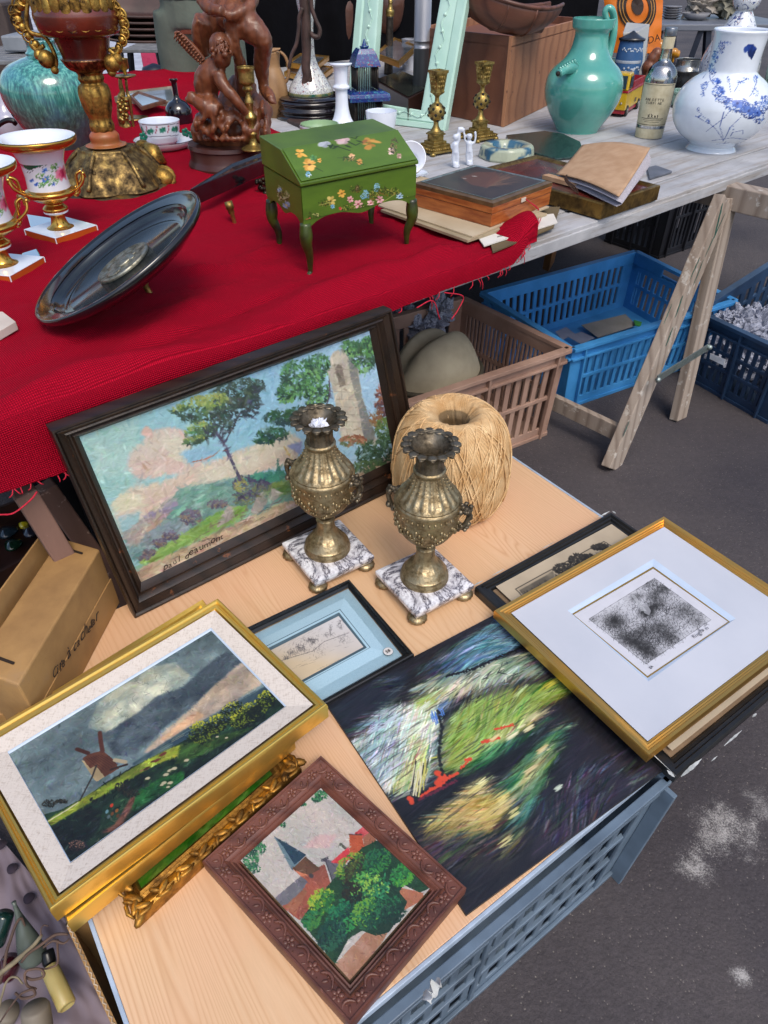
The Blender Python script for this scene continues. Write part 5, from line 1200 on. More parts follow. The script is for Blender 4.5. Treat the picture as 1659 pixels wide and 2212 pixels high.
def urn_handle(sg):
    mb = MB(); hd = Vector((math.cos(ra+PI/4+.2), math.sin(ra+PI/4+.2), 0))*sg*-1
    zb_, zt_ = pr[11][1]-.004, pr[12][1]+.012; rb = pr[11][0]
    pts = [b+hd*rb*.85+UP*zb_, b+hd*(rb+.008)+UP*(zb_+.004), b+hd*(rb+.010)+UP*(zt_+.012), b+hd*(rb+.024)+UP*(zt_+.018), b+hd*(rb+.026)+UP*(zt_+.006)]
    mb.tube([Vector(x) for x in smoothpts(pts, 6)], [.0032]*13+[.0035]*12, 8)
    side = hd.cross(UP)*.018
    mb.tube([Vector(x) for x in smoothpts([pts[3]-side, pts[3]+UP*.002, pts[3]+side], 5)], .003, 8)
    for s_ in (-1,1): mb.tube([Vector(x) for x in smoothpts([pts[3]+side*s_, pts[3]+side*s_*1.1-UP*.018-hd*.006, b+hd*rb*.9+UP*(zb_+.004)+side*s_*.4], 5)], .0028, 8); mb.ball(pts[3]+side*s_, .0042)
    mb.ball(b+hd*rb+UP*zb_, (.007,.007,.006)); mb.build('handle', gold_band, urn)
urn_handle(1); urn_handle(-1)
u2 = copy_tree(urn); u2.location = P((14,592), T); u2.rotation_euler.z = .35; u2['label'] = 'flower-painted porcelain urn cut off by the left edge of the picture'
# ------------------------------------------------------------------ big gilt and red lacquer vase
b, pr = axis_prof(VA, (690,1120), T, [(1120,335),(1100,325),(1085,285),(1050,262),(1000,238),(940,200),(900,160),(870,150),(857,120),(845,84),(800,84),(770,62),(740,64),(700,58),(640,74),(560,84),(510,78),(490,60),(465,68),(440,64),(425,72),(400,112),(345,142),(335,134),(230,158),(215,172),(190,222),(100,246),(50,240),(0,225),(-60,190),(-110,160),(-130,150)])
vs = thing('carved_vase', 'tall carved wooden urn vase, gilt and dark red, with scrolled gold handles', 'vase', b)
def lobes(i, a): return .96+.15*abs(math.sin(a*3+.4))+.015*math.sin(a*13+i*.4)
mb = MB(); base_p = dense([(r, z) for r, z in pr[2:8]], 6); mb.lathe(b, base_p, 96, mod=lobes); 
for k in range(6):
    a = k*PI/3+.35; rr_ = pr[5][0]*1.08; c_ = b+Vector((math.cos(a), math.sin(a), 0))*rr_
    for j in range(9): aa = j*.75; mb.ball(c_+UP*(pr[5][1]*.9)+Vector((math.cos(a), math.sin(a), -.5))*(.012*math.cos(aa))+Vector((-math.sin(a), math.cos(a), 0))*.014*math.sin(aa), .0055-.0003*j)
    mb.tube([Vector(x) for x in smoothpts([b+Vector((math.cos(a), math.sin(a), 0))*pr[7][0]+UP*pr[7][1], c_+UP*(pr[5][1]+.004), b+Vector((math.cos(a), math.sin(a), 0))*pr[2][0]*1.05+UP*(pr[2][1]+.012)], 6)], .006, 8)
mb.build('domed_foot', metalmat('dirty_gilding', '#b59a5c', '#73603f', '#2f2820', .45, 40, 1., 90, .36, .68), vs)
mb = MB(); mb.lathe(b, [(pr[0][0],0),(pr[0][0]*1.01,pr[1][1]*.6),(pr[1][0],pr[1][1]),(pr[2][0],pr[2][1])], 72); mb.build('foot_rim', metalmat('dirty_gilding2', '#9a7c48', '#5f5644', '#39362f', .45, 22, .6, 90, .38, .7), vs)
cz = P(VA(845,860), T+.055); mb = MB(); mb.ball(cz, (.022,.016,.014), Matrix.Rotation(-.5, 3, 'Z')); mb.tube([cz, cz+Vector((.03,-.02,-.01)), cz+Vector((.04,-.035,-.045))], [.012,.022,.03]); mb.build('shell_scroll', giltw, vs); mb = MB(); mb.ball(P(VA(965,1060),T+.02), (.03,.025,.025), None, 24, 16); mb.lathe(P(VA(965,1060),T+.02), [(.031,-.006),(.033,0),(.031,.006)], 32, mod=lambda i, a: 1+.08*abs(math.sin(a*7)), M=Matrix.Rotation(1., 3, 'X')); mb.build('shell_scroll', giltw, vs)
mb = MB(); mb.lathe(b, dense(pr[8:12], 5), 40); mb.build('knop', pm('worn_red_bole', '#a3522f', '#7a5a2c', 16, .4, bump=.3), vs)
def flute(i, a): return 1+.10*abs(math.sin(a*4))
mb = MB(); mb.lathe(b, dense(pr[11:21], 6), 96, mod=flute); 
mb.build('baluster_stem', giltw, vs)
mb = MB(); mb.lathe(b, dense(pr[20:23], 6), 120, mod=lambda i, a: 1+.05*abs(math.sin(a*16))); mb.build('gadrooned_cup', metalmat('dark_gadroon', '#a87f58', '#5c3624', '#2c1812', .35, 60, .3), vs)
mb = MB(); mb.lathe(b, dense(pr[22:], 5), 64); mb.build('bowl', redlac, vs)
mb = MB(); rb_, zb_ = pr[26]; rb_ += .001
for k in range(40):
    a = 2*PI*k/40; c_ = b+Vector((math.cos(a), math.sin(a), 0))*rb_*1.02+UP*(zb_+.012)
    R_ = Matrix.Rotation(a+PI/2, 3, 'Z')
    if k % 2: mb.tube([c_+R_@Vector((.0095*math.cos(q), 0, .0055*math.sin(q))) for q in np.linspace(0, 2*PI, 13)[:-1]], .0012, 6, closed=True); mb.ball(c_, (.004,.002,.002), R_, 8, 6)
    else: mb.ball(c_, (.004,.002,.0035), R_, 8, 6)
for k in range(26):
    a = 2*PI*k/26; c_ = b+Vector((math.cos(a), math.sin(a), 0))*pr[28][0]*.98+UP*(pr[28][1]+.006+.008*(k % 2)); mb.ball(c_, (.012,.004,.022), Matrix.Rotation(a+PI/2, 3, 'Z'), 10, 8)
mb.build('gilt_border', giltw, vs)
def vhandle(pts, Yo, ribs):
    mb = MB(); ptube(mb, VA, pts, b.y+Yo, 10, 5); return mb
for sgn, pts, scal in ((1, [(640,-20,10),(655,60,12),(668,130,12),(650,190,12),(605,215,12),(595,280,12),(620,350,14),(640,400,17),(660,440,16)], [(655,10,34),(690,50,34),(725,90,32),(742,140,30),(745,195,28),(735,240,26),(712,285,22)]),
        (-1, [(172,-20,10),(160,60,12),(158,130,12),(175,185,12),(215,205,12),(260,215,12),(300,270,12),(325,330,13),(330,370,15),(325,410,14)], [(120,-10,34),(95,30,32),(72,70,30),(85,120,30),(110,165,28),(150,215,26),(190,265,24)])):
    mb = MB(); ptube(mb, VA, pts, b.y-.01, 10, 5)
    for x, y, r in scal:
        c_ = px3(VA, x-sgn*14, y, b.y-.01); q = r*VA.k*depth(c_)/F; mb.tube([c_+Vector((sgn*math.cos(t_)*q*1.1, 0, math.sin(t_)*q*1.1)) for t_ in np.linspace(-1.7, 1.7, 12)], q*.2, 7); mb.ball(c_+Vector((0,.008,0)), (q*1.0,.010,q*1.0)); mb.tube([c_, c_+Vector((math.cos(.3)*q*sgn,-.004,0))], q*.12, 6)
    last = scal[-1]; ptube(mb, VA, [(last[0],last[1],14),(last[0]-sgn*30,last[1]+35,14),(last[0]-sgn*70,last[1]+5,12)], b.y-.01, 8)
    ex_ = (665,375) if sgn > 0 else (275,350); c_ = px3(VA, *ex_, b.y-.02); mb.ball(c_, .019); mb.ball(c_+Vector((.014*sgn,0,.008)), .012); e2 = (665,430) if sgn > 0 else (325,415); mb.ball(px3(VA, *e2, b.y-.02), .009)
    mb.build('handle', giltw, vs)
# ------------------------------------------------------------------ glazed jars at the left
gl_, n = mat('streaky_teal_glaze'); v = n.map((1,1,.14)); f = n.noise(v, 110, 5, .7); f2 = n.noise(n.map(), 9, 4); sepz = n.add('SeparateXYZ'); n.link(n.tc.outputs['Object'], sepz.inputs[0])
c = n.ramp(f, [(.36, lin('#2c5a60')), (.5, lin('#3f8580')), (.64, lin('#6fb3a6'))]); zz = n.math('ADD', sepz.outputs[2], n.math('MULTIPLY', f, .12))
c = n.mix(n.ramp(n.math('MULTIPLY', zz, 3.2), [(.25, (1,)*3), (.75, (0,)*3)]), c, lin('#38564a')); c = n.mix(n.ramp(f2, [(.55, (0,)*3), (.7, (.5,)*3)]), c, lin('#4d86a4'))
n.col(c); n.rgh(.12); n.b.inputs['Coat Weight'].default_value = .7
b, pr = axis_prof(VA, (400,870), T, [(870,150),(800,185),(700,238),(600,278),(500,286),(430,262),(380,215),(345,140),(330,100),(310,98),(300,88),(270,80),(240,86),(235,78)])
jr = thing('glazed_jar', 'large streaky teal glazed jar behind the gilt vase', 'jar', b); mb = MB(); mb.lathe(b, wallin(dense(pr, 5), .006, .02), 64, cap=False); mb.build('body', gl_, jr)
mb = MB(); ptube(mb, VA, [(200,350,12),(205,325,12),(235,320,12),(240,350,12)], b.y-.06, 8); mb.build('handle', gl_, jr)
b, pr = axis_prof(VA, (72,800), T, [(800,75),(770,88),(720,92),(680,85),(650,62),(610,42),(560,30),(480,24),(400,20),(330,19),(250,26),(200,30)])
mb = MB(); mb.lathe(b, dense(pr, 5), 48); single(mb, 'porcelain_vase', glaze('lilac_grey_porcelain', '#b5b6c6', '#9a9bb0', 5, .16), 'grey-lilac porcelain vase with a slender fluted neck at the left edge', 'vase', loc=b)
mb = MB(); ptube(mb, VA, [(-90,800,12),(-30,760,13),(10,728,14),(50,712,15),(88,722,15),(85,740,10)], P(VA(60,840),T).y-.0, 10); single(mb, 'curved_handle', blackf, 'black curved handle hooking in from the left edge above the urns', 'handle')
# ------------------------------------------------------------------ small brass candelabrum with trays
b, pr = axis_prof(V2, (1175,1190), T, [(1190,150),(1184,155),(1176,150),(1172,30),(1160,26)])
cd = thing('candelabrum', 'little tarnished brass candelabrum with scalloped drip trays behind the gilt vase', 'candelabrum', b)
sc_ = lambda i, a: 1+.05*abs(math.sin(a*8))
mb = MB(); mb.lathe(b, pr, 64, mod=sc_); b2 = P(V2(1240,1100), T+.004); mb.lathe(b2, [(pr[0][0]*.8,.0),(pr[0][0]*.84,.006),(.02,.004)], 64, mod=sc_); mb.build('base_tray', brass, cd)
mb = MB(); ptube(mb, V2, [(1160,1180,55),(1140,1120,48),(1130,1060,50),(1125,980,42),(1120,900,38),(1128,850,24),(1115,800,20),(1105,720,14)], b.y, 10); random.seed(3)
for k in range(46): t_ = random.random(); c_ = px3(V2, 1155-35*t_+random.uniform(-40,40), 1180-300*t_, b.y-random.uniform(0,.02)); mb.ball(c_, random.uniform(.004,.009))
mb.build('entwined_figures', brass, cd)
mb = MB(); ptube(mb, V2, [(1235,1190,14),(1215,1060,12),(1190,900,20),(1175,860,14),(1160,730,12)], b.y, 8); mb.build('column', brass, cd)
for (x, y, rr_, nm) in ((1150,705,100,'drip_tray'),): c_ = px3(V2, x, y, b.y); q = rr_*V2.k*depth(c_)/F; mb = MB(); mb.lathe(c_, [(.01,-.006),(q*.7,-.003),(q,.002),(q*.98,.004),(.01,0)], 40, mod=sc_); mb.build(nm, brass, cd)
for (x, y, hh) in ((1148,650,110),(1078,570,130)):
    c_ = px3(V2, x, y, b.y); q = V2.k*depth(c_)/F; mb = MB(); mb.lathe(c_, [(14*q,-.012),(18*q,0),(44*q,.006),(46*q,hh*q*.8),(50*q,hh*q*.85),(46*q,hh*q*.85),(40*q,.01)], 24, cap=False); mb.build('candle_cup', brass, cd)
# picture frames behind
frw = woodmat('brown_frame_wood', '#6b4730', '#533524', freq=40, stretch=.2); mirr = pm('old_mirror', '#c9d2dc', '#9fb0c2', 6, .08, metal=.85)
def smallframe(name, label, px, z, th, wd, m, inn, vw=ident, tilt=None):
    A = quad([None if p is None else vw(*p) for p in px], z)
    if tilt: A = [a+UP*h for a, h in zip(A, tilt)]
    nr = (A[1]-A[0]).cross(A[3]-A[0]).normalized(); nr = nr if nr.z > 0 else -nr; c_ = sum(A, Vector())/4
    Bq = []; 
    for i in range(4):
        e1 = (A[(i+1) % 4]-A[i]).normalized(); e2 = (A[i-1]-A[i]).normalized(); Bq.append(A[i]+(e1+e2)*wd/max(.3, math.sqrt(max(.05, 1-e1.dot(e2)**2))))
    t = thing(name, label, 'picture frame', c_-nr*th)
    loops(mb_ := MB(), [[a-nr*th for a in A], [a-nr*.002 for a in A], [a.lerp(q_, .1) for a, q_ in zip(A, Bq)], [a.lerp(q_, .5)+nr*.001 for a, q_ in zip(A, Bq)], [a.lerp(q_, .8)-nr*.002 for a, q_ in zip(A, Bq)], [q_-nr*.005 for q_ in Bq]])
    mb_.build('frame', m, t, smooth='auto'); flat('picture_face', [q_-nr*.0045 for q_ in Bq], inn, t); return t, Bq, nr
smallframe('framed_mirror', 'small brown-framed mirror lying on top of a larger one by the dark decanter', [(1200,880),(1270,835),(1530,920),(1300,985)], T+.045, .012, .012, frw, mirr, V2)
smallframe('framed_mirror', 'larger thin-framed mirror lying flat below the small brown one', [(1050,890),(1180,840),(1600,790),(1650,940)], T+.028, .02, .014, pm('pale_frame', '#8a8272', '#5f574c', 20, .5), mirr, V2)
# decanter
b, pr = axis_prof(VA, (1072,745), T, [(745,62),(735,74),(690,78),(640,74),(605,50),(590,26),(570,16),(530,15),(490,17),(475,24),(468,25)])
mb = MB(); mb.lathe(b, wallin(dense(pr, 5), .003), 40, cap=False); single(mb, 'decanter', pm('black_glass', '#17131c', '#0c0a10', 10, .06, coat=.8), 'dark glass decanter with a slim flared neck left of the carved figures', 'decanter', loc=b)
# ------------------------------------------------------------------ cup on its bowl-shaped saucer
b, pr = axis_prof(VA, (985,893), T, [(893,95),(888,98),(876,120),(860,150),(845,166),(826,176),(822,177)])
cv, colr = flowers_lathe(b, lin_prof(pr, .002), VA, 300, 60, '#dde3ec', 6)
cupb = thing('teacup', 'white teacup painted with green leaves, stacked in its deep saucer', 'cup', b)
mb = MB(); mb.lathe(b, wallin(lin_prof(pr, .003), .003, .006), 72, cap=False); mb.build('saucer', porc, cupb)
mb = MB(); rr_, zz_ = pr[-1]; mb.lathe(b+UP*zz_, [(rr_*.995,-.0012),(rr_*1.004,0),(rr_*.995,.0012)], 72, cap=False); mb.build('saucer_line', pm('plum_line', '#4a2a44', None, 30, .3), cupb)
b2 = b+UP*.012; v0 = VA
_, pc = axis_prof(VA, (970,862), T+.012, [(862,60),(850,76),(835,92),(800,106),(760,113),(720,118),(714,119)])
bc = P(VA(968,860), T+.012)
prc = lin_prof(pc, .0018); cv, colr = flowers_lathe(bc, prc, VA, 340, 90, '#dde3ec', 6)
for x in (-0,): pass
for x in (840,895,962,1030,1090):
    cv.flower((x,770 if x != 895 else 775), 19, '#1f7a64', '#2a8a70', 6); 
    for d_ in ((33,-18),(33,0),(28,14)): cv.daba((x+d_[0],768+d_[1]), 5, 5, 0, '#a83a54')
for yy_ in (735,803): cv.line([(x,yy_+12*math.sqrt(max(0,1-((x-965)/125)**2))-8) for x in range(845,1090,8)], 1.2, '#4a3a50')
mb = MB(); mb.lathe(bc, prc, 100, cap=False); colr(mb, True); mb.build('cup_wall', ceram, cupb)
mb = MB(); r0, z0 = pc[-1]; mb.lathe(bc, [(r0,z0),(r0*.97,z0+.0006)]+[(r-.0025, z) for r, z in reversed(pc[1:-1])]+[(.001,.006)], 60, cap=False); mb.build('cup_inside', porc, cupb)
fl = P(VA(1115,790), T); 
for k, (x, y) in enumerate(((1100,785),(1140,800),(850,810))):
    c_ = px3(VA, x, y, b.y-.03 if k < 2 else b.y-.07); mb = MB()
    for j in range(5): aa = j*2*PI/5; mb.ball(c_+Vector((math.cos(aa)*.007,0,math.sin(aa)*.007)), (.006,.0015,.006), None, 8, 6)
    mb.build('painted_leaf', pm('leaf_glaze', '#1f7a64', '#186050', 30, .2), cupb)
# ------------------------------------------------------------------ carved figure group
b, pr = axis_prof(VA, (1365,985), T, [(985,235),(960,238),(935,226),(925,222),(870,222),(862,232),(840,228)])
stt = thing('carved_statue', 'reddish carved wooden statue of a crouching winged child below a larger figure', 'statue', b)
mb = MB(); mb.lathe(b, [(pr[0][0],0)]+pr[1:4]+[(r*1.0, z) for r, z in pr[4:]], 64); mb.build('round_base', darkbase, stt, smooth='auto')
ky = b.y; mb = MB()
def lb(x, y, r, dy=0, f=(1,1,1)): c_ = px3(VA, x, y, ky+dy); q = r*VA.k*depth(c_)/F; mb.ball(c_, (q*f[0], q*f[1], q*f[2]), None, 14, 10)
def lt(pts, n=5, flat=1.): ptube(mb, VA, pts, ky, 10, n, flat)
for (x, y, r, dy) in ((1370,800,215,.02),(1300,760,150,-.02),(1450,760,150,0),(1370,700,150,.03),(1480,640,110,.03),(1400,600,110,.04),(1530,720,80,0),(1220,780,90,-.02),(1430,520,90,.05),(1550,660,70,.02)): lb(x, y, r, dy, (1,.8,.8))
# crouching child
lt([(1300,355,48,-.07),(1265,420,72,-.07),(1230,480,80,-.06),(1225,560,66,-.05),(1240,620,62,-.05)])
lb(1306,270,66,-.09,(1,1,1.05)); lb(1315,330,58,-.10,(.95,1,1.1)); lb(1335,325,20,-.13)
lt([(1290,430,42,-.10),(1320,500,38,-.11),(1375,565,32,-.12),(1420,620,26,-.12),(1460,665,22,-.11),(1475,690,18,-.10)])
for k in range(5): lt([(1462+k*3,672+k*4,8,-.11),(1480+k*2,690+k*5,6,-.115)], 2)
lt([(1235,610,60,-.07),(1265,640,58,-.09),(1295,670,52,-.10)]); lt([(1290,672,50,-.10),(1220,630,44,-.10),(1160,600,34,-.09),(1120,585,24,-.09)]); lt([(1125,575,26,-.09),(1150,555,20,-.09),(1100,600,16,-.09)])
pass
# larger figure above
lt([(1375,-120,105,0),(1370,-30,110,0),(1340,60,110,0),(1300,120,100,0),(1290,190,92,.02),(1300,280,90,.03)])
lt([(1330,90,80,-.03),(1400,110,88,-.05),(1480,160,82,-.07),(1540,215,66,-.08),(1562,250,54,-.08),(1555,320,50,-.06),(1548,400,46,-.04),(1560,480,34,-.03),(1565,530,30,-.03),(1590,560,34,-.05),(1615,595,22,-.07)])
lt([(1210,110,60,-.02),(1190,200,56,-.01),(1200,280,48,0),(1200,330,36,0)]); lt([(1500,-30,38,-.03),(1480,40,36,-.07),(1400,85,32,-.10),(1340,95,28,-.11)]); lt([(1190,-10,34,-.06),(1240,50,34,-.09),(1320,70,30,-.12)])
lt([(1350,110,30,-.09),(1375,200,32,-.08),(1400,290,30,-.08),(1420,370,34,-.06),(1440,460,50,-.03),(1460,540,60,-.01)]); lt([(1390,120,20,-.09),(1400,240,18,-.09),(1430,380,18,-.07)])
for k in range(5): lt([(1585+k*9,560+k*3,9,-.06),(1600+k*10,600+k*5,8,-.075)], 2)
random.seed(5)
for k in range(46):   # rock folds and tufts
    x = random.uniform(1165,1590); y0_ = random.uniform(640,800); lt([(x,y0_-50,10,-.07),(x+random.uniform(-25,25),y0_,16,-.09-.03*random.random()),(x+random.uniform(-35,35),y0_+45,10,-.10)], 3)
for k in range(15): x = 1150+k*32; lt([(x,835,20,-.10*math.sin(PI*(k+.5)/15)-.02),(x+14,810,16,-.10*math.sin(PI*(k+.5)/15)-.02)], 2)
def wdisp(co, no): return co+no*(.0016*mnoise.noise(co*90)+.0022*abs(mnoise.noise(Vector((co.x*60, co.y*60, co.z*22)))))
fig = mb.build('carved_figures', carved, stt, remesh=.0042, disp=wdisp)
mb = MB(); random.seed(8)
for k in range(90):
    a = random.uniform(0, 2*PI); e = random.uniform(-.5, 1.4); c_ = px3(VA, 1306+60*math.cos(a)*math.cos(e)*.95, 290-70*math.sin(e), ky-.095-.03*math.sin(a)*math.cos(e))
    mb.tube([c_, c_+Vector((random.uniform(-.006,.006),-.003,-.005)), c_+Vector((random.uniform(-.008,.008),-.002,-.012))], [.003,.0038,.0018], 6)
mb.build('curly_hair', carved, stt)
mb = MB()
for k in range(12): t_ = k/11; ptube(mb, VA, [(1045+150*t_,195+165*t_,7,-.062),(1068+140*t_,185+165*t_,3,-.06)], ky, 6, 2); ptube(mb, VA, [(1042+150*t_,205+165*t_,7,-.062),(1030+150*t_,232+150*t_,3,-.06)], ky, 6, 2)
mb.build('wing_feathers', carved, stt)
mb = MB(); mb.prism([px3(VA, x, y, ky-.058) for x, y in ((1205,385),(1160,362),(1115,320),(1070,270),(1035,215),(1028,190),(1045,182),(1085,205),(1135,250),(1180,300),(1215,350))], Vector((0,.012,0))); mb.build('wing', carved, stt, smooth=False, bevel=.003)
# ------------------------------------------------------------------ black tray with feet, candlestick on it
ebony = pm('ebonised_wood', '#14151b', '#0a0a0e', 30, .18, coat=.6)
q = [P(VD(1128,412), T+.072), P(VD(1600,212), T+.072), P(VD(1760,120), T+.072), P(VD(1370,262), T+.072)]
trk = thing('mirror_tray', 'long black ebonised mirror tray on brass feet, running behind the oval dish', 'tray', sum(q, Vector())/4-UP*.07)
mb = loops(MB(), [[p-UP*.036 for p in q], [p for p in frame_rings(q, [sum(q, Vector())/4]*4, [(-.03,-.006)], UP)[0]], [p for p in frame_rings(q, [sum(q, Vector())/4]*4, [(.0,.002)], UP)[0]], frame_rings(q, [sum(q, Vector())/4]*4, [(.10,0)], UP)[0], frame_rings(q, [sum(q, Vector())/4]*4, [(.16,-.004)], UP)[0]])
mb.build('rim', ebony, trk, smooth='auto', bevel=.002)
flat('mirror', frame_rings(q, [sum(q, Vector())/4]*4, [(.15,-.0035)], UP)[0], pm('dark_mirror', '#8a8a92', '#6a6a74', 6, .06, metal=.9), trk)
flat('underside', [p-UP*.0355 for p in q], ebony, trk)
def peg(a, bq, r, par):
    mb = MB(); d_ = bq-a; mb.tube([a, a+d_*.3, a+d_*.32, a+d_*.45, a+d_*.5, a+d_*.97, bq], [r*1.6,r*1.7,r*1.2,r*1.3,r*.9,r*.75,r*.7], 14); return mb.build('foot', brass, par)
ft = P(VD(1398,632), T+.001); peg(ft+Vector((-.012,.008,.052)), ft, .0055, trk)
ft2 = P(VD(1560,450), T+.002); mb = MB()
for k in range(16): mb.ball(ft2+Vector((random.uniform(-.016,.016), random.uniform(-.006,.006), random.uniform(0,.045))), random.uniform(.004,.008))
mb.build('openwork_foot', pm('black_gilt', '#3a2c18', '#14100c', 60, .4, metal=.6), trk)
b, pr = axis_prof(VA, (1505,880), T+.069, [(885,72),(878,72),(870,60),(852,30),(830,22),(815,20),(790,30),(775,20),(735,18),(712,30),(695,36),(680,30),(660,18),(625,22),(605,27),(580,20),(560,14),(545,15),(538,26),(525,30),(510,22),(500,34),(490,44),(470,46),(430,46),(415,48),(402,52),(394,51)])
cs = thing('candlestick', 'turned brass candlestick standing on the black tray in front of the carved figures', 'candlestick', b)
mb = MB(); mb.lathe(b, dense(pr[:18], 3), 32); mb.build('stem', brass, cs); mb = MB(); mb.lathe(b, wallin(dense(pr[18:], 3), .003, pr[22][1]), 40, mod=lambda i, a: 1+.02*math.sin(a*12), cap=False); mb.build('candle_cup', brass, cs)
# ------------------------------------------------------------------ oval dish on pegs
cdish = P(VD(690,800), T+.155)
Rd = 598*VD.k*depth(cdish)/F
mj = np.array([.817,.577]); 
wv_ = (CAM-cdish).normalized(); exv = Vector((1,0,0))-wv_*wv_.x; exv.normalize(); eyv = wv_.cross(exv); nd = (wv_*.24+(exv*-.577+eyv*.817)*.97).normalized()
Md = nd.to_track_quat('Z', 'Y').to_matrix()
low = Rd*math.sqrt(max(0, 1-nd.z**2)); cdish = P(VD(690,800), T+low+.034); Rd = 598*VD.k*depth(cdish)/F
pew = pm('dark_polished_pewter', '#4a5256', '#2f363a', 5, .14, metal=.75, bump=.05, coat=.3); 
ds = thing('oval_dish', 'dark polished round dish with a portrait medallion, propped at a slant on brass pegs', 'dish', P(VD(690,1000), T))
R_ = Rd
mb = MB(); mb.lathe(cdish, [(R_*.2,-.027),(R_*.8,-.025),(R_*.93,-.014),(R_*.985,-.008),(R_,0),(R_*.99,.004),(R_*.965,.004),(R_*.955,.001),(R_*.87,-.002),(R_*.84,-.004),(R_*.80,-.014),(R_*.70,-.021),(R_*.68,-.022),(.001,-.022)], 96, cap=False, M=Md); mb.build('dish_body', ebony, ds)
mb = MB(); mb.lathe(cdish, [(R_*.82,-.0075),(R_*.785,-.0155),(R_*.70,-.0200),(R_*.68,-.0195),(R_*.67,-.0210),(.001,-.0208)], 96, cap=False, M=Md); mb.build('polished_well', pew, ds)
mb = MB(); mb.lathe(cdish, [(R_*.955,.0015),(R_*.87,-.0012),(R_*.835,-.0030)], 96, cap=False, M=Md); mb.build('polished_rim', pew, ds)
medm = metalmat('silver_medal', '#a8a696', '#7a786a', '#2c2c2a', .35, 60, .5); ox = Md@Vector((0,0,1))*-.0185; off = px_off = P(VD(725,835), cdish.z-.02)-cdish; off = Md@Vector((*(Md.transposed()@off).xy, 0))*.6
mc = cdish+ox+off*.5; mb = MB(); mr = R_*.30; mb.lathe(mc, [(mr,-.002),(mr*1.02,.003),(mr*.93,.004),(mr*.9,.0015),(.001,.0015)], 48, M=Md, cap=False)
ux = (Md@Vector((1,0,0))); right = Vector((1,0,0))-nd*nd.x; right.normalize(); upd = nd.cross(right)
dmaj = (right*.75+upd*.66).normalized(); dmin = nd.cross(dmaj)
def md(x, y, r, f=(1,1,.45)): M2 = Matrix((dmaj, dmin, nd)).transposed(); mb.ball(mc+dmaj*x*mr+dmin*y*mr+nd*.002, (r*f[0]*mr, r*f[1]*mr, r*f[2]*mr*.5), M2, 12, 8)
md(.05,.0,.42,(1,.8,.45)); md(-.15,.1,.38); md(.28,-.22,.16); md(.42,-.05,.10,(1.5,.6,.6)); md(-.45,-.15,.3,(1,1.3,.4)); md(-.05,.35,.3,(1.2,.5,.6)); md(.25,.25,.22,(1,.6,.6))
for k in range(14): md(-.4+.07*k, .38+.06*math.sin(k*2), .09); md(-.6+.03*k, -.1+.05*k, .07)
mb.build('medallion', medm, ds)
ft = P(VD(903,1050), T+.001); pa = cdish+dmaj*.0-dmin*0; topf = px3(VD, 828, 950, ft.y+.01); peg(topf+UP*.01, ft, .0062, ds)
mb = MB(); hd0 = px3(VD, 1160, 415, cdish.y+R_*.7)
# ------------------------------------------------------------------ green painted casket
FL, FR, BLc = P((670.5,594), T), P((878.8,538), T), P((604,541), T)
exc = (FR-FL); Wc_ = exc.length; exc.normalize(); eyc = BLc-FL; Dc_ = eyc.length; eyc.normalize()
def CQ(x, y, z): return FL+exc*x*Wc_+eyc*y*Dc_+UP*z
def zat(px, x, y):
    q_ = CQ(x, y, 0); return PY(px, q_.y).z-T
o_ = -.055    # body overhang in fractions
zT = zat((651.7,405), o_, -.06); zA = zat((690,500), .1, -.06)*1.0; zLeg = zat((668,505), 0, 0)
ct = thing('painted_casket', 'small green desk-shaped casket on four curved legs, painted with flowers', 'casket', CQ(.5,.5,0))
grn, n = mat('green_lacquer'); f = n.noise(n.map(), 8, 5); n.col(n.ramp(f, [(.35, lin('#3d5514')), (.6, lin('#526d1a'))])); n.rgh(.38); n.b.inputs['Coat Weight'].default_value = .08; n.bump(n.noise(n.map(), 60, 4), .08, .001)
grnv = vcmat('painted_green_lacquer', .38, .08, 80, coat=.08)
zJ = zT; xa, xb, ya, yb = -.05, 1.05, -.07, 1.07
def apron(fx, fy, n_, wave):  # lower wavy edge height
    pass
def face(p0, p1, zt_, n_=40, dz=None):
    """front of the carcass: flat top edge, scalloped lower edge"""
    mb = MB(); 
    for i in range(n_+1):
        k = i/n_; x = abs(k-.5)*2; zb_ = zLeg+.0+(.030*(1-x**6))*(1 if x < .9 else (1-x)/.1*.9+.1)-.010*math.exp(-((x-.0)/.25)**2)-.0*x
        if x > .86: zb_ = zLeg+.02*(1-(x-.86)/.14)
        p = p0.lerp(p1, k); mb.v += [tuple(p+UP*zb_), tuple(p+UP*zt_)]
    mb.f = [(2*i, 2*i+2, 2*i+3, 2*i+1) for i in range(n_)]; return mb
cs4 = [CQ(xa,ya,0), CQ(xb,ya,0), CQ(xb,yb,0), CQ(xa,yb,0)]
mb = MB()
for i in range(4): m2_ = face(cs4[i], cs4[(i+1) % 4], zJ); mb.add(m2_.v, m2_.f)
mb.add([cs4[i]+UP*(zJ-.001) for i in range(4)], [(0,1,2,3)]); mb.build('carcass', grn, ct, smooth=False, solid=.003)
lm = pm('green_black_leg', '#3c4c18', '#1a1a0e', 30, .35, coat=.15)
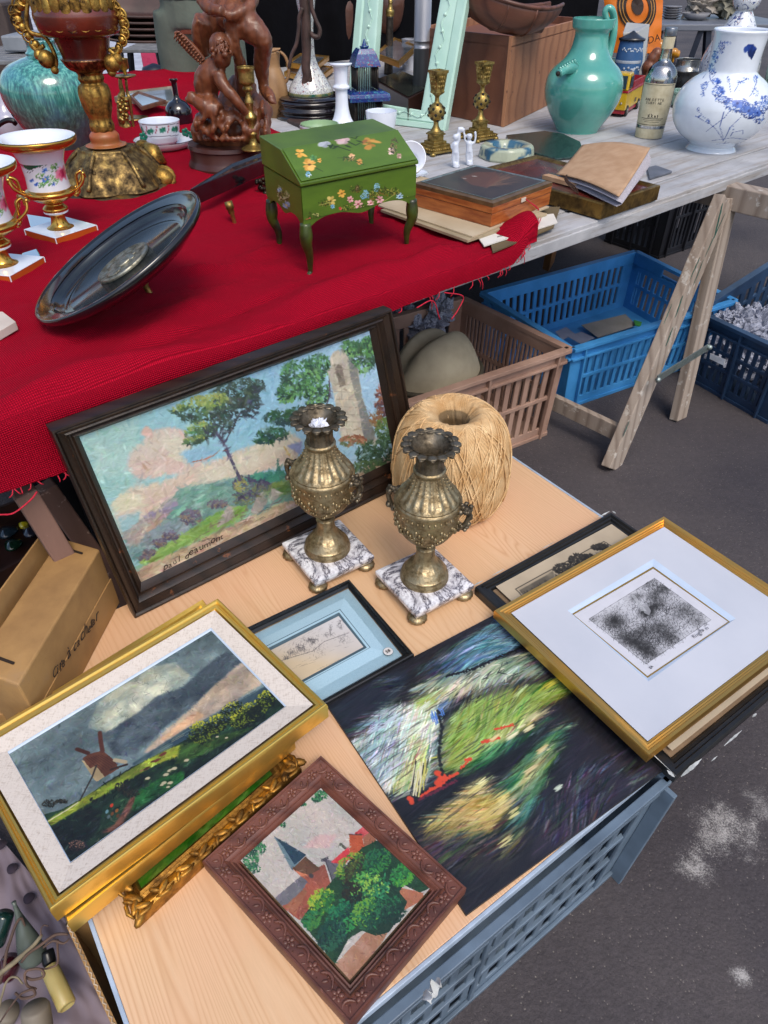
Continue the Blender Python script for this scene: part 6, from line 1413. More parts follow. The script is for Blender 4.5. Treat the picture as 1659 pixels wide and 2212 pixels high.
for (x, y, sx, sy) in ((0,0,-1,-1),(1,0,1,-1),(0,1,-1,1),(1,1,1,1)):
    ft = CQ(x, y, 0); cor = cs4[{(0,0):0,(1,0):1,(1,1):2,(0,1):3}[(x,y)]]; dd_ = (cor-ft); dd_.z = 0
    inn = (CQ(.5,.5,0)-cor).normalized()
    pts = [cor+inn*.007+UP*(zLeg+.022), cor+inn*.006+UP*zLeg, cor+inn*.006+UP*(zLeg*.8), cor+inn*.015+UP*(zLeg*.5), ft.lerp(cor+inn*.018, .3)+UP*zLeg*.2, ft+UP*.006, ft-inn*.006]
    sp = smoothpts([(*p, r) for p, r in zip(pts, (.010,.0125,.0105,.0075,.0052,.0046,.0062))], 5)
    mb = MB(); mb.tube([Vector(q_[:3]) for q_ in sp], [q_[3] for q_ in sp], 10); mb.build('leg', lm, ct)
# lid: side profile (y fraction, z)
zR = zat((603,322), xa, .42); zB_ = zat((568,308), xa, 1.05)
lidp = [(ya-.03, zJ+.002), (ya-.03, zJ+.008), (.42, zR), (yb+.03, zR+.004), (yb+.03, zJ+.002)]
zR2 = max(zR, zB_); L_ = [CQ(xa-.012, y_, z_) for y_, z_ in lidp]; 
mb = MB(); mb.prism(L_, (CQ(xb+.012,0,0)-CQ(xa-.012,0,0))); mb.build('lid', grn, ct, smooth=False, bevel=.0015)
def facecv(q4, nx, ny, draw, name):
    cv = Canvas(px4(q4), nx, ny, '#4d6a18', VE, 8); N1 = vnoise(ny, nx, 5, 3)[...,None]; cv.im = hx('#446018')*(1-N1)+hx('#56741e')*N1
    draw(cv); cv.mesh(q4, name, grnv, ct)
offf = -eyc*.0012
def d_front(cv):
    for p, r, c_, c2 in (((472,522),26,'#d8c070','#a08030'),((527,485),22,'#cf9a3c','#8a5a20'),((572,515),18,'#d89aa0','#8a3a44'),((613,540),24,'#e0a8a8','#a04450'),((678,535),20,'#e0b0b0','#b04a58'),((725,517),22,'#dca8ac','#a04854'),((828,500),20,'#a8c8dc','#3a5c9c'),((480,552),12,'#7ab0d0','#3a6a9c'),((520,562),9,'#c84040','#802020'),((845,528),10,'#d8c8d0','#7a5a6a'),((362,628),22,'#d86a50','#e0c050')): cv.flower(p, r, c_, c2)
    for p in ((650,480),(640,500),(665,495),(712,445),(708,462)): cv.foliage(p, 16, 14, 22, 5, ['#7ab0c8','#9cc8d8','#5a90b0'])
    for p in ((600,460),(700,480),(740,470),(640,560),(560,560),(800,475),(440,535),(770,480),(690,500)): cv.foliage(p, 34, 20, 22, 8, ['#3a4a14','#8a8a3c','#2a3a10','#6f5a20'])
    cv.daba((607,458), 13, 24, 0, '#3a3216'); cv.daba((607,458), 7, 15, 0, '#8a7a4c'); cv.daba((607,460), 3, 8, 0, '#14120c')
    for a_, b_ in (((410,545),(470,530)), ((580,580),(600,550)), ((630,585),(640,550)), ((700,560),(690,530)), ((740,530),(800,490)), ((850,540),(870,500))): cv.line([a_, b_], 1.2, '#9a9a50')
    cv.foliage((390,600), 24, 12, 14, 8, ['#a8a868','#3a4a14']); cv.foliage((362,600), 10, 20, 10, 8, ['#3a4a14'])
def d_left(cv):
    for p in ((205,470),(240,500),(215,500)): cv.foliage(p, 14, 30, 24, 8, ['#8a9a5c','#2c3c14','#b0b080','#3a4a1c'])
    cv.flower((240,545), 20, '#7a9ab0', '#c8b070'); cv.flower((205,465), 12, '#a0b8c0', '#5a7a90')
def d_slope(cv):
    cv.flower((360,335), 34, '#d8a450', '#6a3a20', 8); cv.flower((310,275), 24, '#d8a040', '#b87828', 5); cv.daba((330,285), 24, 9, .5, '#dca848'); cv.flower((412,313), 12, '#d89a40', '#8a5a20', 5)
    cv.foliage((380,300), 18, 14, 14, 8, ['#5a8a4c','#3a6a3c']); cv.foliage((355,385), 14, 16, 16, 6, ['#7ab0d0','#5a90b8','#c0d0d8']); cv.line([(390,350),(430,370)], 1.5, '#2a3a10')
    cv.flower((580,295), 18, '#d8a87c', '#7a3a2c'); cv.flower((620,320), 16, '#b8803c', '#6a3c1c'); cv.line([(505,300),(560,300),(640,335)], 1.4, '#2a3410'); cv.foliage((560,305), 44, 12, 18, 7, ['#2a3a10','#7a6a2c'])
    cv.flower((785,265), 20, '#c8a8a0', '#5a2c2c'); cv.flower((825,290), 14, '#b08a80', '#5a3028'); cv.foliage((800,240), 20, 44, 30, 7, ['#4a3a20','#7a6a3c','#2a3010'])
    top = (437,200)
    cv.flower((435,210), 38, '#8a9098', '#c8ccd4', 8); cv.flower((435,205), 22, '#b0b4bc', '#70747c'); cv.flower((530,190), 42, '#b8a0a0', '#7a4850', 9); cv.flower((530,190), 26, '#d8b8b8', '#8a5058', 7)
    cv.flower((670,225), 34, '#a87c34', '#8a5a24', 5); cv.daba((700,215), 40, 15, .2, '#b88a3c'); cv.daba((660,245), 14, 24, .3, '#b07c30'); cv.daba((645,215), 14, 24, .3, '#8a5a2c')
    for a_, b_, c_ in (((455,235),(500,240),(570,262)), ((560,190),(600,200),(620,170)), ((560,215),(600,235),(620,225)), ((480,230),(470,250),(465,240))): cv.line([a_, b_, c_], 2.4, '#20300c')
    for p in ((600,185),(620,215),(495,245),(560,240),(610,170)): cv.daba(p, 22, 7, random.uniform(-1,1), '#24340e')
fq = lambda: None
q4 = [CQ(xa,ya,zJ-.001)+offf, CQ(xb,ya,zJ-.001)+offf, CQ(xb,ya,zLeg+.030)+offf, CQ(xa,ya,zLeg+.030)+offf]
facecv(q4, 300, 110, d_front, 'painted_front')
lo_ = -exc*.0012; q4 = [CQ(xa,yb,zJ-.001)+lo_, CQ(xa,ya,zJ-.001)+lo_, CQ(xa,ya,zLeg+.030)+lo_, CQ(xa,yb,zLeg+.030)+lo_]; facecv(q4, 120, 110, d_left, 'painted_side')
a_, b_ = lidp[1], lidp[2]; nl = (CQ(1,0,0)-CQ(0,0,0)).cross(CQ(0,b_[0],b_[1])-CQ(0,a_[0],a_[1])).normalized()*.0022
k0, k1_ = .03, .985; A1 = lambda x, k: CQ(x, a_[0]+(b_[0]-a_[0])*k, a_[1]+(b_[1]-a_[1])*k)+nl
facecv([A1(xa,k1_), A1(xb,k1_), A1(xb,k0), A1(xa,k0)], 320, 170, d_slope, 'painted_slope')
# ------------------------------------------------------------------ papers and inlaid box
for nm, px_, z_, th, c_, lb in (('mount_board', [(1250,560),(1659,560),(1625,665),(1310,795)], T+.0105, .003, ('#6a5a3c','#54472f'), 'dark brown mount board at the bottom of the paper stack'),
        ('paper_sheet', [(1180,640),(1625,595),(1645,640),(1265,762)], T+.0145, .0025, ('#d6d3cc','#c6c2ba'), 'white printed sheet sticking out right of the inlaid box'),
        ('folded_newspaper', [(730,580),(1100,480),(1590,600),(1180,740)], T+.0175, .005, ('#a8987c','#8d7e64'), 'yellowed folded print edges in the paper stack'),
        ('paper_folder', [(716,552),(930,400),(1600,560),(1205,715)], T+.0230, .003, ('#b8a88e','#a8977c'), 'beige paper folder directly under the inlaid box')):
    sheet(nm, px_, z_, th, pm('p_'+nm, c_[0], c_[1], 9, .8, bump=.1), lb, 'paper', 'papers stacked under the inlaid box', VE)
mb = MB(); 
for k in range(24): a_ = P(VE(1335+k*4.2,712-k*1.1), T+.0176); mb.bar(a_, a_+Vector((.002+.002*random.random(),.010,0)), .0006, .0004)
single(mb, 'printed_vignette', ink, 'small black printed vignette at the edge of the white sheet', 'print')
zb_ = T+.0265; q0 = [P((893,444),zb_), P((1060,491),zb_), P((1186,442),zb_)]; q0.append(q0[0]+q0[2]-q0[1]); hbx = PY((1062,437), q0[1].y).z-zb_
bx = thing('inlaid_box', 'low orange wooden box with a glazed picture lid, on the paper stack', 'box', sum(q0, Vector())/4)
olive = pm('orange_marquetry', '#ad6634', '#84421f', 18, .35, stretch=(1,1,7), coat=.15, detail=7); 
cc_ = sum(q0, Vector())/4
mb = MB(); mb.hexa(q0, [p+UP*hbx*.52 for p in q0]); mb.build('base', olive, bx, smooth=False, bevel=.001)
mb = MB(); qq = [cc_+(p-cc_)*1.006 for p in q0]; mb.hexa([p+UP*(hbx*.535) for p in qq], [p+UP*(hbx*.80) for p in qq]); mb.build('lid', olive, bx, smooth=False, bevel=.001)
ttop = [cc_+(p-cc_)*.90+UP*hbx for p in q0]
mb = loops(MB(), [[p+UP*hbx*.803 for p in qq], [p+UP*(hbx*.96) for p in qq], [cc_+(p-cc_)*.93+UP*hbx*1.0 for p in q0], [cc_+(p-cc_)*.90+UP*hbx*.995 for p in q0]]); mb.build('brass_moulding', pm('dull_brown_brass', '#7a5f40', '#5f4830', 30, .4, metal=.4), bx, smooth=False)
mb = loops(MB(), [[cc_+(p-cc_)*.905+UP*hbx*1.0 for p in q0], [cc_+(p-cc_)*.905+UP*hbx*1.03 for p in q0], [cc_+(p-cc_)*.875+UP*hbx*1.02 for p in q0], [cc_+(p-cc_)*.87+UP*hbx*.99 for p in q0]]); mb.build('metal_edge', steel, bx, smooth=False)
Lq = [cc_+(p-cc_)*.87+UP*hbx*.995 for p in q0]; Lq = [Lq[0], Lq[3], Lq[2], Lq[1]]
cv = Canvas(px4(Lq), 200, 150, '#33241b', VE, 9); cv.im = hx('#241a15')*(1-vnoise(150,200,5,3)[...,None])+hx('#46352a')*vnoise(150,200,5,3)[...,None]
for k in range(90): a_ = random.gauss(2.9,.7); r_ = random.uniform(40,170); cv.line([(1290+math.cos(a_)*10,440+math.sin(a_)*8),(1270+math.cos(a_)*r_*-1.2,400+math.sin(a_)*r_*.35)], .9, '#6b4c34', .5)
cv.poly([(1140,400),(1230,372),(1330,375),(1350,410),(1280,455),(1200,440)], '#5c3624', soft=5, alpha=.8); cv.daba((1215,395), 18, 7, .1, '#b8b4b0'); cv.daba((1165,407), 14, 6, .1, '#a8a4a0')
cv.mesh(Lq, 'lid_picture', vcmat('lacquer_picture', .4, .05, coat=.05), bx)
tg = P(VE(1470,517), zb_+.03); tnrm = (q0[2]-q0[1]).cross(UP).normalized(); tp = Ppl(VE(1470,517), q0[1]+tnrm*.003, tnrm); e_ = (q0[2]-q0[1]).normalized()
mb = MB(); mb.box(tp, (.017,.002,.0085), 0, Matrix((e_, tnrm, UP)).transposed()); o = single(mb, 'string_tag', pm('bone_tag', '#d6c8b8', None, 30, .5), 'little cream tag on a red thread hanging on the inlaid box', 'tag', smooth=False, bevel=.0006)
tip = Vector(clothpt(1, .60)[0]); mb = MB()
for k in range(2): mb.tube([Vector(x) for x in smoothpts([tp+e_*.007+tnrm*.001, Ppl(VE(1530+k*6,560), tp, tnrm)+tnrm*.005, Ppl(VE(1550-k*14,600), tp, tnrm)+tnrm*.006, P(VE(1545,650), T+.05)], 6)], .0009, 6)
single(mb, 'red_string', thread, 'twisted red thread running from the tag to the cloth corner', 'string')
# ------------------------------------------------------------------ brass tray frame with red picture, notebook
t_, Bq_, nr_ = smallframe('brass_frame', 'old brass picture frame with a dark red print, lying under the notebook', [(1303,441),(1427,400),(1158.8,334),None], T+.038, .034, .020, metalmat('brown_brass', '#94763e', '#6b5430', '#3a2d1c', .4, 30, .3), pm('dark_red_print', '#6a1f16', '#2c2a2c', 12, .25, coat=.4))
tan = pm('tan_leather', '#b39272', '#a3805f', 30, .7, bump=.5, bscale=260, bdist=.001); page = pm('page_edges', '#c9c6cf', '#a3a0aa', 300, .8, stretch=(1,1,8))
nb = thing('notebook', 'tan leather notebook lying half open face down on the brass frame', 'book', P((1290,400), T+.04))
cTL, cTR, cBR, cBL = P(VG(590,262), T+.075), P(VG(980,280), T+.105), P(VG(800,560), T+.062), P(VG(440,428), T+.048)
def cover(u, v):
    p = cTL.lerp(cTR, u).lerp(cBL.lerp(cBR, u), v); return p+UP*(.010*math.sin(PI*u)*(1-.3*v)-.004*math.sin(PI*v))
mb = MB(); mb.grid(cover, 24, 18); mb.build('cover', tan, nb, solid=.002)
mb = MB(); s0_, s1_ = P(VG(378,425), T+.046), P(VG(800,530), T+.052); mb.grid(lambda u, v: s0_.lerp(s1_, u)+(cBL-s0_)*.35*v+UP*(.006*math.sin(PI*v)-.004)-UP*.002, 12, 8); mb.bar(s0_-UP*.006, s1_-UP*.008, .022, .010); mb.build('spine', tan, nb, bevel=.002, smooth=False)
for k in range(15):
    q_ = k/14; mb = MB()
    def pg(u, v, q_=q_): p = cTL.lerp(cTR, u).lerp(cBL.lerp(cBR, u), v); base_ = P(VG(800,560), T+.045).lerp(P(VG(1000,490), T+.045), 1-v); return p.lerp(Vector((p.x, p.y, T+.044)), q_*.9)+Vector((1,0,0))*.010*math.sin(PI*min(1,q_*1.1))*u-UP*(.0045+.004*(1-q_))+UP*.006*math.sin(PI*u)*(1-q_)
    mb.grid(pg, 10, 6); mb.build('page', page, nb)
mb = MB(); 
for k in range(3): ptube(mb, VG, [(500,430,4),(490+k*6,460,4),(520+k*14,500,4),(560+k*4,540,3)], P((1240,400),T+.05).y-.02, 6)
mb.build('leather_lace', pm('dark_lace', '#3a241c', None, 40, .7), nb)
mb = MB(); mb.prism([P(VG(*p), T+.001) for p in ((960,400),(1010,388),(1105,422),(975,462))], .006); single(mb, 'slate_piece', pm('grey_slate', '#5f6470', '#4c515c', 20, .5), 'flat grey slate lying to the right of the notebook', 'slate', smooth=False, bevel=.001)
# green octagonal slab
gm, n = mat('green_crazed_glaze'); vo = n.add('TexVoronoi', feature='DISTANCE_TO_EDGE'); vo.inputs['Scale'].default_value = 34; n.link(n.map(), vo.inputs[0])
n.col(n.mix(n.ramp(vo.outputs['Distance'], [(.02, (1,)*3), (.12, (0,)*3)]), lin('#253a34'), lin('#16211f'))); n.rgh(.25); n.bump(vo.outputs['Distance'], .3, .001)
mb = MB(); mb.prism([P(VG(*p), T+.001) for p in ((150,212),(372,188),(480,205),(575,250),(588,285),(540,340),(440,350),(310,315),(250,290),(160,235))], .006); single(mb, 'glazed_slab', gm, 'dark green crackled polygonal plate lying flat beside the teal jug', 'plate', smooth=False, bevel=.002)
# celadon pot
b, pr = axis_prof(VG, (150,330), T, [(330,150),(320,156),(270,150),(262,146)]); rr_, zt_ = pr[-1]
av = vcmat('celadon_blue', .3, .2, 80, coat=.4); mb = MB(); mb.lathe(b, lin_prof(pr, .002)+[(rr_*.93, zt_+.004),(rr_*.62, zt_+.002),(rr_*.56, zt_-.012),(rr_*.5,.008),(.001,.007)], 96, cap=False, mod=lambda i, a: 1+.02*math.cos(8*a)+(.012*math.sin(a*40) if 1 < i < 14 else 0))
V_ = np.array(mb.v)-np.array(b); nz_ = np.array([mnoise.noise(Vector(x)*24)+.3*mnoise.noise(Vector(x)*90) for x in mb.v]); k_ = np.clip((nz_-.12)*7, 0, 1)[:,None]; mb.c = np.array(lin('#a8b09a'))*(1-k_)+np.array(lin('#2c5a74'))*k_
single(mb, 'ashtray', av, 'round pale celadon ashtray splashed with blue next to the white cherubs', 'ashtray', loc=b)
# white cherub pair
def cherub(cx, cy, s, label, arm):
    mb = MB(); Y = P(VC(cx, cy), T).y
    def t_(pts, n=4): ptube(mb, VC, [(cx+x*s, cy+y*s, r*s, d) for x, y, r, d in pts], Y, 10, n)
    t_([(2,0,16,0),(3,-10,15,0),(3,-22,12,0)]); t_([(-7,-5,6,0),(-9,-30,8,0),(-6,-55,11,0),(-2,-68,12,0)]); t_([(9,-5,6,0),(9,-30,8,0),(6,-55,11,0),(3,-68,12,0)])
    t_([(0,-62,15,0),(0,-85,14,0),(-1,-102,15,0),(0,-112,9,0)]); t_([(0,-118,6,0),(1,-124,12,-.002),(1,-134,14,-.002),(1,-143,10,-.002)])
    for a in arm: t_(a)
    return single(mb, 'cherub_figurine', glaze('bisque_white', '#d6dce6', '#c2cad8', 20, .4, coat=.1), label, 'figurine', 'pair of white cherub figurines', remesh=.0022)
cherub(250,755,1.05, 'white cherub figurine on the left of the pair, holding a posy overhead', [[(-10,-104,6,0),(-18,-90,5,0),(-12,-78,5,0)], [(10,-106,6,0),(18,-122,5,0),(18,-142,5,0),(12,-155,6,0),(24,-165,10,0),(36,-158,8,0),(10,-166,9,0)]])
cherub(312,745,1.0, 'white cherub figurine on the right of the pair, one arm raised', [[(-10,-104,6,0),(-20,-116,5,0),(-22,-140,5,0),(-26,-152,6,0)], [(10,-104,6,0),(22,-100,5,0),(28,-120,5,0),(28,-145,6,0),(24,-152,6,0)]])
# white cup lying on its side with saucer
c_ = P(VE(890,400), T+.006); mb = MB(); cw = thing('tipped_cup', 'white cup tipped on its side over a saucer, right behind the green casket', 'cup', c_)
q = VE.k*depth(c_)/F; mb.lathe(c_, [(40*q,0),(60*q,.003),(84*q,.010),(88*q,.012),(80*q,.010),(50*q,.004),(.001,.004)], 40, cap=False); mb.build('saucer', porc, cw)
Mc_ = Matrix.Rotation(math.radians(-70), 3, 'X')@Matrix.Rotation(.0, 3, 'Z'); mb = MB(); mb.lathe(P(VE(880,330), T+.05), [(.001,-.004),(30*q,-.004),(34*q,0),(55*q,.006),(72*q,.03),(76*q,.05),(72*q,.05),(50*q,.01),(.001,.008)], 48, cap=False, M=Matrix.Rotation(math.radians(60), 3, 'X')); mb.build('cup', milk, cw)
# ------------------------------------------------------------------ pierced brass candlesticks
b, pr = axis_prof(VC, (158,668), T+.012, [(668,62),(655,50),(640,34),(600,32),(596,38),(590,26),(570,14),(548,12),(540,24),(525,34),(505,38),(485,34),(468,22),(460,12),(440,10),(432,13),(420,24)])
pc_ = thing('pierced_candlestick', 'square brass candlestick with a pierced ball stem beside the white cherubs', 'candlestick', b-UP*.012, 'pair of pierced brass candlesticks')
b0 = b-UP*.012; q = VC.k*depth(b)/F; rz = .62
mb = MB()
for hw_, za_, zb2 in ((88,.006,.012),(82,.012,.020),(66,.020,.026),(50,.026,.034),(36,.034,.050),(44,.050,.054)): mb.box(b0+UP*(za_+zb2)/2, (hw_*2*q*.72, hw_*2*q*.72, zb2-za_), rz)
M_ = Matrix.Rotation(rz, 3, 'Z')
for k in range(44):
    s_ = k % 4; t_ = ((k//4)/10-.5)*2; hwv = 84*q*.72; pt = Vector((t_*hwv, -hwv, .016)) ; pt = Matrix.Rotation(s_*PI/2, 3, 'Z')@pt; mb.ball(b0+M_@pt, .0028, None, 8, 6)
for sx in (-1,1):
    for sy in (-1,1): mb.ball(b0+M_@Vector((sx*80*q*.72, sy*80*q*.72, .005)), (.009,.009,.006))
mb.build('stepped_base', brass, pc_, bevel=.0008, smooth='auto')
mb = MB(); mb.lathe(b0, [(r, z+.012) for r, z in dense(pr[4:], 4)], 32); mb.build('stem', brass, pc_)
ball_z = pr[10][1]+.012; rb_ = pr[10][0]; mb = MB()
for k in range(26):
    a = 2.399*k; zc = 1-2*(k+.5)/26
    if abs(zc) > .85: continue
    rr2 = math.sqrt(1-zc*zc); mb.ball(b0+Vector((math.cos(a)*rr2*rb_, math.sin(a)*rr2*rb_, ball_z+zc*rb_)), rb_*.17, None, 10, 8)
mb.build('pierced_hole', pm('hole_dark', '#17120a', None, 30, .8), pc_)
zc0 = pr[-1][1]+.012; zc1 = PY((CX, VC(0,315)[1]), b.y).z-b0.z
def sqring(w_, z_): return [b0+M_@Vector((sx*w_, sy*w_, z_)) for sx, sy in ((-1,-1),(1,-1),(1,1),(-1,1))]
w1 = 26*q*.75; w2 = 40*q*.76; hh = zc1-zc0
mb = loops(MB(), [sqring(w1*.6, zc0-.004), sqring(w1, zc0), sqring(w1*1.15, zc0+hh*.06), sqring(w1*1.05, zc0+hh*.12), sqring(w2*.92, zc0+hh*.85), sqring(w2*1.04, zc0+hh*.9), sqring(w2*1.04, zc1), sqring(w2*.8, zc1), sqring(w1*.7, zc0+hh*.3)])
for s_ in range(4):
    for k in range(9): pt = Matrix.Rotation(s_*PI/2, 3, 'Z')@Vector((((k % 3)-1)*w1*.55, -(w1*1.05+(w2*.92-w1*1.05)*(.25+.25*(k//3))), 0)); mb.ball(b0+M_@pt+UP*(zc0+hh*(.3+.2*(k//3))), (.0035,.0035,.005), None, 8, 6)
mb.build('square_cup', brass, pc_, smooth='auto')
p2 = copy_tree(pc_); p2.location = P((1034,301), T); p2['label'] = 'square brass candlestick with a pierced ball stem nearest the big wooden box'
# ================================================================ bronze urns on marble (pair)
marb, n = mat('veined_marble'); v = n.map(); nz = n.noise(v, 11, 9, .7, 1.1); nz2 = n.noise(v, 24, 6, .6, .6)
c = n.ramp(nz, [(.41, lin('#d8d8dc')), (.47, lin('#b0aeb4')), (.492, lin('#57545e')), (.503, lin('#3a3842')), (.53, lin('#b8b6bc')), (.58, lin('#dcdce0'))])
c = n.mix(n.ramp(nz2, [(.485, (0,)*3), (.5, (.5,)*3), (.515, (0,)*3)]), c, lin('#8f8a92')); n.col(c); n.rgh(.22); n.b.inputs['Coat Weight'].default_value = .2
zs = B+.036
SB = [P(V4(*p), zs) for p in ((135,948),(330,1208),(722,1032),(512,800))]; SBc = sum(SB, Vector())/4
ub = P(V4(430,990), zs); SBc = Vector((ub.x, ub.y, zs))
bu = thing('bronze_urn', 'gilt bronze urn on a marble base with white paper stuffed in its mouth', 'urn', Vector((SBc.x, SBc.y, B)), 'pair of bronze urns on marble bases')
hw_ = sum((a-sum(SB, Vector())/4).length for a in SB)/4/math.sqrt(2); e_ = (SB[2]-SB[1]).normalized(); rz = math.atan2(e_.y, e_.x); M_ = Matrix.Rotation(rz, 3, 'Z')
def sqr(w_, z_): return [Vector((SBc.x, SBc.y, B+z_))+M_@Vector((sx*w_, sy*w_, 0)) for sx, sy in ((-1,-1),(1,-1),(1,1),(-1,1))]
mb = loops(MB(), [sqr(hw_*.90,.012), sqr(hw_*.93,.013), sqr(hw_*.99,.022), sqr(hw_,.024), sqr(hw_,.030), sqr(hw_*.97,.033), sqr(hw_*.84,.036)]); mb.f.append((24,25,26,27)); mb.f.append((3,2,1,0)); mb.build('marble_base', marb, bu, smooth=False, bevel=.0015)
for sx in (-1,1):
    for sy in (-1,1): c_ = Vector((SBc.x, SBc.y, B))+M_@Vector((sx*hw_*.80, sy*hw_*.80, 0)); mb = MB(); mb.lathe(c_, [(.009,.0004),(.0165,.003),(.0175,.006),(.0155,.010),(.010,.013)], 32, mod=lambda i, a: 1+.05*math.sin(a*14)); mb.build('bun_foot', bronze, bu)
b, pr = axis_prof(V4, (430,990), zs, [(1000,146),(990,148),(975,147),(962,140),(955,140),(948,132),(925,112),(895,76),(865,60),(830,54),(805,58),(795,44),(785,40),(770,60),(740,108),(700,152),(650,184),(600,196),(575,198),(565,202),(530,203),(520,209),(505,208),(495,200),(470,180),(430,142),(390,112),(350,94),(338,92),(330,100),(318,100),(310,90),(280,84),(240,88),(215,102),(190,126),(170,140),(158,146)])
mb = MB(); mb.lathe(b, dense(pr[:12], 4), 48, mod=lambda i, a: 1+(.05*abs(math.sin(a*8)) if 24 < i < 42 else 0)); mb.build('pedestal', bronze, bu)
mb = MB(); mb.lathe(b, dense(pr[12:24], 4), 64); 
rg = pr[15][0]; random.seed(4)
for k in range(16):
    for j in range(5):
        a = 2*PI*k/16+j*.08; zz = pr[14][1]+(pr[17][1]-pr[14][1])*(.25+.5*abs(math.sin(a*2))); r_ = np.interp(zz, [pr[14][1],pr[15][1],pr[16][1],pr[17][1]], [pr[14][0],pr[15][0],pr[16][0],pr[17][0]])
        mb.ball(b+Vector((math.cos(a)*r_, math.sin(a)*r_, zz+random.uniform(-.004,.004))), random.uniform(.0018,.0034), None, 8, 6)
    a = 2*PI*k/16; 
    for j in range(3): zz = pr[17][1]-.002-.005*j; mb.ball(b+Vector((math.cos(a+.1*j)*pr[17][0], math.sin(a+.1*j)*pr[17][0], zz)), (.003,.003,.005), None, 8, 6)
for k in range(36): a = 2*PI*k/36; mb.ball(b+Vector((math.cos(a)*pr[19][0]*1.0, math.sin(a)*pr[19][0]*1.0, (pr[19][1]+pr[20][1])/2)), (.0022,.0022,.0034), None, 6, 6)
mb.build('bowl', bronze, bu)
mb = MB(); mb.lathe(b, dense(pr[23:32], 5), 120, mod=lambda i, a: 1+.028*math.sin(a*20)*(1 if 3 < i < 26 else 0)); 
for k in range(20):
    a = 2*PI*(k+.25)/20
    for j in range(8): t_ = j/7; r_ = pr[24][0]+(pr[27][0]-pr[24][0])*t_**.75; zz = pr[24][1]+(pr[27][1]-pr[24][1])*t_; mb.ball(b+Vector((math.cos(a)*r_, math.sin(a)*r_, zz)), (.0017,)*2+(.0015,), None, 6, 5)
mb.build('fluted_shoulder', bronze, bu)
inner = [(pr[-1][0]*.93, pr[-1][1]+.001),(pr[-1][0]*.84, pr[-1][1]-.006),(pr[-1][0]*.6, pr[-1][1]-.016),(pr[-1][0]*.42, pr[-1][1]-.03),(pr[-1][0]*.38, pr[-1][1]-.05),(.001, pr[-1][1]-.052)]
mb = MB(); mb.lathe(b, dense(pr[31:], 4), 96, cap=False, mod=lambda i, a: 1+max(0, i-18)*.012*abs(math.sin(a*8))+(.03*math.sin(a*16) if i < 12 else 0)); mb.lathe(b, inner, 64, cap=False)
ro, zo = pr[-1]
for k in range(16):
    a = 2*PI*k/16; c_ = b+Vector((math.cos(a)*ro*1.03, math.sin(a)*ro*1.03, zo-.002)); Rk = Matrix.Rotation(a, 3, 'Z'); mb.ball(c_, (.009,.0085,.0022), Rk, 10, 6); mb.ball(c_+Vector((math.cos(a)*.004, math.sin(a)*.004, -.003)), (.005,.004,.003), Rk, 8, 6)
mb.build('leafy_mouth', metalmat('dull_bronze', '#857a68', '#5f5648', '#2c2824', .42, 45, .4, 220), bu)
def uh(sg):
    mb = MB(); hd = Vector((math.cos(rz+PI/2*1.02+.0), math.sin(rz+PI/2*1.02), 0)) if False else Vector((-math.cos(.42), math.sin(.42), 0)).normalized()
    hd = hd*sg; z0 = pr[20][1]; r0 = pr[20][0]; sd_ = hd.cross(UP)
    pts = [b+hd*r0*.98+UP*(z0+.006), b+hd*(r0+.009)+UP*(z0+.010), b+hd*(r0+.016)+UP*(z0+.002), b+hd*(r0+.012)+UP*(z0-.020), b+hd*(r0-.002)+UP*(z0-.038)]
    mb.tube([Vector(x) for x in smoothpts(pts, 5)], .0042, 8)
    for k in range(26):
        t_ = random.random(); i0 = min(3, int(t_*4)); p = pts[i0].lerp(pts[i0+1], t_*4-i0); mb.ball(p+Vector((random.uniform(-.006,.006), random.uniform(-.006,.006), random.uniform(-.005,.005)))+hd*.003, random.uniform(.0028,.0052), None, 8, 6)
    mb.build('garland_handle', metalmat('dull_bronze', '', '', ''), bu)
uh(1); uh(-1)
bu2 = copy_tree(bu); q2 = P(V4(1048,1172), zs); bu2.location = Vector((q2.x, q2.y, B)); bu2['label'] = 'gilt bronze urn with an empty mouth, on marble in front of the twine ball'
c_ = b+UP*(zo-.022); mb = MB(); mb.ball((0,0,0), 1, seg=20, rings=14); mb.v = [tuple(c_+Vector(x)*.0165*(1+.35*abs(mnoise.noise(Vector(x)*3))*2-.2)) for x in mb.v]
single(mb, 'paper_wad', pm('white_tissue', '#dfe3ee', '#cfd4e2', 30, .8), 'white paper wad stuffed in the mouth of the bronze urn nearer the painting', 'paper', smooth=False)
# ================================================================ cardboard box "Cire à cacheter"
kraft, n = mat('kraft_card'); f = n.noise(n.map(), 12, 6, .6); f2 = n.noise(n.map(), 300, 3, .8)
c = n.ramp(f, [(.3, lin('#8a6840')), (.6, lin('#a5804f')), (.8, lin('#9a7c5c'))]); c = n.mix(n.ramp(f2, [(.62, (0,)*3), (.75, (.5,)*3)]), c, lin('#6b4e2c')); n.col(c); n.rgh(.75); n.bump(f2, .1, .001)
Ex = P((256,1301), B+.001); hb = PY((215,1186), Ex.y).z-B
tq = [P((215,1186), B+hb), P((39,1480), B+hb), None, P((130,1161), B+hb)]; tq[2] = tq[1]+tq[3]-tq[0]
cbx = thing('cardboard_box', 'long brown cardboard carton with a handwritten French note on its side', 'box', Vector(((tq[0].x+tq[2].x)/2, (tq[0].y+tq[2].y)/2, B)))
mb = MB(); mb.hexa([Vector((p.x, p.y, B+.001)) for p in tq], tq); mb.build('carton', kraft, cbx, smooth=False, bevel=.003)
sN = (tq[1]-tq[0]).cross(UP).normalized(); sN = sN if sN.x > 0 else -sN
def SD(p, off=.0012): return Ppl(p, tq[0]+sN*off, sN)
lo0, lo1 = SD((236,1250), .002), SD((70,1530), .002)
e_ = (tq[1]-tq[0]).normalized(); hz = hb*.46
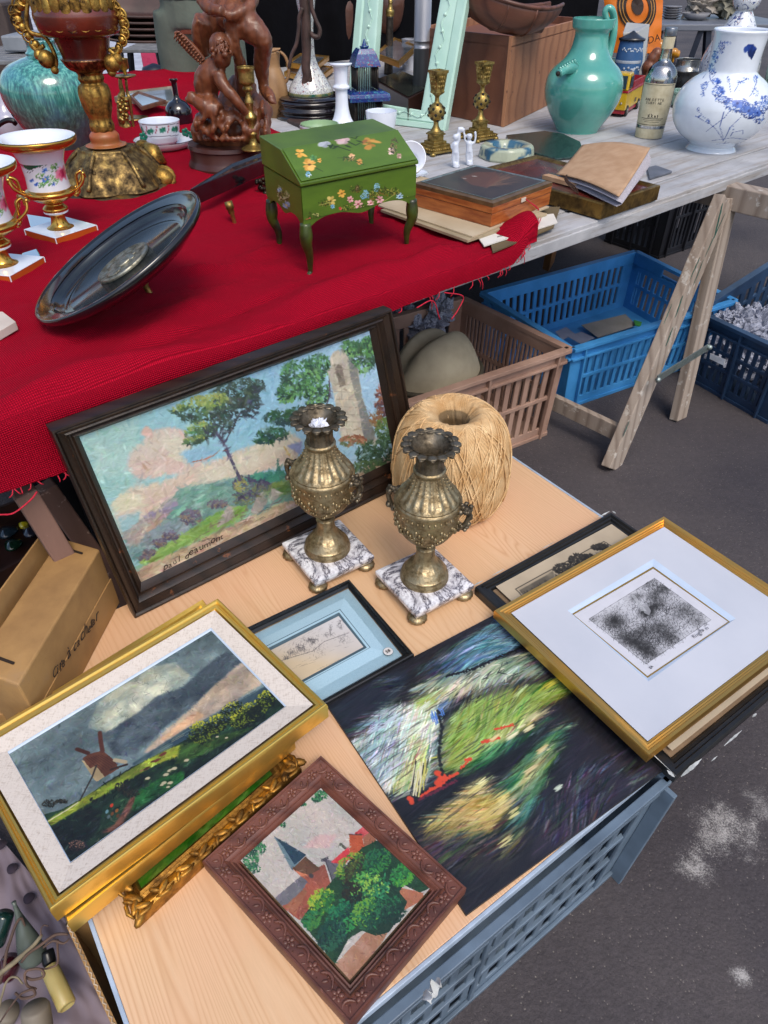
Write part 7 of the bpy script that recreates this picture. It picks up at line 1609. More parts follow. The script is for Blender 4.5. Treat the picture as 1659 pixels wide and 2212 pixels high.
mb = MB(); a_, b_ = Vector((tq[0].x, tq[0].y, B+.001)), Vector((tq[1].x, tq[1].y, B+.001)); mb.hexa([a_+sN*.0005, b_+sN*.0005, b_+sN*.0022, a_+sN*.0022], [a_+UP*hz+sN*.0005, b_+UP*hz+sN*.0005, b_+UP*hz+sN*.0022, a_+UP*hz+sN*.0022]); mb.build('lower_flap', kraft, cbx, smooth=False)
t0, t1 = SD(VJ(440,1500), .0024), SD(VJ(870,905), .0024); e2 = (t1-t0).normalized(); hand("Cire \u00e0 cacheter", (t1-t0).length*.135, t0, e2, UP, ink, cbx, .45, .47)
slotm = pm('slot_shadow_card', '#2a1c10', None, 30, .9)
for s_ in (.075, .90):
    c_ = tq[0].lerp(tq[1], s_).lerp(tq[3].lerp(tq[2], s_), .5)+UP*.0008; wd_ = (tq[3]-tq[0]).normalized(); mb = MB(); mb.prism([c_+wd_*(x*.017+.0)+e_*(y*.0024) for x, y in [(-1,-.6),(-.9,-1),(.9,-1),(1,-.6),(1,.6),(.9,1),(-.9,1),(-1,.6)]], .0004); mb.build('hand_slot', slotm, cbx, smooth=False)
lw = (tq[3]-tq[0]).normalized(); mb = MB(); o1 = lw*(((tq[3]-tq[0]).length)+.016)
mb.hexa([tq[0]+o1-UP*.05, tq[1]+o1-UP*.05, tq[1]+o1+lw*.003-UP*.05, tq[0]+o1+lw*.003-UP*.05], [tq[0]+o1+lw*.004+e_*.03+UP*.018, tq[1]+o1+lw*.004+UP*.022, tq[1]+o1+lw*.007+UP*.022, tq[0]+o1+lw*.007+e_*.03+UP*.018]); mb.build('raised_flap', kraft, cbx, smooth=False, bevel=.001)
# second carton corner peeping out in front of it
q = [P(p, B+.004) for p in ((0,1500),(56,1522),(62,1532),(0,1570))]; mb = MB(); mb.hexa([p for p in q], [p+UP*.02 for p in q]); single(mb, 'carton_flap', kraft, 'loose kraft carton flap between the long carton and the windmill painting', 'cardboard', smooth=False)
# dark tray with small goods under the table
tz = .22; q = [P(p, tz) for p in ((-80,1150),(115,1075),(150,1180),(-40,1290))]
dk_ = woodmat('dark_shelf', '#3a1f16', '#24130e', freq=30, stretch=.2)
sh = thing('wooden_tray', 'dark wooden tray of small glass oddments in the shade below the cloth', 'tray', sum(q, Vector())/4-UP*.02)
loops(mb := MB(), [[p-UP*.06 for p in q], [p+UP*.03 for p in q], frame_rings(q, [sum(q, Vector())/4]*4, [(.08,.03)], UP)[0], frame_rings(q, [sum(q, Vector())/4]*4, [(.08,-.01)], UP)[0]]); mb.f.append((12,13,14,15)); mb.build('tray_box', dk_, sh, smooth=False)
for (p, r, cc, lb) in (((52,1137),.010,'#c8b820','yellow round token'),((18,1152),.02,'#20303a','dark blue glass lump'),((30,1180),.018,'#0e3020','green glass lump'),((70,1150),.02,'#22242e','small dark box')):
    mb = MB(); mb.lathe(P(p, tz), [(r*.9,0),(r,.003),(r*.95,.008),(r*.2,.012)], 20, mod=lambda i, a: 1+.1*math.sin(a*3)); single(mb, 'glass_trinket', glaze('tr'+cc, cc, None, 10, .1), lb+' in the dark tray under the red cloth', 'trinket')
# ================================================================ junk at the bottom left
wrap, n = mat('lilac_wrapping_paper'); f = n.noise(n.map(), 6, 6); n.col(n.ramp(f, [(.3, lin('#655a64')), (.7, lin('#83767e'))])); n.rgh(.7); n.bump(n.noise(n.map((1,.4,1)), 9, 3), .8, .01)
zq = .05
cq0 = [P((-60,1740), zq), P((150,1985), zq), P((260,2260), zq), P((-60,2260), zq)]
wp = thing('wrapping_paper', 'sheet of mauve wrapping paper with small punched holes, spread under the candle ends', 'paper', sum(cq0, Vector())/4)
mb = MB()
def wpt(u, v): p = cq0[0].lerp(cq0[1], u).lerp(cq0[3].lerp(cq0[2], u), v); return p+UP*(.008*mnoise.noise(Vector((u*4, v*5, 1)))+.004*mnoise.noise(Vector((u*11, v*9, 5))))
mb.grid(wpt, 40, 50); mb.build('sheet', wrap, wp)
for p in (VO(85,335), VO(200,540), VO(8,170)):
    mb = MB(); mb.lathe(P(p, zq+.009), [(.0085,0),(.0085,.0006)], 24, mod=lambda i, a: 1+.06*math.sin(a*3)); mb.build('punched_hole', pm('hole_purple', '#2c2230', None, 20, .9), wp)
# open carton with corrugated edge beside the board
w0, w1 = P((141,1996), B-.03), P((262,2260), B-.03); wn = (w1-w0).cross(UP).normalized(); wn = wn if wn.x > 0 else -wn; e_ = (w1-w0).normalized(); w1 = w1+e_*.15
cc = thing('open_carton', 'open corrugated carton standing between the board and the candle ends', 'box', Vector(((w0.x+w1.x)/2, (w0.y+w1.y)/2, 0)))
mb = MB(); mb.hexa([Vector((p.x, p.y, .002)) for p in (w0-e_*.0, w1, w1+wn*.005, w0+wn*.005)], [w0, w1, w1+wn*.005, w0+wn*.005])
mb.hexa([Vector((p.x, p.y, .002)) for p in (w0, w0+wn*.06, w0+wn*.06+e_*.005, w0+e_*.005)], [w0, w0+wn*.06, w0+wn*.06+e_*.005, w0+e_*.005]); mb.build('carton_wall', kraft, cc, smooth=False)
mb = MB(); L_ = (w1-w0).length; nn_ = int(L_/.004)
mb.tube([w0+e_*(L_*k/nn_)+wn*(.0012 if k % 2 else .0038)+UP*.0006 for k in range(nn_)], .0009, 5); mb.build('corrugation', pm('pale_flute', '#c9b49a', '#8f7a62', 30, .9), cc)
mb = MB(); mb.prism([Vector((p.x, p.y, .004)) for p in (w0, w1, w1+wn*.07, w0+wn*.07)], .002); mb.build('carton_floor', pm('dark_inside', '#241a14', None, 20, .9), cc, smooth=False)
def cyl(name, p0, p1, z0, z1, hw, m, label, cat, vw=VO, cap=.9, holed=False, group=None):
    a, b_ = P(vw(*p0), z0), P(vw(*p1), z1); r = hw*vw.k*depth(a)/F; d_ = (b_-a); ax = d_.normalized(); M3 = ax.to_track_quat('Z', 'Y').to_matrix(); L = d_.length
    pf = [(r*.9,0),(r,.004),(r*1.0,L*.5),(r*.97,L-.004),(r*.88,L)]
    if holed: pf = [(.001,.012),(r*.72,.011),(r*.78,.001)]+pf[1:]
    mb = MB(); mb.lathe(a, pf, 32, M=M3, cap=not holed, mod=lambda i, t: 1+.012*math.sin(t*3+i)); return single(mb, name, m, label, cat, group, loc=a)
wax = pm('old_wax', '#b8a870', '#a3945c', 12, .45, bump=.15, sss=.1); gwax = pm('grey_wax', '#7d7568', '#696258', 12, .6, bump=.1)
cyl('candle_stub', (470,1300), (340,1020), .105, .115, 62, wax, 'thick cream candle stub lying on the mauve paper', 'candle', holed=True, group='candle stubs')
cyl('candle_stub', (270,1470), (240,1290), .10, .13, 95, gwax, 'grey-brown candle stub at the bottom edge of the picture', 'candle', group='candle stubs')
cyl('candle_holder', (345,1000), (325,900), .11, .12, 45, blackf, 'black cap behind the cream candle stub', 'candle holder')
a = P(VO(190,940), .13); M3 = (P(VO(130,720), .17)-P(VO(230,1000), .11)).normalized().to_track_quat('Z','Y').to_matrix(); q = VO.k*depth(a)/F
mb = MB(); mb.lathe(P(VO(235,960), .11), [(40*q,-.004),(88*q,0),(92*q,.006),(75*q,.03),(45*q,.055),(22*q,.075),(12*q,.09),(16*q,.095)], 24, M=M3); single(mb, 'lamp_shade_cup', pm('grey_green_glass', '#5c6660', '#454d48', 10, .3), 'grey-green conical glass cup among the dry twigs', 'glass cup')
cyl('bottle_neck', (-30,860), (40,640), .12, .15, 60, glaze('dark_green_glass', '#173a34', '#0e2522', 8, .15), 'dark green bottle leaning in at the left edge below the windmill painting', 'bottle')
cyl('red_jar', (40,1080), (80,960), .08, .10, 70, glaze('dark_red_glass', '#4a1420', '#2c0c14', 8, .15), 'dark red jar under the twigs', 'jar')
cyl('grey_pot', (20,1390), (60,1310), .07, .09, 80, gwax, 'dull grey pot in the bottom left corner', 'pot')
twig = pm('dry_vine', '#6a5346', '#463630', 40, .8, bump=.6, bscale=200); twig2 = pm('pale_stick', '#8a8068', '#6b624e', 40, .8, bump=.4)
def vine(pts, label, m=twig, grp='dry vines'):
    sp = smoothpts([(*P(VO(x, y), z), r*VO.k*1.0/F) for x, y, z, r in pts], 8); sp = [q_ for q_ in sp]
    mb = MB(); mb.tube([Vector(q_[:3])+Vector((mnoise.noise(Vector(q_[:3])*60)*.002,)*3) for q_ in sp], [max(.0008, q_[3]) for q_ in sp], 8); single(mb, 'dry_vine', m, label, 'vine', grp)
vine([(-20,1080,.15,16),(100,980,.16,16),(210,890,.165,14),(270,820,.17,12),(290,790,.17,8)], 'thickest pale broken stick crossing the heap from lower left', twig2)
vine([(0,1130,.14,10),(30,1000,.16,10),(60,860,.17,10),(110,720,.18,9),(150,680,.18,9),(175,730,.17,6)], 'dark vine rising along the left side of the heap')
vine([(150,980,.16,8),(180,940,.17,9),(230,900,.17,9),(300,850,.17,10),(380,800,.17,10),(470,790,.17,8)], 'twisted vine reaching toward the open carton')
vine([(170,1090,.15,8),(240,1100,.15,9),(300,1080,.16,9),(280,1030,.165,8),(200,1030,.165,8),(170,1080,.16,8),(200,1140,.15,8),(250,1170,.14,6)], 'curled vine loop above the cream candle')
vine([(110,1190,.14,8),(160,1240,.14,9),(240,1210,.15,8),(220,1170,.15,8),(150,1200,.15,7),(80,1280,.13,6),(0,1400,.11,5)], 'curled reddish vine loop near the grey candle')
vine([(395,830,.16,7),(405,920,.16,7),(390,1000,.15,7),(330,1030,.15,6),(260,1020,.15,5)], 'hooked vine behind the cream candle')
vine([(280,800,.175,6),(285,750,.18,4),(310,720,.18,4),(335,730,.18,3)], 'thin curl of vine pointing at the gold frame')
vine([(0,1290,.12,7),(20,1180,.14,7),(60,1100,.15,7),(120,1090,.15,6),(160,1130,.14,5)], 'pale tangled stem at the left edge', twig2)
vine([(300,880,.165,7),(360,840,.17,8),(440,850,.17,7),(480,820,.17,4)], 'second twisted vine lying against the carton')
# ================================================================ right half of the table top
def vessel(name, label, cat, vw, base, prof, m, z0=None, open_=True, th=.004, seg=56, grp=None, dn=5, mod=None):
    b, pr = axis_prof(vw, base, T if z0 is None else z0, prof); t = thing(name, label, cat, b, grp); pp = dense(pr, dn)
    mb = MB(); mb.lathe(b, wallin(pp, th) if open_ else pp, seg, cap=not open_, mod=mod); mb.build('body', m, t); return t, b, pr
# wooden box
h_ = PY((1099,79), P((1088,275), T).y).z-T; q = [P((1088,275), T), P((1175,232), T), None, P((900,236), T)]; q[2] = q[1]+q[3]-q[0]
e1 = (q[1]-q[0]); q[1] = q[0]+e1*1.9; q[2] = q[3]+e1*1.9
oldbox = woodmat('old_box_wood', '#9f6f4e', '#85583c', '#6b4430', freq=45, stretch=.06, rough=.55, dist=6, bump=.15, rot=.5, wear=('#5a382a', .62)); oldbox2 = woodmat('dark_box_end', '#7a4c36', '#653c2a', '#523022', freq=45, stretch=.06, rough=.5, dist=6, bump=.15, rot=-.3)
wb = thing('wooden_box', 'big old brown wooden chest box standing behind the brass candlesticks', 'box', sum(q, Vector())/4)
for a_, b_, mm, nm in ((3,0,oldbox2,'end_panel'), (0,1,oldbox,'long_panel'), (1,2,oldbox2,'end_panel'), (2,3,oldbox,'long_panel')):
    d_ = (q[b_]-q[a_]).normalized(); nn_ = Vector((-d_.y, d_.x, 0)); nn_ = nn_ if nn_.dot(sum(q,Vector())/4-q[a_]) > 0 else -nn_; mb = MB(); s_ = .0 if a_ in (0,2) else .012
    A_, B_ = q[a_]+d_*s_, q[b_]-d_*s_; mb.hexa([A_, B_, B_+nn_*.012, A_+nn_*.012], [A_+UP*h_, B_+UP*h_, B_+nn_*.012+UP*h_, A_+nn_*.012+UP*h_]); mb.build(nm, mm, wb, smooth=False, bevel=.0015)
mb = MB(); mb.prism([p+UP*(h_-.03) for p in q], .004); mb.build('inner_lid', oldbox2, wb, smooth=False)
# model boat resting on it
tp = q[0]+UP*h_; by = tp.y+.03
hullm = woodmat('hull_planks', '#6b4232', '#4d2d22', '#3d241d', freq=60, stretch=.1, rough=.45, bump=.3); bt = thing('wooden_hull', 'dark planked wooden boat hull resting on the big wooden box', 'model boat', Vector((tp.x, tp.y, tp.z)))
bw = px3(VC, 250,-70, by+.05); s1_ = px3(VC, 520, 60, by-.02); s2_ = px3(VC, 705, 20, by+.14)
mb = MB()
def hull(u, v):
    a = (v-.5)*PI; c_ = Vector(smooth3(bw, s1_-Vector((.07,0,-.02)), s1_+Vector((.05,.02,.0)), s2_, u)); w_ = .075*(math.sin(PI*min(1, u*.8+.12)))**.6; return c_+Vector((math.sin(a)*w_*.5, -math.sin(a)*w_*.9, -math.cos(a)*w_*1.05))
def smooth3(a, b_, c_, d_, t): return (a*(1-t)**3+b_*3*t*(1-t)**2+c_*3*t*t*(1-t)+d_*t**3)
mb.grid(hull, 40, 20); mb.build('planking', hullm, bt, solid=.006)
mb = MB()
for v in (0, 1): mb.tube([hull(u, v)+UP*.002 for u in np.linspace(0, 1, 24)], .006, 8)
mb.tube([hull(.62, v) for v in np.linspace(0, 1, 12)], .004, 6); mb.tube([hull(.35, v) for v in np.linspace(0, 1, 12)], .003, 6); mb.build('rails', hullm, bt)
st0 = px3(VC, 530, 150, by); mb = MB(); mb.hexa([px3(VC,520,155,by), px3(VC,640,150,by+.1), px3(VC,640,150,by+.16), px3(VC,520,155,by+.07)], [px3(VC,525,65,by), px3(VC,700,40,by+.1), px3(VC,700,40,by+.16), px3(VC,525,65,by+.07)]); mb.build('stern', hullm, bt, smooth=False, bevel=.003)
# teal jug
teal = glaze('teal_glaze', '#5aa89b', '#458f86', 7, .14, bump=.04); rng = np.random.default_rng(3)
tj, b, pr = vessel('teal_jug', 'bulbous teal glazed jug with a tall neck, loop handle and stub spout', 'jug', VC, (797,588), [(590,92),(580,95),(540,118),(500,142),(450,163),(400,172),(350,168),(310,148),(280,120),(255,100),(220,84),(180,77),(145,76),(128,88),(120,92),(95,95),(84,96),(80,95)], teal, th=.006, seg=64)
Yj = b.y; mb = MB(); ptube(mb, VC, [(938,110,14,0),(925,60,14,0),(935,38,14,.0),(955,45,15,.0),(965,90,16,.01),(962,150,17,.01),(948,220,17,.01),(930,290,18,0)], Yj, 12, 6); mb.build('handle', teal, tj)
mb = MB(); ptube(mb, VC, [(790,310,30,-.06),(765,305,26,-.085),(735,318,20,-.10),(716,332,18,-.115)], Yj, 14, 5)
for k in range(7): ptube(mb, VC, [(718+k*11,305-k*6+abs(k-3)*0,7,-.115+.004*k),(745+k*9,330-k*5,7,-.105+.004*k)], Yj, 6, 2)
mb.build('spout', teal, tj); c_ = px3(VC, 713, 332, Yj-.125); mb = MB(); mb.ball(c_, .007); mb.build('spout_hole', pm('hole_dark', '#17120a', None, 30, .8), tj)
# label bottle
clear = glassmat('clear_bottle_glass', (.97,.98,.975), .34, .08)
bl, b, pr = vessel('liqueur_bottle', 'clear glass anise liqueur bottle with an aged paper label', 'bottle', V1, (703,1092), [(1098,95),(1090,105),(1000,110),(850,118),(700,122),(620,122),(570,112),(530,92),(500,62),(480,48),(440,44),(390,42),(300,42)], clear, th=.003)
def band(y0, y1, grow, m, name, a0=-1.25, a1=1.25, seg=40, par=bl, bb=b, prr=pr, ridge=0):
    z_ = lambda y: PY((CX, V1(0,y)[1]), bb.y).z-bb.z; zs_ = [z for r, z in prr]; rs_ = [r for r, z in prr]; va = math.atan2(-bb.y, -bb.x); mb = MB()
    def f_(u, v): z = z_(y0)+(z_(y1)-z_(y0))*v; r = np.interp(z, zs_, rs_)+grow; a = va+a0+(a1-a0)*u; return bb+Vector((math.cos(a)*r, math.sin(a)*r, z))
    mb.grid(f_, seg, 12); return mb.build(name, m, par), f_
oldp = pm('aged_label', '#ccc3a6', '#b0a688', 30, .8); lb_, lf = band(985, 650, .001, oldp, 'paper_label'); band(1085, 1010, .001, oldp, 'lower_label'); band(385, 290, .0015, oldp, 'neck_paper', -PI, PI)
cap_z0 = PY((CX, V1(0,285)[1]), b.y).z-b.z; cap_z1 = PY((CX, V1(0,218)[1]), b.y).z-b.z; rc_ = pr[-1][0]; mb = MB(); mb.lathe(b, [(rc_*1.12,cap_z0),(rc_*1.15,cap_z0+.002),(rc_*1.12,cap_z1-.003),(rc_*1.05,cap_z1)], 32); mb.build('foil_cap', pm('grey_foil', '#8f949c', '#70757d', 30, .3, metal=.8), bl)
def curvetext(s, v, size, fn, par, m, u0=.5, spread=None):
    """letters set one by one round the bottle"""
    n_ = len(s); spread = spread or n_*.052
    for i, ch in enumerate(s):
        if ch == ' ': continue
        u = 1-(u0+(i-(n_-1)/2)*spread/n_) if False else u0+(i-(n_-1)/2)*spread/n_
        p = Vector(fn(u, v)); p2 = Vector(fn(u+.02, v)); xd = (p2-p).normalized(); text(ch, size, p-xd*size*.3, xd, UP, m, par, 'letter')
# direction of u: make sure text reads left to right
d_test = proj(lf(.6,.5))[0]-proj(lf(.4,.5))[0]; rev = d_test < 0
fn = (lambda u, v: lf(1-u, v)) if rev else lf
labelink = pm('brown_print', '#4f4a40', None, 30, .8)
curvetext('ANISETTE', .60, .0105, fn, lb_, labelink, .46, .50); curvetext('SURFINE', .525, .0095, fn, lb_, labelink, .46, .42)
for (v_, k0, k1_, w_) in ((.97,.06,.94,.0008),(.03,.06,.94,.0008),(.18,.2,.8,.0009),(.14,.25,.75,.0006),(.10,.3,.7,.0006)):
    mb = MB(); mb.tube([Vector(fn(u, v_)) for u in np.linspace(k0, k1_, 16)], w_, 5); mb.build('printed_rule', labelink, lb_)
mb = MB()
for k in range(7): u = .38+.04*k; mb.tube([Vector(fn(u, .20)), Vector(fn(u+.012*(-1)**k, .24)), Vector(fn(u, .28+.02*math.sin(k)))], .0012, 5)
mb.build('printed_ornament', labelink, lb_)
# white vase with blue flowers
b, pr = axis_prof(V1, (1200,1185), T, [(1195,186),(1188,190),(1170,180),(1150,165),(1120,200),(1070,270),(1000,326),(920,358),(830,368),(750,352),(680,315),(630,268),(595,222),(570,196),(540,190),(450,192),(350,198),(280,206),(250,213),(240,214)])
wv_t = thing('flowered_vase', 'white bulbous vase printed with blue flowers and a butterfly at the right', 'vase', b); pp = lin_prof(dense(pr, 5), .0017)
cv, colr = flowers_lathe(b, pp, V1, 700, 520, '#d8e0ea', 12)
bl_ = ['#23408f','#3a5cb0','#5c80c8','#1a2f70']
for s_ in ([(1280,1110),(1240,1020),(1180,960),(1110,880)], [(1280,1110),(1340,1000),(1420,920)], [(1280,1110),(1270,1010),(1300,900),(1330,840)], [(1200,990),(1100,935)], [(1180,1050),(1300,940),(1360,860)], [(1230,690),(1200,560),(1240,440),(1300,330)], [(1360,750),(1350,660),(1330,620)], [(1380,740),(1430,660),(1500,625)], [(1500,760),(1550,680),(1560,600)], [(1215,1110),(1340,1080),(1480,1090)], [(1280,1130),(1350,1040),(1420,1020)], [(1240,1135),(1310,1120)], [(1160,600),(1130,640)], [(1230,600),(1150,720)], [(1130,700),(1160,780)], [(1420,1020),(1415,1050)]): cv.line(s_, 1.5, '#2a4a98', .85)
for p, rx, ry, n_, r_ in (((1400,830),95,60,150,14), ((1480,870),70,60,110,14), ((1260,740),50,50,70,12), ((1300,800),60,30,50,12), ((1540,900),50,60,60,12), ((1560,840),50,50,60,12), ((1610,800),35,60,50,12), ((1240,660),40,26,30,9), ((1220,560),26,50,30,9), ((1250,460),26,50,36,9), ((1300,370),26,40,34,8), ((1340,345),36,14,20,7), ((1290,420),26,14,16,7), ((1150,700),30,36,34,9), ((1140,760),14,26,14,8), ((1120,885),12,14,12,8), ((1190,970),14,18,12,8), ((1340,640),14,26,16,7), ((1440,655),36,14,18,7), ((1490,625),26,10,12,6), ((1560,620),14,36,16,7), ((1350,1010),16,22,12,7), ((1130,940),30,8,8,6), ((1420,780),30,60,30,9), ((1550,720),26,36,20,8)): cv.foliage(p, rx, ry, int(n_*1.4), r_*.62, bl_, 0, .85)
for p, r in (((1405,820),38),((1480,870),34),((1250,660),22),((1540,880),26),((1290,740),24)): cv.flower(p, r, '#4a6cbc', '#1c347c', 7)
cv.poly([(1460,385),(1490,350),(1530,345),(1555,380),(1540,420),(1515,470),(1490,440),(1485,400)], '#22408f', '#16285c', nz=18); cv.daba((1475,390), 18, 12, .5, '#2c4c9c')
mb = MB(); mb.lathe(b, pp, 300, cap=False); colr(mb, False); mb.build('painted_body', ceram, wv_t)
r0, z0 = pp[-1]; mb = MB(); mb.lathe(b, [(r0,z0),(r0*.98,z0+.0035),(r0*.94,z0+.002)]+[(r-.008, z) for r, z in reversed(pp[len(pp)//2:-1])]+[(.001,.05)], 64, cap=False); mb.build('inside', porc, wv_t)
# blue and white gourd vase behind it
def floral(name, base, cols_, sc=16):
    if name in MC: return MC[name]
    m, n = mat(name); vo = n.add('TexVoronoi'); vo.inputs['Scale'].default_value = sc; n.link(n.noise_vec if hasattr(n, 'noise_vec') else n.map(), vo.inputs[0]); f = n.noise(n.map(), sc*3.2, 4, .7, 1.5)
    c = n.mix(n.ramp(f, [(.56, (0,)*3), (.6, (1,)*3)]), lin(base), lin(cols_[0])); f2 = n.noise(n.map(loc=(3,1,2)), sc*1.5, 5, .7, 2.); c = n.mix(n.ramp(f2, [(.60, (0,)*3), (.64, (1,)*3)]), c, lin(cols_[1])); f3 = n.noise(n.map(loc=(9,4,2)), sc*1.3, 5, .7, 2.); c = n.mix(n.ramp(f3, [(.63, (0,)*3), (.66, (1,)*3)]), c, lin(cols_[2]))
    n.col(c); n.rgh(.15); n.b.inputs['Coat Weight'].default_value = .5; return m
vessel('gourd_vase', 'white gourd-shaped vase with scattered blue and rust flowers behind the white vase', 'vase', V1, (1290,760), [(760,140),(700,190),(600,222),(500,225),(400,205),(300,165),(200,118),(130,85),(95,68),(80,66),(60,88),(0,105),(-60,90),(-120,50),(-160,45)], floral('delft_flowers', '#d3d8de', ('#2a3f7c','#8a4a3a','#34483c')), open_=False)
vessel('relief_vase', 'green and white relief-moulded vase cut off by the right edge', 'vase', V1, (1780,800), [(800,110),(700,170),(550,190),(400,180),(250,150),(120,120),(0,105),(-100,110),(-140,130)], floral('green_relief', '#9fb8a8', ('#3a7a5c','#1f5a50','#8a8a4c'), 22), open_=False)
vessel('patterned_bowl', 'green patterned dish low behind the bottle', 'bowl', V1, (960,850), [(850,60),(835,80),(800,105),(750,118),(720,120)], floral('green_dish', '#7d9a90', ('#2f5a50','#41706a','#22443c'), 26), th=.004)
vessel('silver_bowl', 'silver bowl with a braided rim to the left of the gourd vase', 'bowl', V1, (980,700), [(700,60),(690,75),(650,95),(600,105),(580,112),(560,118),(545,112),(520,100),(480,96),(470,97)], metalmat('silver', '#b5b5b0', '#8f8f8c', '#4a4842', .2, 20, .1), th=.003, mod=lambda i, a: 1+(.025*math.sin(a*30) if 18 < i < 34 else 0))
# stoneware tankard
tk, b, pr = vessel('stoneware_tankard', 'blue stoneware tankard with white relief and a black hinged lid', 'tankard', V1, (520,610), [(612,95),(600,100),(500,100),(400,96),(330,92),(325,96),(318,96)], pm('blue_stoneware', '#3f6a9c', '#345a88', 8, .45), open_=False)
mb = MB(); r0, z0 = pr[-1]; mb.lathe(b, [(r0*1.06,z0-.001),(r0*1.08,z0+.006),(r0*.8,z0+.012),(r0*.5,z0+.02),(r0*.2,z0+.03),(r0*.05,z0+.036)], 40); mb.ball(px3(V1,625,300,b.y), .008); mb.build('lid', pm('black_pewter', '#20242c', '#14161c', 12, .3, coat=.3), tk)
mb = MB(); ptube(mb, V1, [(560,400,18),(600,370,19),(635,400,20),(640,470,20),(620,540,20),(580,590,18)], b.y-.02, 10); mb.build('handle', pm('blue_stoneware', ''), tk)
mb = MB(); zz = PY((CX, V1(0,485)[1]), b.y).z-b.z
mb.lathe(b, [(pr[2][0]*1.004,zz-.006),(pr[2][0]*1.01,zz-.004),(pr[2][0]*1.01,zz+.004),(pr[2][0]*1.004,zz+.006)], 60, cap=False, mod=lambda i, a: 1+.004*math.sin(a*40))
for k in range(16): a = -PI/2-.9+1.8*k/15; zz2 = PY((CX, V1(0,390)[1]), b.y).z-b.z; mb.ball(b+Vector((math.cos(a)*pr[4][0]*1.03, math.sin(a)*pr[4][0]*1.03, zz2+.006*math.sin(k*1.7))), (.006,.002,.004), None, 8, 6)
for k in range(12): a = -PI/2-.6+1.4*random.random(); zz3 = PY((CX, V1(0,545)[1]), b.y).z-b.z; mb.ball(b+Vector((math.cos(a)*pr[2][0]*1.01, math.sin(a)*pr[2][0]*1.01, zz3+random.uniform(-.008,.010))), (.006,.002,.005), None, 8, 6)
mb.build('white_relief', pm('white_sprig', '#b5c0cc', None, 20, .6), tk)
# glass block
gb = P(V1(585,600), T+.0); gq = V1.k*depth(gb)/F; gy = gb.y+.05
mb = MB(); mb.hexa([px3(V1,520,600,gy), px3(V1,660,600,gy), px3(V1,680,600,gy+.08), px3(V1,540,600,gy+.08)], [px3(V1,500,260,gy), px3(V1,625,250,gy), px3(V1,718,190,gy+.08), px3(V1,530,175,gy+.08)])
single(mb, 'glass_block', pm('frosted_glass', '#a8a8a4', '#8f9090', 5, .15, spec=.8, coat=.5), 'tall tapering clear glass block behind the blue tankard', 'glass block', smooth=False, bevel=.004)
# tin truck
tf = P(V1(505,940), T); tdir = (P(V1(745,780), T)-tf); tdir.z = 0; tdir.normalize(); tsd = Vector((-tdir.y, tdir.x, 0)); us = V1.k*depth(tf)/F*1.22
def TK(x, y, z): return tf+tdir*x*us+tsd*y*us+UP*z*us
truck = thing('toy_truck', 'yellow tin toy lorry with a red trim line, parked behind the bottle', 'toy', tf)
yel = pm('yellow_tin', '#c9a824', '#b89418', 8, .3, coat=.4); redt = pm('red_tin', '#a01828', None, 20, .3, coat=.4)
def tb(name, x0, x1, y0, y1, z0, z1, m, top=None, bev=.0015):
    mb = MB(); q1 = [TK(x0,y0,z0), TK(x1,y0,z0), TK(x1,y1,z0), TK(x0,y1,z0)]; tt = top or (0,0); q2 = [TK(x0+tt[0],y0+4,z1), TK(x1-tt[1],y0+4,z1), TK(x1-tt[1],y1-4,z1), TK(x0+tt[0],y1-4,z1)]; mb.hexa(q1, q2); return mb.build(name, m, truck, smooth=False, bevel=bev)
tb('chassis', 0, 430, 4, 150, 18, 42, redt); tb('cab_lower', -6, 120, 0, 154, 42, 150, yel); cabu = tb('cab_upper', 0, 112, 4, 150, 150, 245, yel, (18,6), .004); tb('load_bed', 128, 430, 0, 154, 42, 150, yel); tb('red_band', -9, 432, -3, 157, 138, 150, redt)
mb = MB(); rr_ = [[TK(128,0,151), TK(430,0,151), TK(430,154,151), TK(128,154,151)], [TK(128,0,190), TK(430,0,190), TK(430,154,190), TK(128,154,190)], [TK(134,8,190), TK(424,8,190), TK(424,146,190), TK(134,146,190)], [TK(134,8,155), TK(424,8,155), TK(424,146,155), TK(134,146,155)]]; loops(mb, rr_); mb.build('bed_rail', redt, truck, smooth=False)
mb = MB(); mb.prism([TK(134,8,153), TK(424,8,153), TK(424,146,153), TK(134,146,153)], .001); mb.build('bed_floor', pm('tin_grey', '#5c626c', None, 20, .4), truck, smooth=False)
dkg = pm('tin_window', '#1c2630', '#2c3a48', 20, .1, coat=.5)
mb = MB(); mb.prism([TK(20,-.5,162), TK(98,-.5,162), TK(96,2.2,228), TK(34,2.2,228)], tsd*-.001); mb.build('side_window', dkg, truck, smooth=False)
mb = MB(); mb.prism([TK(-1,18,160), TK(-1,136,160), TK(14,132,230), TK(14,22,230)], tdir*-.001); mb.build('windscreen', dkg, truck, smooth=False)
for x in (60, 360):
    for y in (2, 152):
        mb = MB(); M3 = tsd.to_track_quat('Z', 'Y').to_matrix(); mb.lathe(TK(x,y-6 if y < 10 else y-6,32), [(30*us,0),(33*us,.002),(33*us,.012*1),(30*us,.014)], 24, M=M3); wh = mb.build('wheel', pm('toy_rubber', '#1a1a1c', None, 20, .6), truck, smooth='auto')
        mb = MB(); mb.lathe(TK(x,y-8,32) if y < 10 else TK(x,y+12,32), [(17*us,0),(17*us,.001)], 20, M=M3); mb.build('hub', pm('hub_grey', '#9a9a94', None, 20, .3, metal=.7), truck)
for y in (30, 124): mb = MB(); mb.ball(TK(-8,y,80), (.004,.004,.004)); mb.build('headlight', pm('hub_grey', ''), truck)
text('OR', .040*us/.00045*.42, TK(205,-4,62), tdir, UP, pm('dark_letter', '#22304a', None, 20, .5), truck, 'lettering')
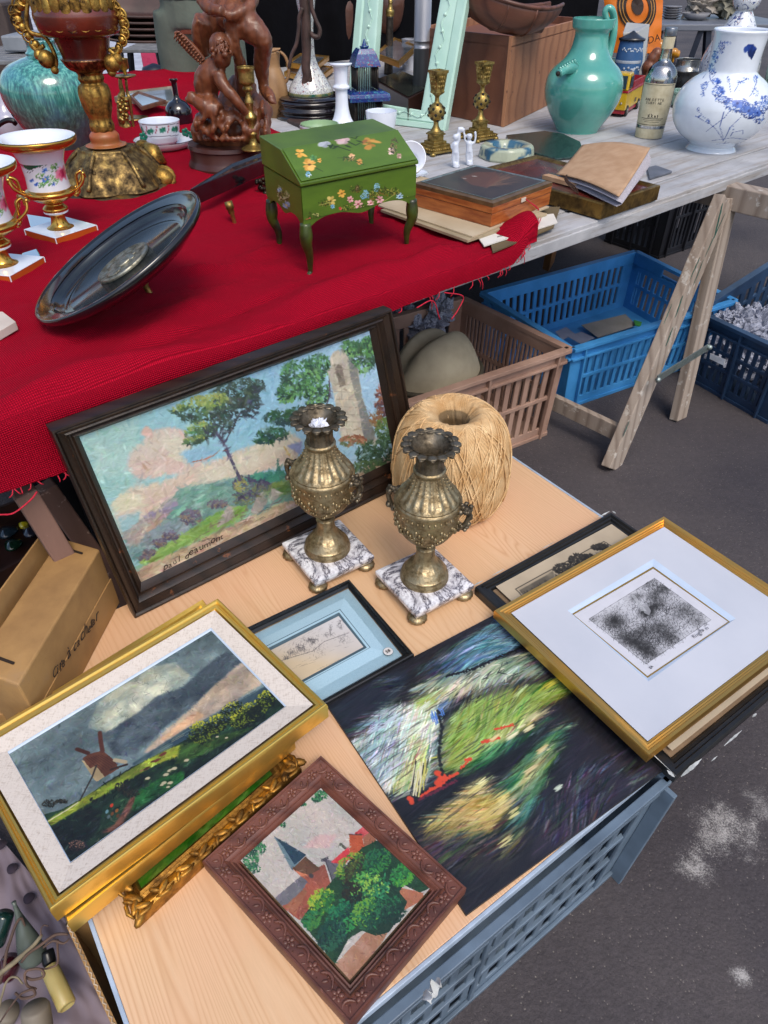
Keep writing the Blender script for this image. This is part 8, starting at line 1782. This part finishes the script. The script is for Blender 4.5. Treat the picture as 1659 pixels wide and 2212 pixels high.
tb_ = P(V1(400,545), T); mb = MB(); mb.hexa([px3(V1,385,610,tb_.y+.1), px3(V1,440,610,tb_.y+.1), px3(V1,440,610,tb_.y+.15), px3(V1,385,610,tb_.y+.15)], [px3(V1,392,460,tb_.y+.1), px3(V1,442,455,tb_.y+.1), px3(V1,442,455,tb_.y+.15), px3(V1,392,460,tb_.y+.15)]); single(mb, 'small_tin', pm('lime_tin', '#9aa83c', '#2c5a7c', 30, .3), 'small lime and blue tin between the teal jug and the tankard', 'tin', smooth=False, bevel=.002)
# orange bag
oy = P(V1(600,560), T).y+.25
def obq(u, v): p0, p1, p2, p3 = (px3(V1,340,-60,oy), px3(V1,825,-60,oy+.02), px3(V1,800,420,oy), px3(V1,410,420,oy)); p = p0.lerp(p1, u).lerp(p3.lerp(p2, u), v); return p-Vector((0,1,0))*.03*math.sin(PI*u)+Vector((0,.006*mnoise.noise(Vector((u*5,v*5,2))),0))
ob = thing('orange_bag', 'bright orange bag with a dark brown oval ring print behind the tankard', 'bag', Vector((px3(V1,600,420,oy).x, oy, T))); mb = MB(); mb.grid(obq, 30, 24); mb.grid(lambda u, v: Vector(obq(1-u, v))+Vector((0,.09*math.sin(PI*u)+.002,0)), 30, 24); mb.build('bag_body', pm('orange_plastic', '#d8781c', '#c8660f', 6, .4, bump=.2, bscale=10), ob)
brn = pm('brown_print_ink', '#2e1a10', None, 20, .5)
def ringp(cx, cy, rx, ry, rx2, ry2, off, name, m, dots=False):
    mb = MB(); vs = []; N = 48
    def uv(x, y): return ((x-340)/485, (y+60)/480)
    for k in range(N): a = 2*PI*k/N; vs.append(Vector(obq(*uv(cx+rx*math.cos(a), cy+ry*math.sin(a))))-Vector((0,off,0))); vs.append(Vector(obq(*uv(cx+rx2*math.cos(a), cy+ry2*math.sin(a))))-Vector((0,off,0)))
    mb.add(vs, [(2*k, 2*k+1, (2*k+3) % (2*N), (2*k+2) % (2*N)) for k in range(N)]); mb.build(name, m, ob, smooth=False)
ringp(600,60,165,190,95,115,.004,'ring_print',brn); ringp(600,60,150,175,142,167,.005,'ring_dots',pm('tan_print','#b8843c',None,20,.5)); ringp(600,60,125,148,118,140,.005,'ring_dots',pm('tan_print','')); ringp(600,40,50,70,2,2,.004,'centre_print',brn)
text('DAG', .045, Vector(obq(.70,.84))-Vector((0,.012,0)), Vector((1,0,.28)), UP, brn, ob, 'lettering')
# yellow enamel pots behind the bottle
mb = MB(); Yp = P(V1(820,500), T).y; 
for x, y, r in ((740,400,42),(790,370,50),(850,400,44),(910,420,34)): mb.ball(px3(V1,x,y,Yp), r*V1.k*depth(px3(V1,x,y,Yp))/F)
ptube(mb, V1, [(900,420,26),(935,430,28),(950,432,30)], Yp, 12); ptube(mb, V1, [(720,350,14),(770,330,20),(820,340,22)], Yp, 10)
for x in (760,830,900): ptube(mb, V1, [(x,430,14),(x,500,10)], Yp, 8)
single(mb, 'yellow_figure', pm('yellow_enamel', '#c88a1c', '#8a5a14', 12, .2, coat=.5), 'mustard yellow glazed animal-shaped jug half hidden behind the bottle neck', 'ornament', remesh=.004)
mb = MB(); Yp = P(V1(720,640), T).y; 
for x, y, r in ((710,540,60),(740,470,50),(770,430,46),(700,600,50)): mb.ball(px3(V1,x,y,Yp+.02), r*V1.k*depth(px3(V1,x,y,Yp))/F)
single(mb, 'brown_pot', carved, 'rounded dark brown wooden pot behind the liqueur bottle', 'pot', remesh=.005)
# ================================================================ middle of the table top
vessel('milk_glass_candlestick', 'tall white milk-glass candlestick standing behind the green casket', 'candlestick', V3, (625,1015), [(1020,120),(1000,118),(970,112),(940,98),(900,74),(860,60),(800,50),(700,46),(672,48),(668,60),(655,65),(642,60),(636,52),(600,50),(520,54),(500,62),(488,82),(480,87),(474,86)], milk, open_=False)
vessel('milk_glass_tumbler', 'plain white milk-glass tumbler beside the celadon frame', 'tumbler', V3, (915,1020), [(1022,86),(1015,90),(950,104),(880,116),(840,120),(834,121)], milk, th=.004)
t_, b, pr = vessel('striped_glass_cup', 'shallow glass cup with green, white and yellow bands behind the green casket', 'cup', V3, (455,1060), [(1062,95),(1055,105),(1010,130),(970,142),(935,146),(930,146)], glaze('pale_green_glass', '#a8c09a', '#8fb08a', 8, .1), th=.004)
for (z_, m_) in ((.72, pm('yellow_band', '#c9a830', '#8a7420', 60, .3)), (.86, milk)):
    zz = pr[-1][1]*z_; rr_ = np.interp(zz, [z for r, z in pr], [r for r, z in pr]); mb = MB(); mb.lathe(b, [(rr_+.0005,zz-.004),(rr_+.0015,zz-.003),(rr_+.0025,zz+.003),(rr_+.002,zz+.004)], 56, cap=False); mb.build('colour_band', m_, t_)
# tan pitcher
pt, b, pr = vessel('wooden_pitcher', 'bulging tan wooden pitcher with a pinched lip right of the carved statue', 'pitcher', V3, (118,880), [(885,60),(875,66),(820,92),(740,108),(660,106),(590,94),(540,78),(500,66),(460,66),(420,72),(390,76)], woodmat('tan_turned_wood', '#a3805a', '#86643f', freq=40, stretch=.3, rough=.45, bump=.05), th=.005)
mb = MB(); ptube(mb, V3, [(150,390,10),(185,420,11),(210,480,12),(218,550,12),(200,610,12),(170,640,10)], b.y, 8); ptube(mb, V3, [(60,410,40,-.01),(80,385,34,-.01),(150,368,10,-.03)], b.y, 10, flat=.5); mb.build('handle', woodmat('tan_turned_wood','',''), pt)
# figured vase on black stand
figp = floral('figured_porcelain', '#c6cac8', ('#4a3f6a','#8a3a2c','#5c6a4c'), 30)
t_, b, pr = vessel('figured_vase', 'white porcelain vase painted with coloured figures on a ribbed black stand', 'vase', V3, (395,880), [(712,160),(705,168),(660,160),(600,128),(540,92),(480,62),(400,46),(300,44),(200,46),(100,58),(0,72),(-60,66)], figp, z0=T, open_=False)
mb = MB(); z0_ = pr[0][1]; 
mb.lathe(b, dense([(.13,0),(.132,.01),(.12,.02),(.128,.03),(.118,.042),(.126,.054),(.115,.066),(.122,z0_*.9),(.11,z0_)], 3), 48); mb.build('black_stand', pm('black_glazed_wood', '#1a1418', '#0e0a0e', 10, .15, coat=.6), t_)
mb = MB(); mb.lathe(b, [(pr[0][0]*1.0,z0_),(pr[1][0]*1.02,pr[1][1]),(pr[2][0]*1.015,pr[2][1]-.004)], 60, cap=False); mb.build('green_border', pm('green_border', '#2c6a5c', '#c0b070', 40, .2), t_)
# branch sculpture
brm = pm('dark_branch', '#4f3a34', '#352622', 30, .6, bump=.5, bscale=80); Yb = P(V3(345,900), T).y; br = thing('branch_sculpture', 'dark forked branch stand rising in front of the figured vase', 'sculpture', P(V3(345,900), T))
mb = MB(); ptube(mb, V3, [(335,-120,42),(335,0,40),(345,120,38),(348,260,38),(350,400,34),(345,500,34),(355,570,34),(335,640,26),(328,740,22),(340,840,16),(345,890,14)], Yb, 12); ptube(mb, V3, [(360,560,26),(385,640,24),(400,740,20),(425,830,16),(450,885,14)], Yb, 10); mb.build('trunk', brm, br)
mb = MB(); ptube(mb, V3, [(320,60,16),(295,130,14),(292,220,14),(275,330,14),(240,410,13),(220,500,12),(213,512,8)], Yb-.02, 8); ptube(mb, V3, [(385,-20,16),(390,60,16),(420,150,15),(450,220,16),(440,275,17),(400,270,17),(385,240,12)], Yb-.02, 8); mb.build('side_branches', brm, br)
mb = MB(); mb.prism([P(V3(*p), T+.001) for p in ((205,925),(300,905),(440,960),(340,985))], .012); single(mb, 'wooden_slab', brm, 'flat brown wooden slab lying left of the striped cup', 'slab', smooth=False, bevel=.002)
# cloisonné birdcage
bc = P(V3(795,935), T); _, cp = axis_prof(V3, (795,935), T, [(940,150),(925,145),(915,135),(745,135),(742,205),(715,212),(690,205),(672,160),(668,104),(495,104),(490,135),(470,130),(400,100),(362,72),(356,30),(345,20),(325,14),(310,8)])
bird = thing('birdcage', 'blue enamelled pagoda birdcage with fine vertical bars and a pointed finial', 'birdcage', bc)
clo = floral('cloisonne', '#1e2f74', ('#3f8a96','#7a2a3a','#2f6a8c'), 34); barm = pm('dark_wire', '#3a322c', '#2a241f', 30, .35, metal=.5); rzc = .28; Mc_ = Matrix.Rotation(rzc, 3, 'Z'); kq = .74
def sq(w_, z_): return [bc+Mc_@Vector((sx*w_*kq, sy*w_*kq, 0))+UP*z_ for sx, sy in ((-1,-1),(1,-1),(1,1),(-1,1))]
def sol(rs, name, m, bev=.001): mb = loops(MB(), rs); n_ = len(rs); mb.f.append((3,2,1,0)); mb.f.append(tuple(4*(n_-1)+i for i in range(4))); return mb.build(name, m, bird, smooth=False, bevel=bev)
sol([sq(cp[0][0],0), sq(cp[0][0],cp[2][1])], 'cage_base', clo); sol([sq(cp[4][0],cp[3][1]), sq(cp[5][0],cp[5][1]), sq(cp[6][0],cp[6][1]), sq(cp[7][0],cp[7][1])], 'middle_gallery', clo)
sol([sq(cp[10][0],cp[9][1]), sq(cp[10][0],cp[10][1]), sq(cp[11][0],cp[11][1]), sq(cp[12][0],cp[12][1]), sq(cp[13][0],cp[13][1])], 'pagoda_roof', clo)
mb = MB(); mb.lathe(bc, dense([(cp[13][0]*.4,cp[13][1]),(cp[13][0]*.5,cp[13][1]+.006),(cp[14][0]*.6,cp[14][1]+.004),(cp[15][0],cp[15][1]),(cp[16][0],cp[16][1]),(.002,cp[16][1]+.012)], 3), 20); mb.build('finial', clo, bird)
for (i0, i1, w_, nb_) in ((2,3,cp[3][0],13),(8,9,cp[8][0],11)):
    a_, b_ = sq(w_, cp[i0][1]), sq(w_, cp[i1][1]); mb = MB()
    for s_ in range(4):
        for k in range(nb_): t = k/nb_; mb.tube([a_[s_].lerp(a_[(s_+1) % 4], t), b_[s_].lerp(b_[(s_+1) % 4], t)], .0014 if k else .004, 6)
    mb.build('wire_bars', barm, bird)
# celadon frame
cb0, cb1 = P(V3(640,900), T), P(V3(1388,990), T); cu = (cb1-cb0).normalized(); ch = Vector((-cu.y, cu.x, 0)); cup_ = (UP+ch*.28).normalized(); cn = cu.cross(cup_)
def CF(x, y): return Ppl(V3(x, y), cb0, cn)
A = [CF(758,-420), CF(1628,-420), CF(1388,990), CF(640,900)]; Bi = [CF(915,-300), CF(1402,-300), CF(1205,825), CF(845,765)]
celad = glaze('celadon_glaze', '#b5d6c8', '#a3c8b8', 8, .14)
cfr = thing('celadon_frame', 'large pale celadon ceramic mirror frame with moulded leaf relief, leaning upright', 'frame', (A[2]+A[3])/2)
mb = loops(MB(), frame_rings(A, Bi, [(0,-.03),(0,-.006),(.05,0),(.30,.002),(.36,-.004),(.42,0),(.9,0),(.97,-.004),(1,-.02),(1,-.03)], cn)); loops(mb, frame_rings(A, Bi, [(1,-.03),(0,-.03)], cn)); mb.build('frame', celad, cfr, smooth='auto')
mb = MB()
for i in (0,1,2,3):
    a_, b_ = A[i].lerp(Bi[i], .55), A[(i+1) % 4].lerp(Bi[(i+1) % 4], .55); o1, o2 = A[i].lerp(Bi[i], .78), A[(i+1) % 4].lerp(Bi[(i+1) % 4], .78); nz_ = max(6, int((b_-a_).length/.045))
    pts = [(a_ if k % 2 else o1).lerp(b_ if k % 2 else o2, k/nz_)+cn*.001 for k in range(nz_+1)]
    mb.tube(pts, .0022, 6)
    for k in range(nz_): c_ = pts[k].lerp(pts[k+1], .5); mb.ball(c_, (.006,.004,.006), None, 8, 6)
mb.build('moulded_relief', celad, cfr)
# pole, finial rod, mug, glass case
b_ = P(V3(1207,835), T); mb = MB(); mb.lathe(b_, [(.030,0),(.030,.20),(.0305,.20),(.0305,.204),(.030,.204),(.030,.222),(.0305,.222),(.0305,.226),(.030,.226),(.030,1.5)], 40); single(mb, 'metal_pole', pm('brushed_aluminium', '#b5b8bf', '#9a9da5', 4, .35, metal=.6, stretch=(8,8,.3)), 'brushed aluminium stall pole seen through the celadon frame', 'pole', loc=b_)
Yr = P(V3(970,560), T).y; rd = thing('ornate_rod', 'dark chased metal rod with a brass finial, standing behind the birdcage', 'rod', P(V3(970,560), T))
mb = MB(); ptube(mb, V3, [(968,560,34),(970,480,32),(975,330,28),(978,200,26),(980,120,26)], Yr, 14); mb.build('shaft', pm('chased_pewter', '#4a443c', '#2a2622', 60, .4, metal=.7, bump=.8, bscale=120), rd)
mb = MB(); ptube(mb, V3, [(980,122,28),(981,100,32),(981,75,30),(982,60,18),(983,30,14),(984,10,18),(985,-10,12),(986,-60,6)], Yr, 14); mb.build('finial', brass, rd)
mg, b, pr = vessel('enamel_mug', 'worn white enamel mug with a looped handle behind the metal pole', 'mug', V3, (1128,525), [(528,56),(515,58),(400,60),(320,62),(300,66),(292,66)], glaze('worn_enamel', '#b8bcc6', '#6a6e78', 10, .2), th=.003)
mb = MB(); ptube(mb, V3, [(1105,370,9),(1085,390,9),(1080,440,9),(1095,490,9),(1110,480,8)], b.y-.05, 8); mb.build('handle', glaze('worn_enamel', ''), mg)
cz = T+.085; q = [P(V3(*p), cz) for p in ((860,600),(1120,745),(1330,640),(1060,530))]; gcs = thing('glass_case', 'dark wooden display case with a glass lid behind the celadon frame', 'case', sum(q, Vector())/4-UP*.085)
mb = MB(); mb.hexa([p-UP*.084 for p in q], q); mb.build('case', woodmat('dark_case_wood', '#33201c', '#241612', freq=40, stretch=.2, rough=.3), gcs, smooth=False, bevel=.002)
flat('glass_lid', frame_rings(q, [sum(q, Vector())/4]*4, [(.08,.002)], UP)[0], pm('case_glass', '#4a5048', '#2c302c', 5, .05, metal=.5), gcs)
# dark things behind: leather bags, drape, gilt frames
lea = pm('brown_leather', '#5f3c2e', '#422a22', 7, .4, bump=.6, bscale=14, bdist=.01)
def bagm(name, label, pts, Y, d_, m, cat='bag', vw=V3):
    c_ = Vector(); mb = MB(); f_ = [px3(vw, x, y, Y) for x, y in pts]; cm = sum(f_, Vector())/len(f_); n_ = len(f_)
    rings = [[cm+(p-cm)*s_+Vector((0,dy,0)) for p in f_] for s_, dy in ((.02,-d_*.45),(.5,-d_*.4),(.85,-d_*.22),(1,0),(.9,d_*.5),(.5,d_*.8),(.02,d_))]
    for r in rings: mb.v += [tuple(x+Vector((0,.012*mnoise.noise(x*14),.0))) for x in r]
    for i in range(6):
        for j in range(n_): a, b_ = i*n_+j, i*n_+(j+1) % n_; mb.f.append((a, b_, b_+n_, a+n_))
    return single(mb, name, m, label, cat, fix=True, sub=1)
Yl = P(V3(600,430), T).y
bagm('leather_bag', 'creased brown leather satchel behind the figured vase', [(480,420),(520,430),(640,425),(700,400),(720,250),(735,60),(740,-90),(600,-120),(520,-100),(510,60),(500,220),(470,330)], Yl+.1, .12, lea)
bagm('leather_bag', 'second dark brown leather bag behind the ornate rod', [(870,270),(940,280),(1040,250),(1075,160),(1095,60),(1100,-90),(990,-130),(880,-110),(850,0),(860,150)], Yl+.25, .12, lea)
blk = pm('black_cloth', '#0c0c11', '#07070a', 6, .95, bump=.5, bscale=10, bdist=.01, spec=.1)
dr = ST(0, TD+.12, 0); a_ = Ppl((425,100), dr, tn); b_ = Ppl((905,100), dr, tn)
def drape(A_, B_, z0, z1, name, label, m, amp=.02, fr=40):
    mb = MB(); mb.grid(lambda u, v: Vector((A_.x, A_.y, 0)).lerp(Vector((B_.x, B_.y, 0)), u)+UP*(z0+(z1-z0)*v)+tn*amp*math.sin(u*fr+1.5*math.sin(v*3+u*9)), 120, 16); return single(mb, name, m, label, 'cloth', solid=.002)
drape(a_, b_, .01, 1.9, 'black_drape', 'black cloth hanging behind the middle of the table', blk)
c0_ = Ppl((905,100), dr, tn); c1_ = Ppl((1300,100), dr, tn)
drape(c0_+tn*.1, c1_+tn*.1, .01, 1.9, 'black_drape', 'black cloth hanging behind the celadon frame and wooden box', blk, .02, 30)
gz = T+.10; 
for (px_, lab, z_) in (([(195,470),(300,400),(520,420),(420,500)], 'gilt frame lying flat behind the branch stand', T+.06), ([(180,540),(290,470),(560,500),(430,600)], 'lower gilt frame under the first behind the branch stand', T+.03), ([(860,400),(1010,280),(1190,340),(1050,470)], 'orange-gold frame lying behind the enamel mug', T+.12)):
    smallframe('framed_mirror', lab, px_, z_, .02, .018, gold2, mirr, V3)
# market crates on the ground behind, left of the drape
def upbox(name, label, cat, rect, Y, dY, m, vw=ident, bev=.004, floor=None, grp=None):
    x0, y0, x1, y1 = rect; mb = MB(); f_ = [px3(vw,x0,y1,Y), px3(vw,x1,y1,Y)]; zt = px3(vw,x0,y0,Y).z; zb_ = f_[0].z if floor is None else floor
    mb.hexa([Vector((f_[0].x,Y,zb_)), Vector((f_[1].x,Y,zb_)), Vector((f_[1].x,Y+dY,zb_)), Vector((f_[0].x,Y+dY,zb_))], [Vector((f_[0].x,Y,zt)), Vector((f_[1].x,Y,zt)), Vector((f_[1].x,Y+dY,zt)), Vector((f_[0].x,Y+dY,zt))]); return single(mb, name, m, label, cat, grp, smooth=False, bevel=bev)
bk = [px3(V3, 70, 380, Yl+.3), px3(V3, 300, 380, Yl+.3)]; bz = px3(V3, 100, 0, Yl+.3).z
crate('plastic_crate', 'black slotted crate standing on the table end behind the carved statue', [Vector((bk[0].x, bk[0].y, 0)), Vector((bk[1].x, bk[1].y, 0)), Vector((bk[1].x, bk[1].y+.3, 0)), Vector((bk[0].x, bk[0].y+.3, 0))], T+.0, bz-T+.05, blackp, 'plastic crates around the stall', rows=4, nb=(7, 8), post=.03)
# ================================================================ street behind
# person standing behind the table
Yp = 3.9; fx = px3(ident, 392, 120, Yp).x
pe = thing('person', 'person standing behind the table in loose grey-green trousers and dark jacket', 'person', (fx+.06, Yp, 0))
def body_tube(mb, pts): sp = smoothpts(pts, 6); mb.tube([Vector(q_[:3]) for q_ in sp], [q_[3] for q_ in sp], 16)
mb = MB(); cx = fx+.10
for s_ in (-1, 1): body_tube(mb, [(cx+s_*.10,Yp,.06,.045),(cx+s_*.10,Yp,.30,.055),(cx+s_*.10,Yp-.01,.50,.062),(cx+s_*.095,Yp,.75,.085),(cx+s_*.08,Yp,.92,.10)]); body_tube(mb, [(cx+s_*.10,Yp+.05,.04,.04),(cx+s_*.105,Yp-.12,.035,.035)])
body_tube(mb, [(cx,Yp,.88,.14),(cx,Yp,1.05,.14),(cx,Yp,1.25,.155),(cx,Yp,1.42,.14),(cx,Yp,1.50,.07),(cx,Yp-.01,1.58,.055),(cx,Yp-.02,1.66,.085),(cx,Yp-.02,1.74,.08),(cx,Yp-.01,1.80,.03)])
for s_ in (-1, 1):
    body_tube(mb, [(cx+s_*.14,Yp,1.44,.05),(cx+s_*.21,Yp,1.40,.052),(cx+s_*.26,Yp+.01,1.15,.042),(cx+s_*.20,Yp-.10,1.20,.034),(cx+s_*.10,Yp-.18,1.27,.03)])
    for k in range(4): body_tube(mb, [(cx+s_*.08,Yp-.18,1.27+(k-1.5)*.016,.009),(cx+s_*.03,Yp-.20,1.28+(k-1.5)*.017,.008),(cx-s_*.005,Yp-.19,1.285+(k-1.5)*.016,.007)])
mb.build('body', pm('skin', '#a8755c', '#9a6850', 8, .5), pe, remesh=.012)
mb = MB()
for s_ in (-1, 1): body_tube(mb, [(cx+s_*.10,Yp,.07,.085),(cx+s_*.10,Yp,.30,.088),(cx+s_*.10,Yp-.01,.52,.092),(cx+s_*.095,Yp,.78,.112),(cx+s_*.075,Yp,.95,.125)])
body_tube(mb, [(cx,Yp,.90,.16),(cx,Yp,1.04,.158)]); mb.build('trousers', pm('grey_green_twill', '#5c665c', '#4c564d', 5, .9, bump=.6, bscale=12, bdist=.012), pe, remesh=.012)
mb = MB(); body_tube(mb, [(cx,Yp,1.0,.165),(cx,Yp,1.25,.175),(cx,Yp,1.42,.16),(cx,Yp,1.51,.085)])
for s_ in (-1, 1): body_tube(mb, [(cx+s_*.14,Yp,1.44,.07),(cx+s_*.21,Yp,1.40,.068),(cx+s_*.26,Yp+.01,1.15,.058),(cx+s_*.19,Yp-.11,1.21,.046)])
mb.build('jacket', pm('dark_jacket', '#20242c', '#171a20', 6, .9), pe, remesh=.014)
mb = MB()
for s_ in (-1, 1): body_tube(mb, [(cx+s_*.10,Yp+.07,.045,.045),(cx+s_*.10,Yp-.02,.05,.05),(cx+s_*.105,Yp-.16,.04,.042)])
mb.build('shoes', blackf, pe, remesh=.01); mb = MB(); mb.ball((cx,Yp+.01,1.75), (.095,.1,.085)); mb.build('hair', pm('dark_hair', '#2a1e18', '#1c1410', 40, .7, bump=.6, bscale=150), pe)
# stacked brown chairs and slatted tables
chm = pm('brown_shell', '#4a322c', '#35241f', 6, .4); slm = pm('grey_slats', '#7a7c80', '#5c5e62', 20, .6); legm = blackp
Yc = 5.6; c0 = px3(V2, 1240, 400, Yc)
t0 = thing('brown_chair', 'lowest of the stacked brown shell chairs on the slatted table at top left', 'chair', Vector((c0.x, Yc, c0.z)), 'stacked brown shell chairs')
cxs = px3(V2, 1230, 300, Yc).x; zs0 = px3(V2, 1240, 415, Yc).z
def seatf(u, v): x = (u-.5)*.62; return Vector((cxs+x*(1-.15*v), Yc+.25-.5*(1-v)*0+.0+v*.28, zs0+.03*(abs(u-.5)*2)**3+.42*max(0, v-.45)**1.0*1.6))
mb = MB(); mb.grid(lambda u, v: seatf(u, v), 20, 20); mb.build('seat_shell', chm, t0, solid=.015)
mb = MB(); 
for sx in (-.2,.2): mb.tube([Vector((cxs+sx, Yc+.28, zs0-.02)), Vector((cxs+sx*1.15, Yc+.2, zs0-.35))], .012, 8)
mb.build('leg_frame', legm, t0)
for k in range(4): o = copy_tree(t0); o.location = t0.location+Vector((.01*k, .01*k, .035*(k+1))); o['label'] = 'stacked brown shell chair, number of shells above the lowest: '+('one','two','three','four')[k]
def slat_table(label, xa, xb, y, Y, w_=.5):
    a = px3(V2, xa, y, Y); b_ = px3(V2, xb, y, Y); t = thing('slatted_table', label, 'table', Vector(((a.x+b_.x)/2, Y+w_/2, 0)), 'slatted cafe tables'); mb = MB(); n_ = 9
    for k in range(n_): yy = Y+w_*k/n_; mb.hexa([Vector((a.x,yy,a.z-.02)), Vector((b_.x,yy,a.z-.02)), Vector((b_.x,yy+w_/n_*.7,a.z-.02)), Vector((a.x,yy+w_/n_*.7,a.z-.02))], [Vector((a.x,yy,a.z)), Vector((b_.x,yy,a.z)), Vector((b_.x,yy+w_/n_*.7,a.z)), Vector((a.x,yy+w_/n_*.7,a.z))])
    mb.build('slatted_top', slm, t, smooth=False, bevel=.003)
    for s_ in (.15,.85): mb = MB(); x_ = a.x+(b_.x-a.x)*s_; mb.bar((x_,Y+.02,a.z-.02), (x_-.1,Y+.1,.01), .03, .03); mb.bar((x_,Y+w_-.02,a.z-.02), (x_+.06,Y+w_-.1,.01), .03, .03); mb.build('leg', legm, t, smooth=False)
slat_table('grey slatted cafe table under the stacked brown chairs', 1120, 1560, 455, 5.5, .7); slat_table('grey slatted cafe table cut off by the left edge, behind the teal jar', -500, 290, 560, 4.6, .9)
Yq = 5.1; p0 = px3(V2, 1440, 740, Yq); mb = MB(); mb.lathe((p0.x, Yq, 0), [(.12,0),(.12,.02),(.095,.03),(.09,.55),(.07,.6),(.01,.62)], 32); single(mb, 'bollard', pm('dark_bollard', '#14182a', '#0e101c', 8, .4), 'dark blue-black bollard below the slatted table', 'bollard')
upbox('pink_container', 'bright pink plastic container on the street behind the brown chairs', 'container', (1230,-90,1520,175), 7.2, .6, pm('pink_plastic', '#c8466a', '#b53a5c', 4, .3), V2, .02, floor=.0)
upbox('planter_box', 'dull brown planter at the top left corner behind the gilt vase', 'planter', (-120,20,110,370), 5.4, .4, pm('brown_grey', '#4f4340', '#3a302e', 5, .7), V2, .02, floor=.0)
upbox('grey_basket', 'pale grey plastic basket on the left slatted table', 'basket', (40,330,300,480), 4.9, .35, pm('pale_grey_plastic', '#8a9098', '#747a82', 6, .5), V2, .01)
# right: grey folding table with crockery
Yt = P(V1(900,560), T).y+.55; zt_ = px3(V1, 980, 195, Yt).z
ft_ = thing('folding_table', 'grey metal folding table with dark trestle legs behind the liqueur bottle', 'table', Vector((px3(V1,980,195,Yt).x, Yt+.3, 0)))
a, b_ = px3(V1, 700, 195, Yt), px3(V1, 1900, 195, Yt); mb = MB(); mb.hexa([Vector((a.x,Yt,zt_-.03)), Vector((b_.x,Yt,zt_-.03)), Vector((b_.x,Yt+.7,zt_-.03)), Vector((a.x,Yt+.7,zt_-.03))], [Vector((a.x,Yt,zt_)), Vector((b_.x,Yt,zt_)), Vector((b_.x,Yt+.7,zt_)), Vector((a.x,Yt+.7,zt_))]); mb.build('table_top', pm('grey_table', '#6a6f7a', '#5a5f69', 4, .4), ft_, smooth=False, bevel=.004)
for (x0_, y0_, x1_, y1_) in ((900,200,985,400),(1130,230,1000,400),(1180,200,1240,600),(800,210,700,560)): mb = MB(); mb.bar(px3(V1,x0_,y0_,Yt+.03), px3(V1,x1_,y1_,Yt+.05)-UP*.3, .035, .03); mb.build('leg', pm('blue_black_steel', '#20283a', '#171d2c', 6, .5), ft_, smooth=False)
stone = pm('grey_stoneware', '#8f8f94', '#77777c', 8, .35)
for k, (y, hw) in enumerate(((85,75),(60,72),(38,74),(16,72),(-8,70))):
    b_, pr_ = axis_prof(V1, (880,150), zt_, [(150,30),(150-1,40)]); q_ = V1.k*depth(b_)/F; mb = MB(); mb.lathe(b_+UP*.012*k, [(40*q_,0),(hw*q_,.012),(hw*q_*1.03,.014),(hw*q_*.9,.011),(30*q_,.004)], 40); single(mb, 'stacked_plate', stone, ('lowest','second','middle','fourth','topmost')[k]+' grey plate of the pile on the grey folding table', 'plate', 'pile of grey plates')
b_ = P(V1(1075,160), zt_); q_ = V1.k*depth(b_)/F; mb = MB(); mb.lathe(b_, [(50*q_,0),(80*q_,.010),(108*q_,.035),(104*q_,.035),(70*q_,.012),(.001,.008)], 48, cap=False); single(mb, 'stoneware_bowl', stone, 'shallow grey bowl at the front edge of the folding table', 'bowl')
crumple(b_+Vector((.05,.12,.06)), .085, 'pale crumpled paper bundle behind the shallow grey bowl', 71, None, pm('beige_paper', '#9a948c', '#7d776f', 14, .8), cat='paper', name='paper_bundle')
crumple(b_+Vector((.22,.10,.08)), .10, 'yellowish crumpled paper bundle behind the gourd vase', 74, None, pm('yellow_paper', '#8a8878', '#6a685c', 14, .8), cat='paper', name='paper_bundle')
# clear acrylic stands between the urns
acr = glassmat('acrylic', (.93,.92,.95), .05, .05); 
for (px_, lb) in (((( 60,470),(125,480),(130,500),(70,505)), 'clear acrylic strip between the two porcelain urns'), (((50,555),(82,545),(90,560),(40,590)), 'clear acrylic strip left of the oval dish')):
    mb = MB(); mb.prism([P(p, T+.010) for p in px_], .008); single(mb, 'acrylic_stand', acr, lb, 'stand', smooth=False, bevel=.002)
mb = MB(); mb.prism([P(p, T+.012) for p in ((-60,690),(12,690),(40,712),(-10,742),(-60,760))], .014); single(mb, 'white_box', pm('cream_card', '#c9bfb5', '#b8aca2', 10, .7), 'corner of a small white box at the left edge of the red cloth', 'box', smooth=False, bevel=.001)
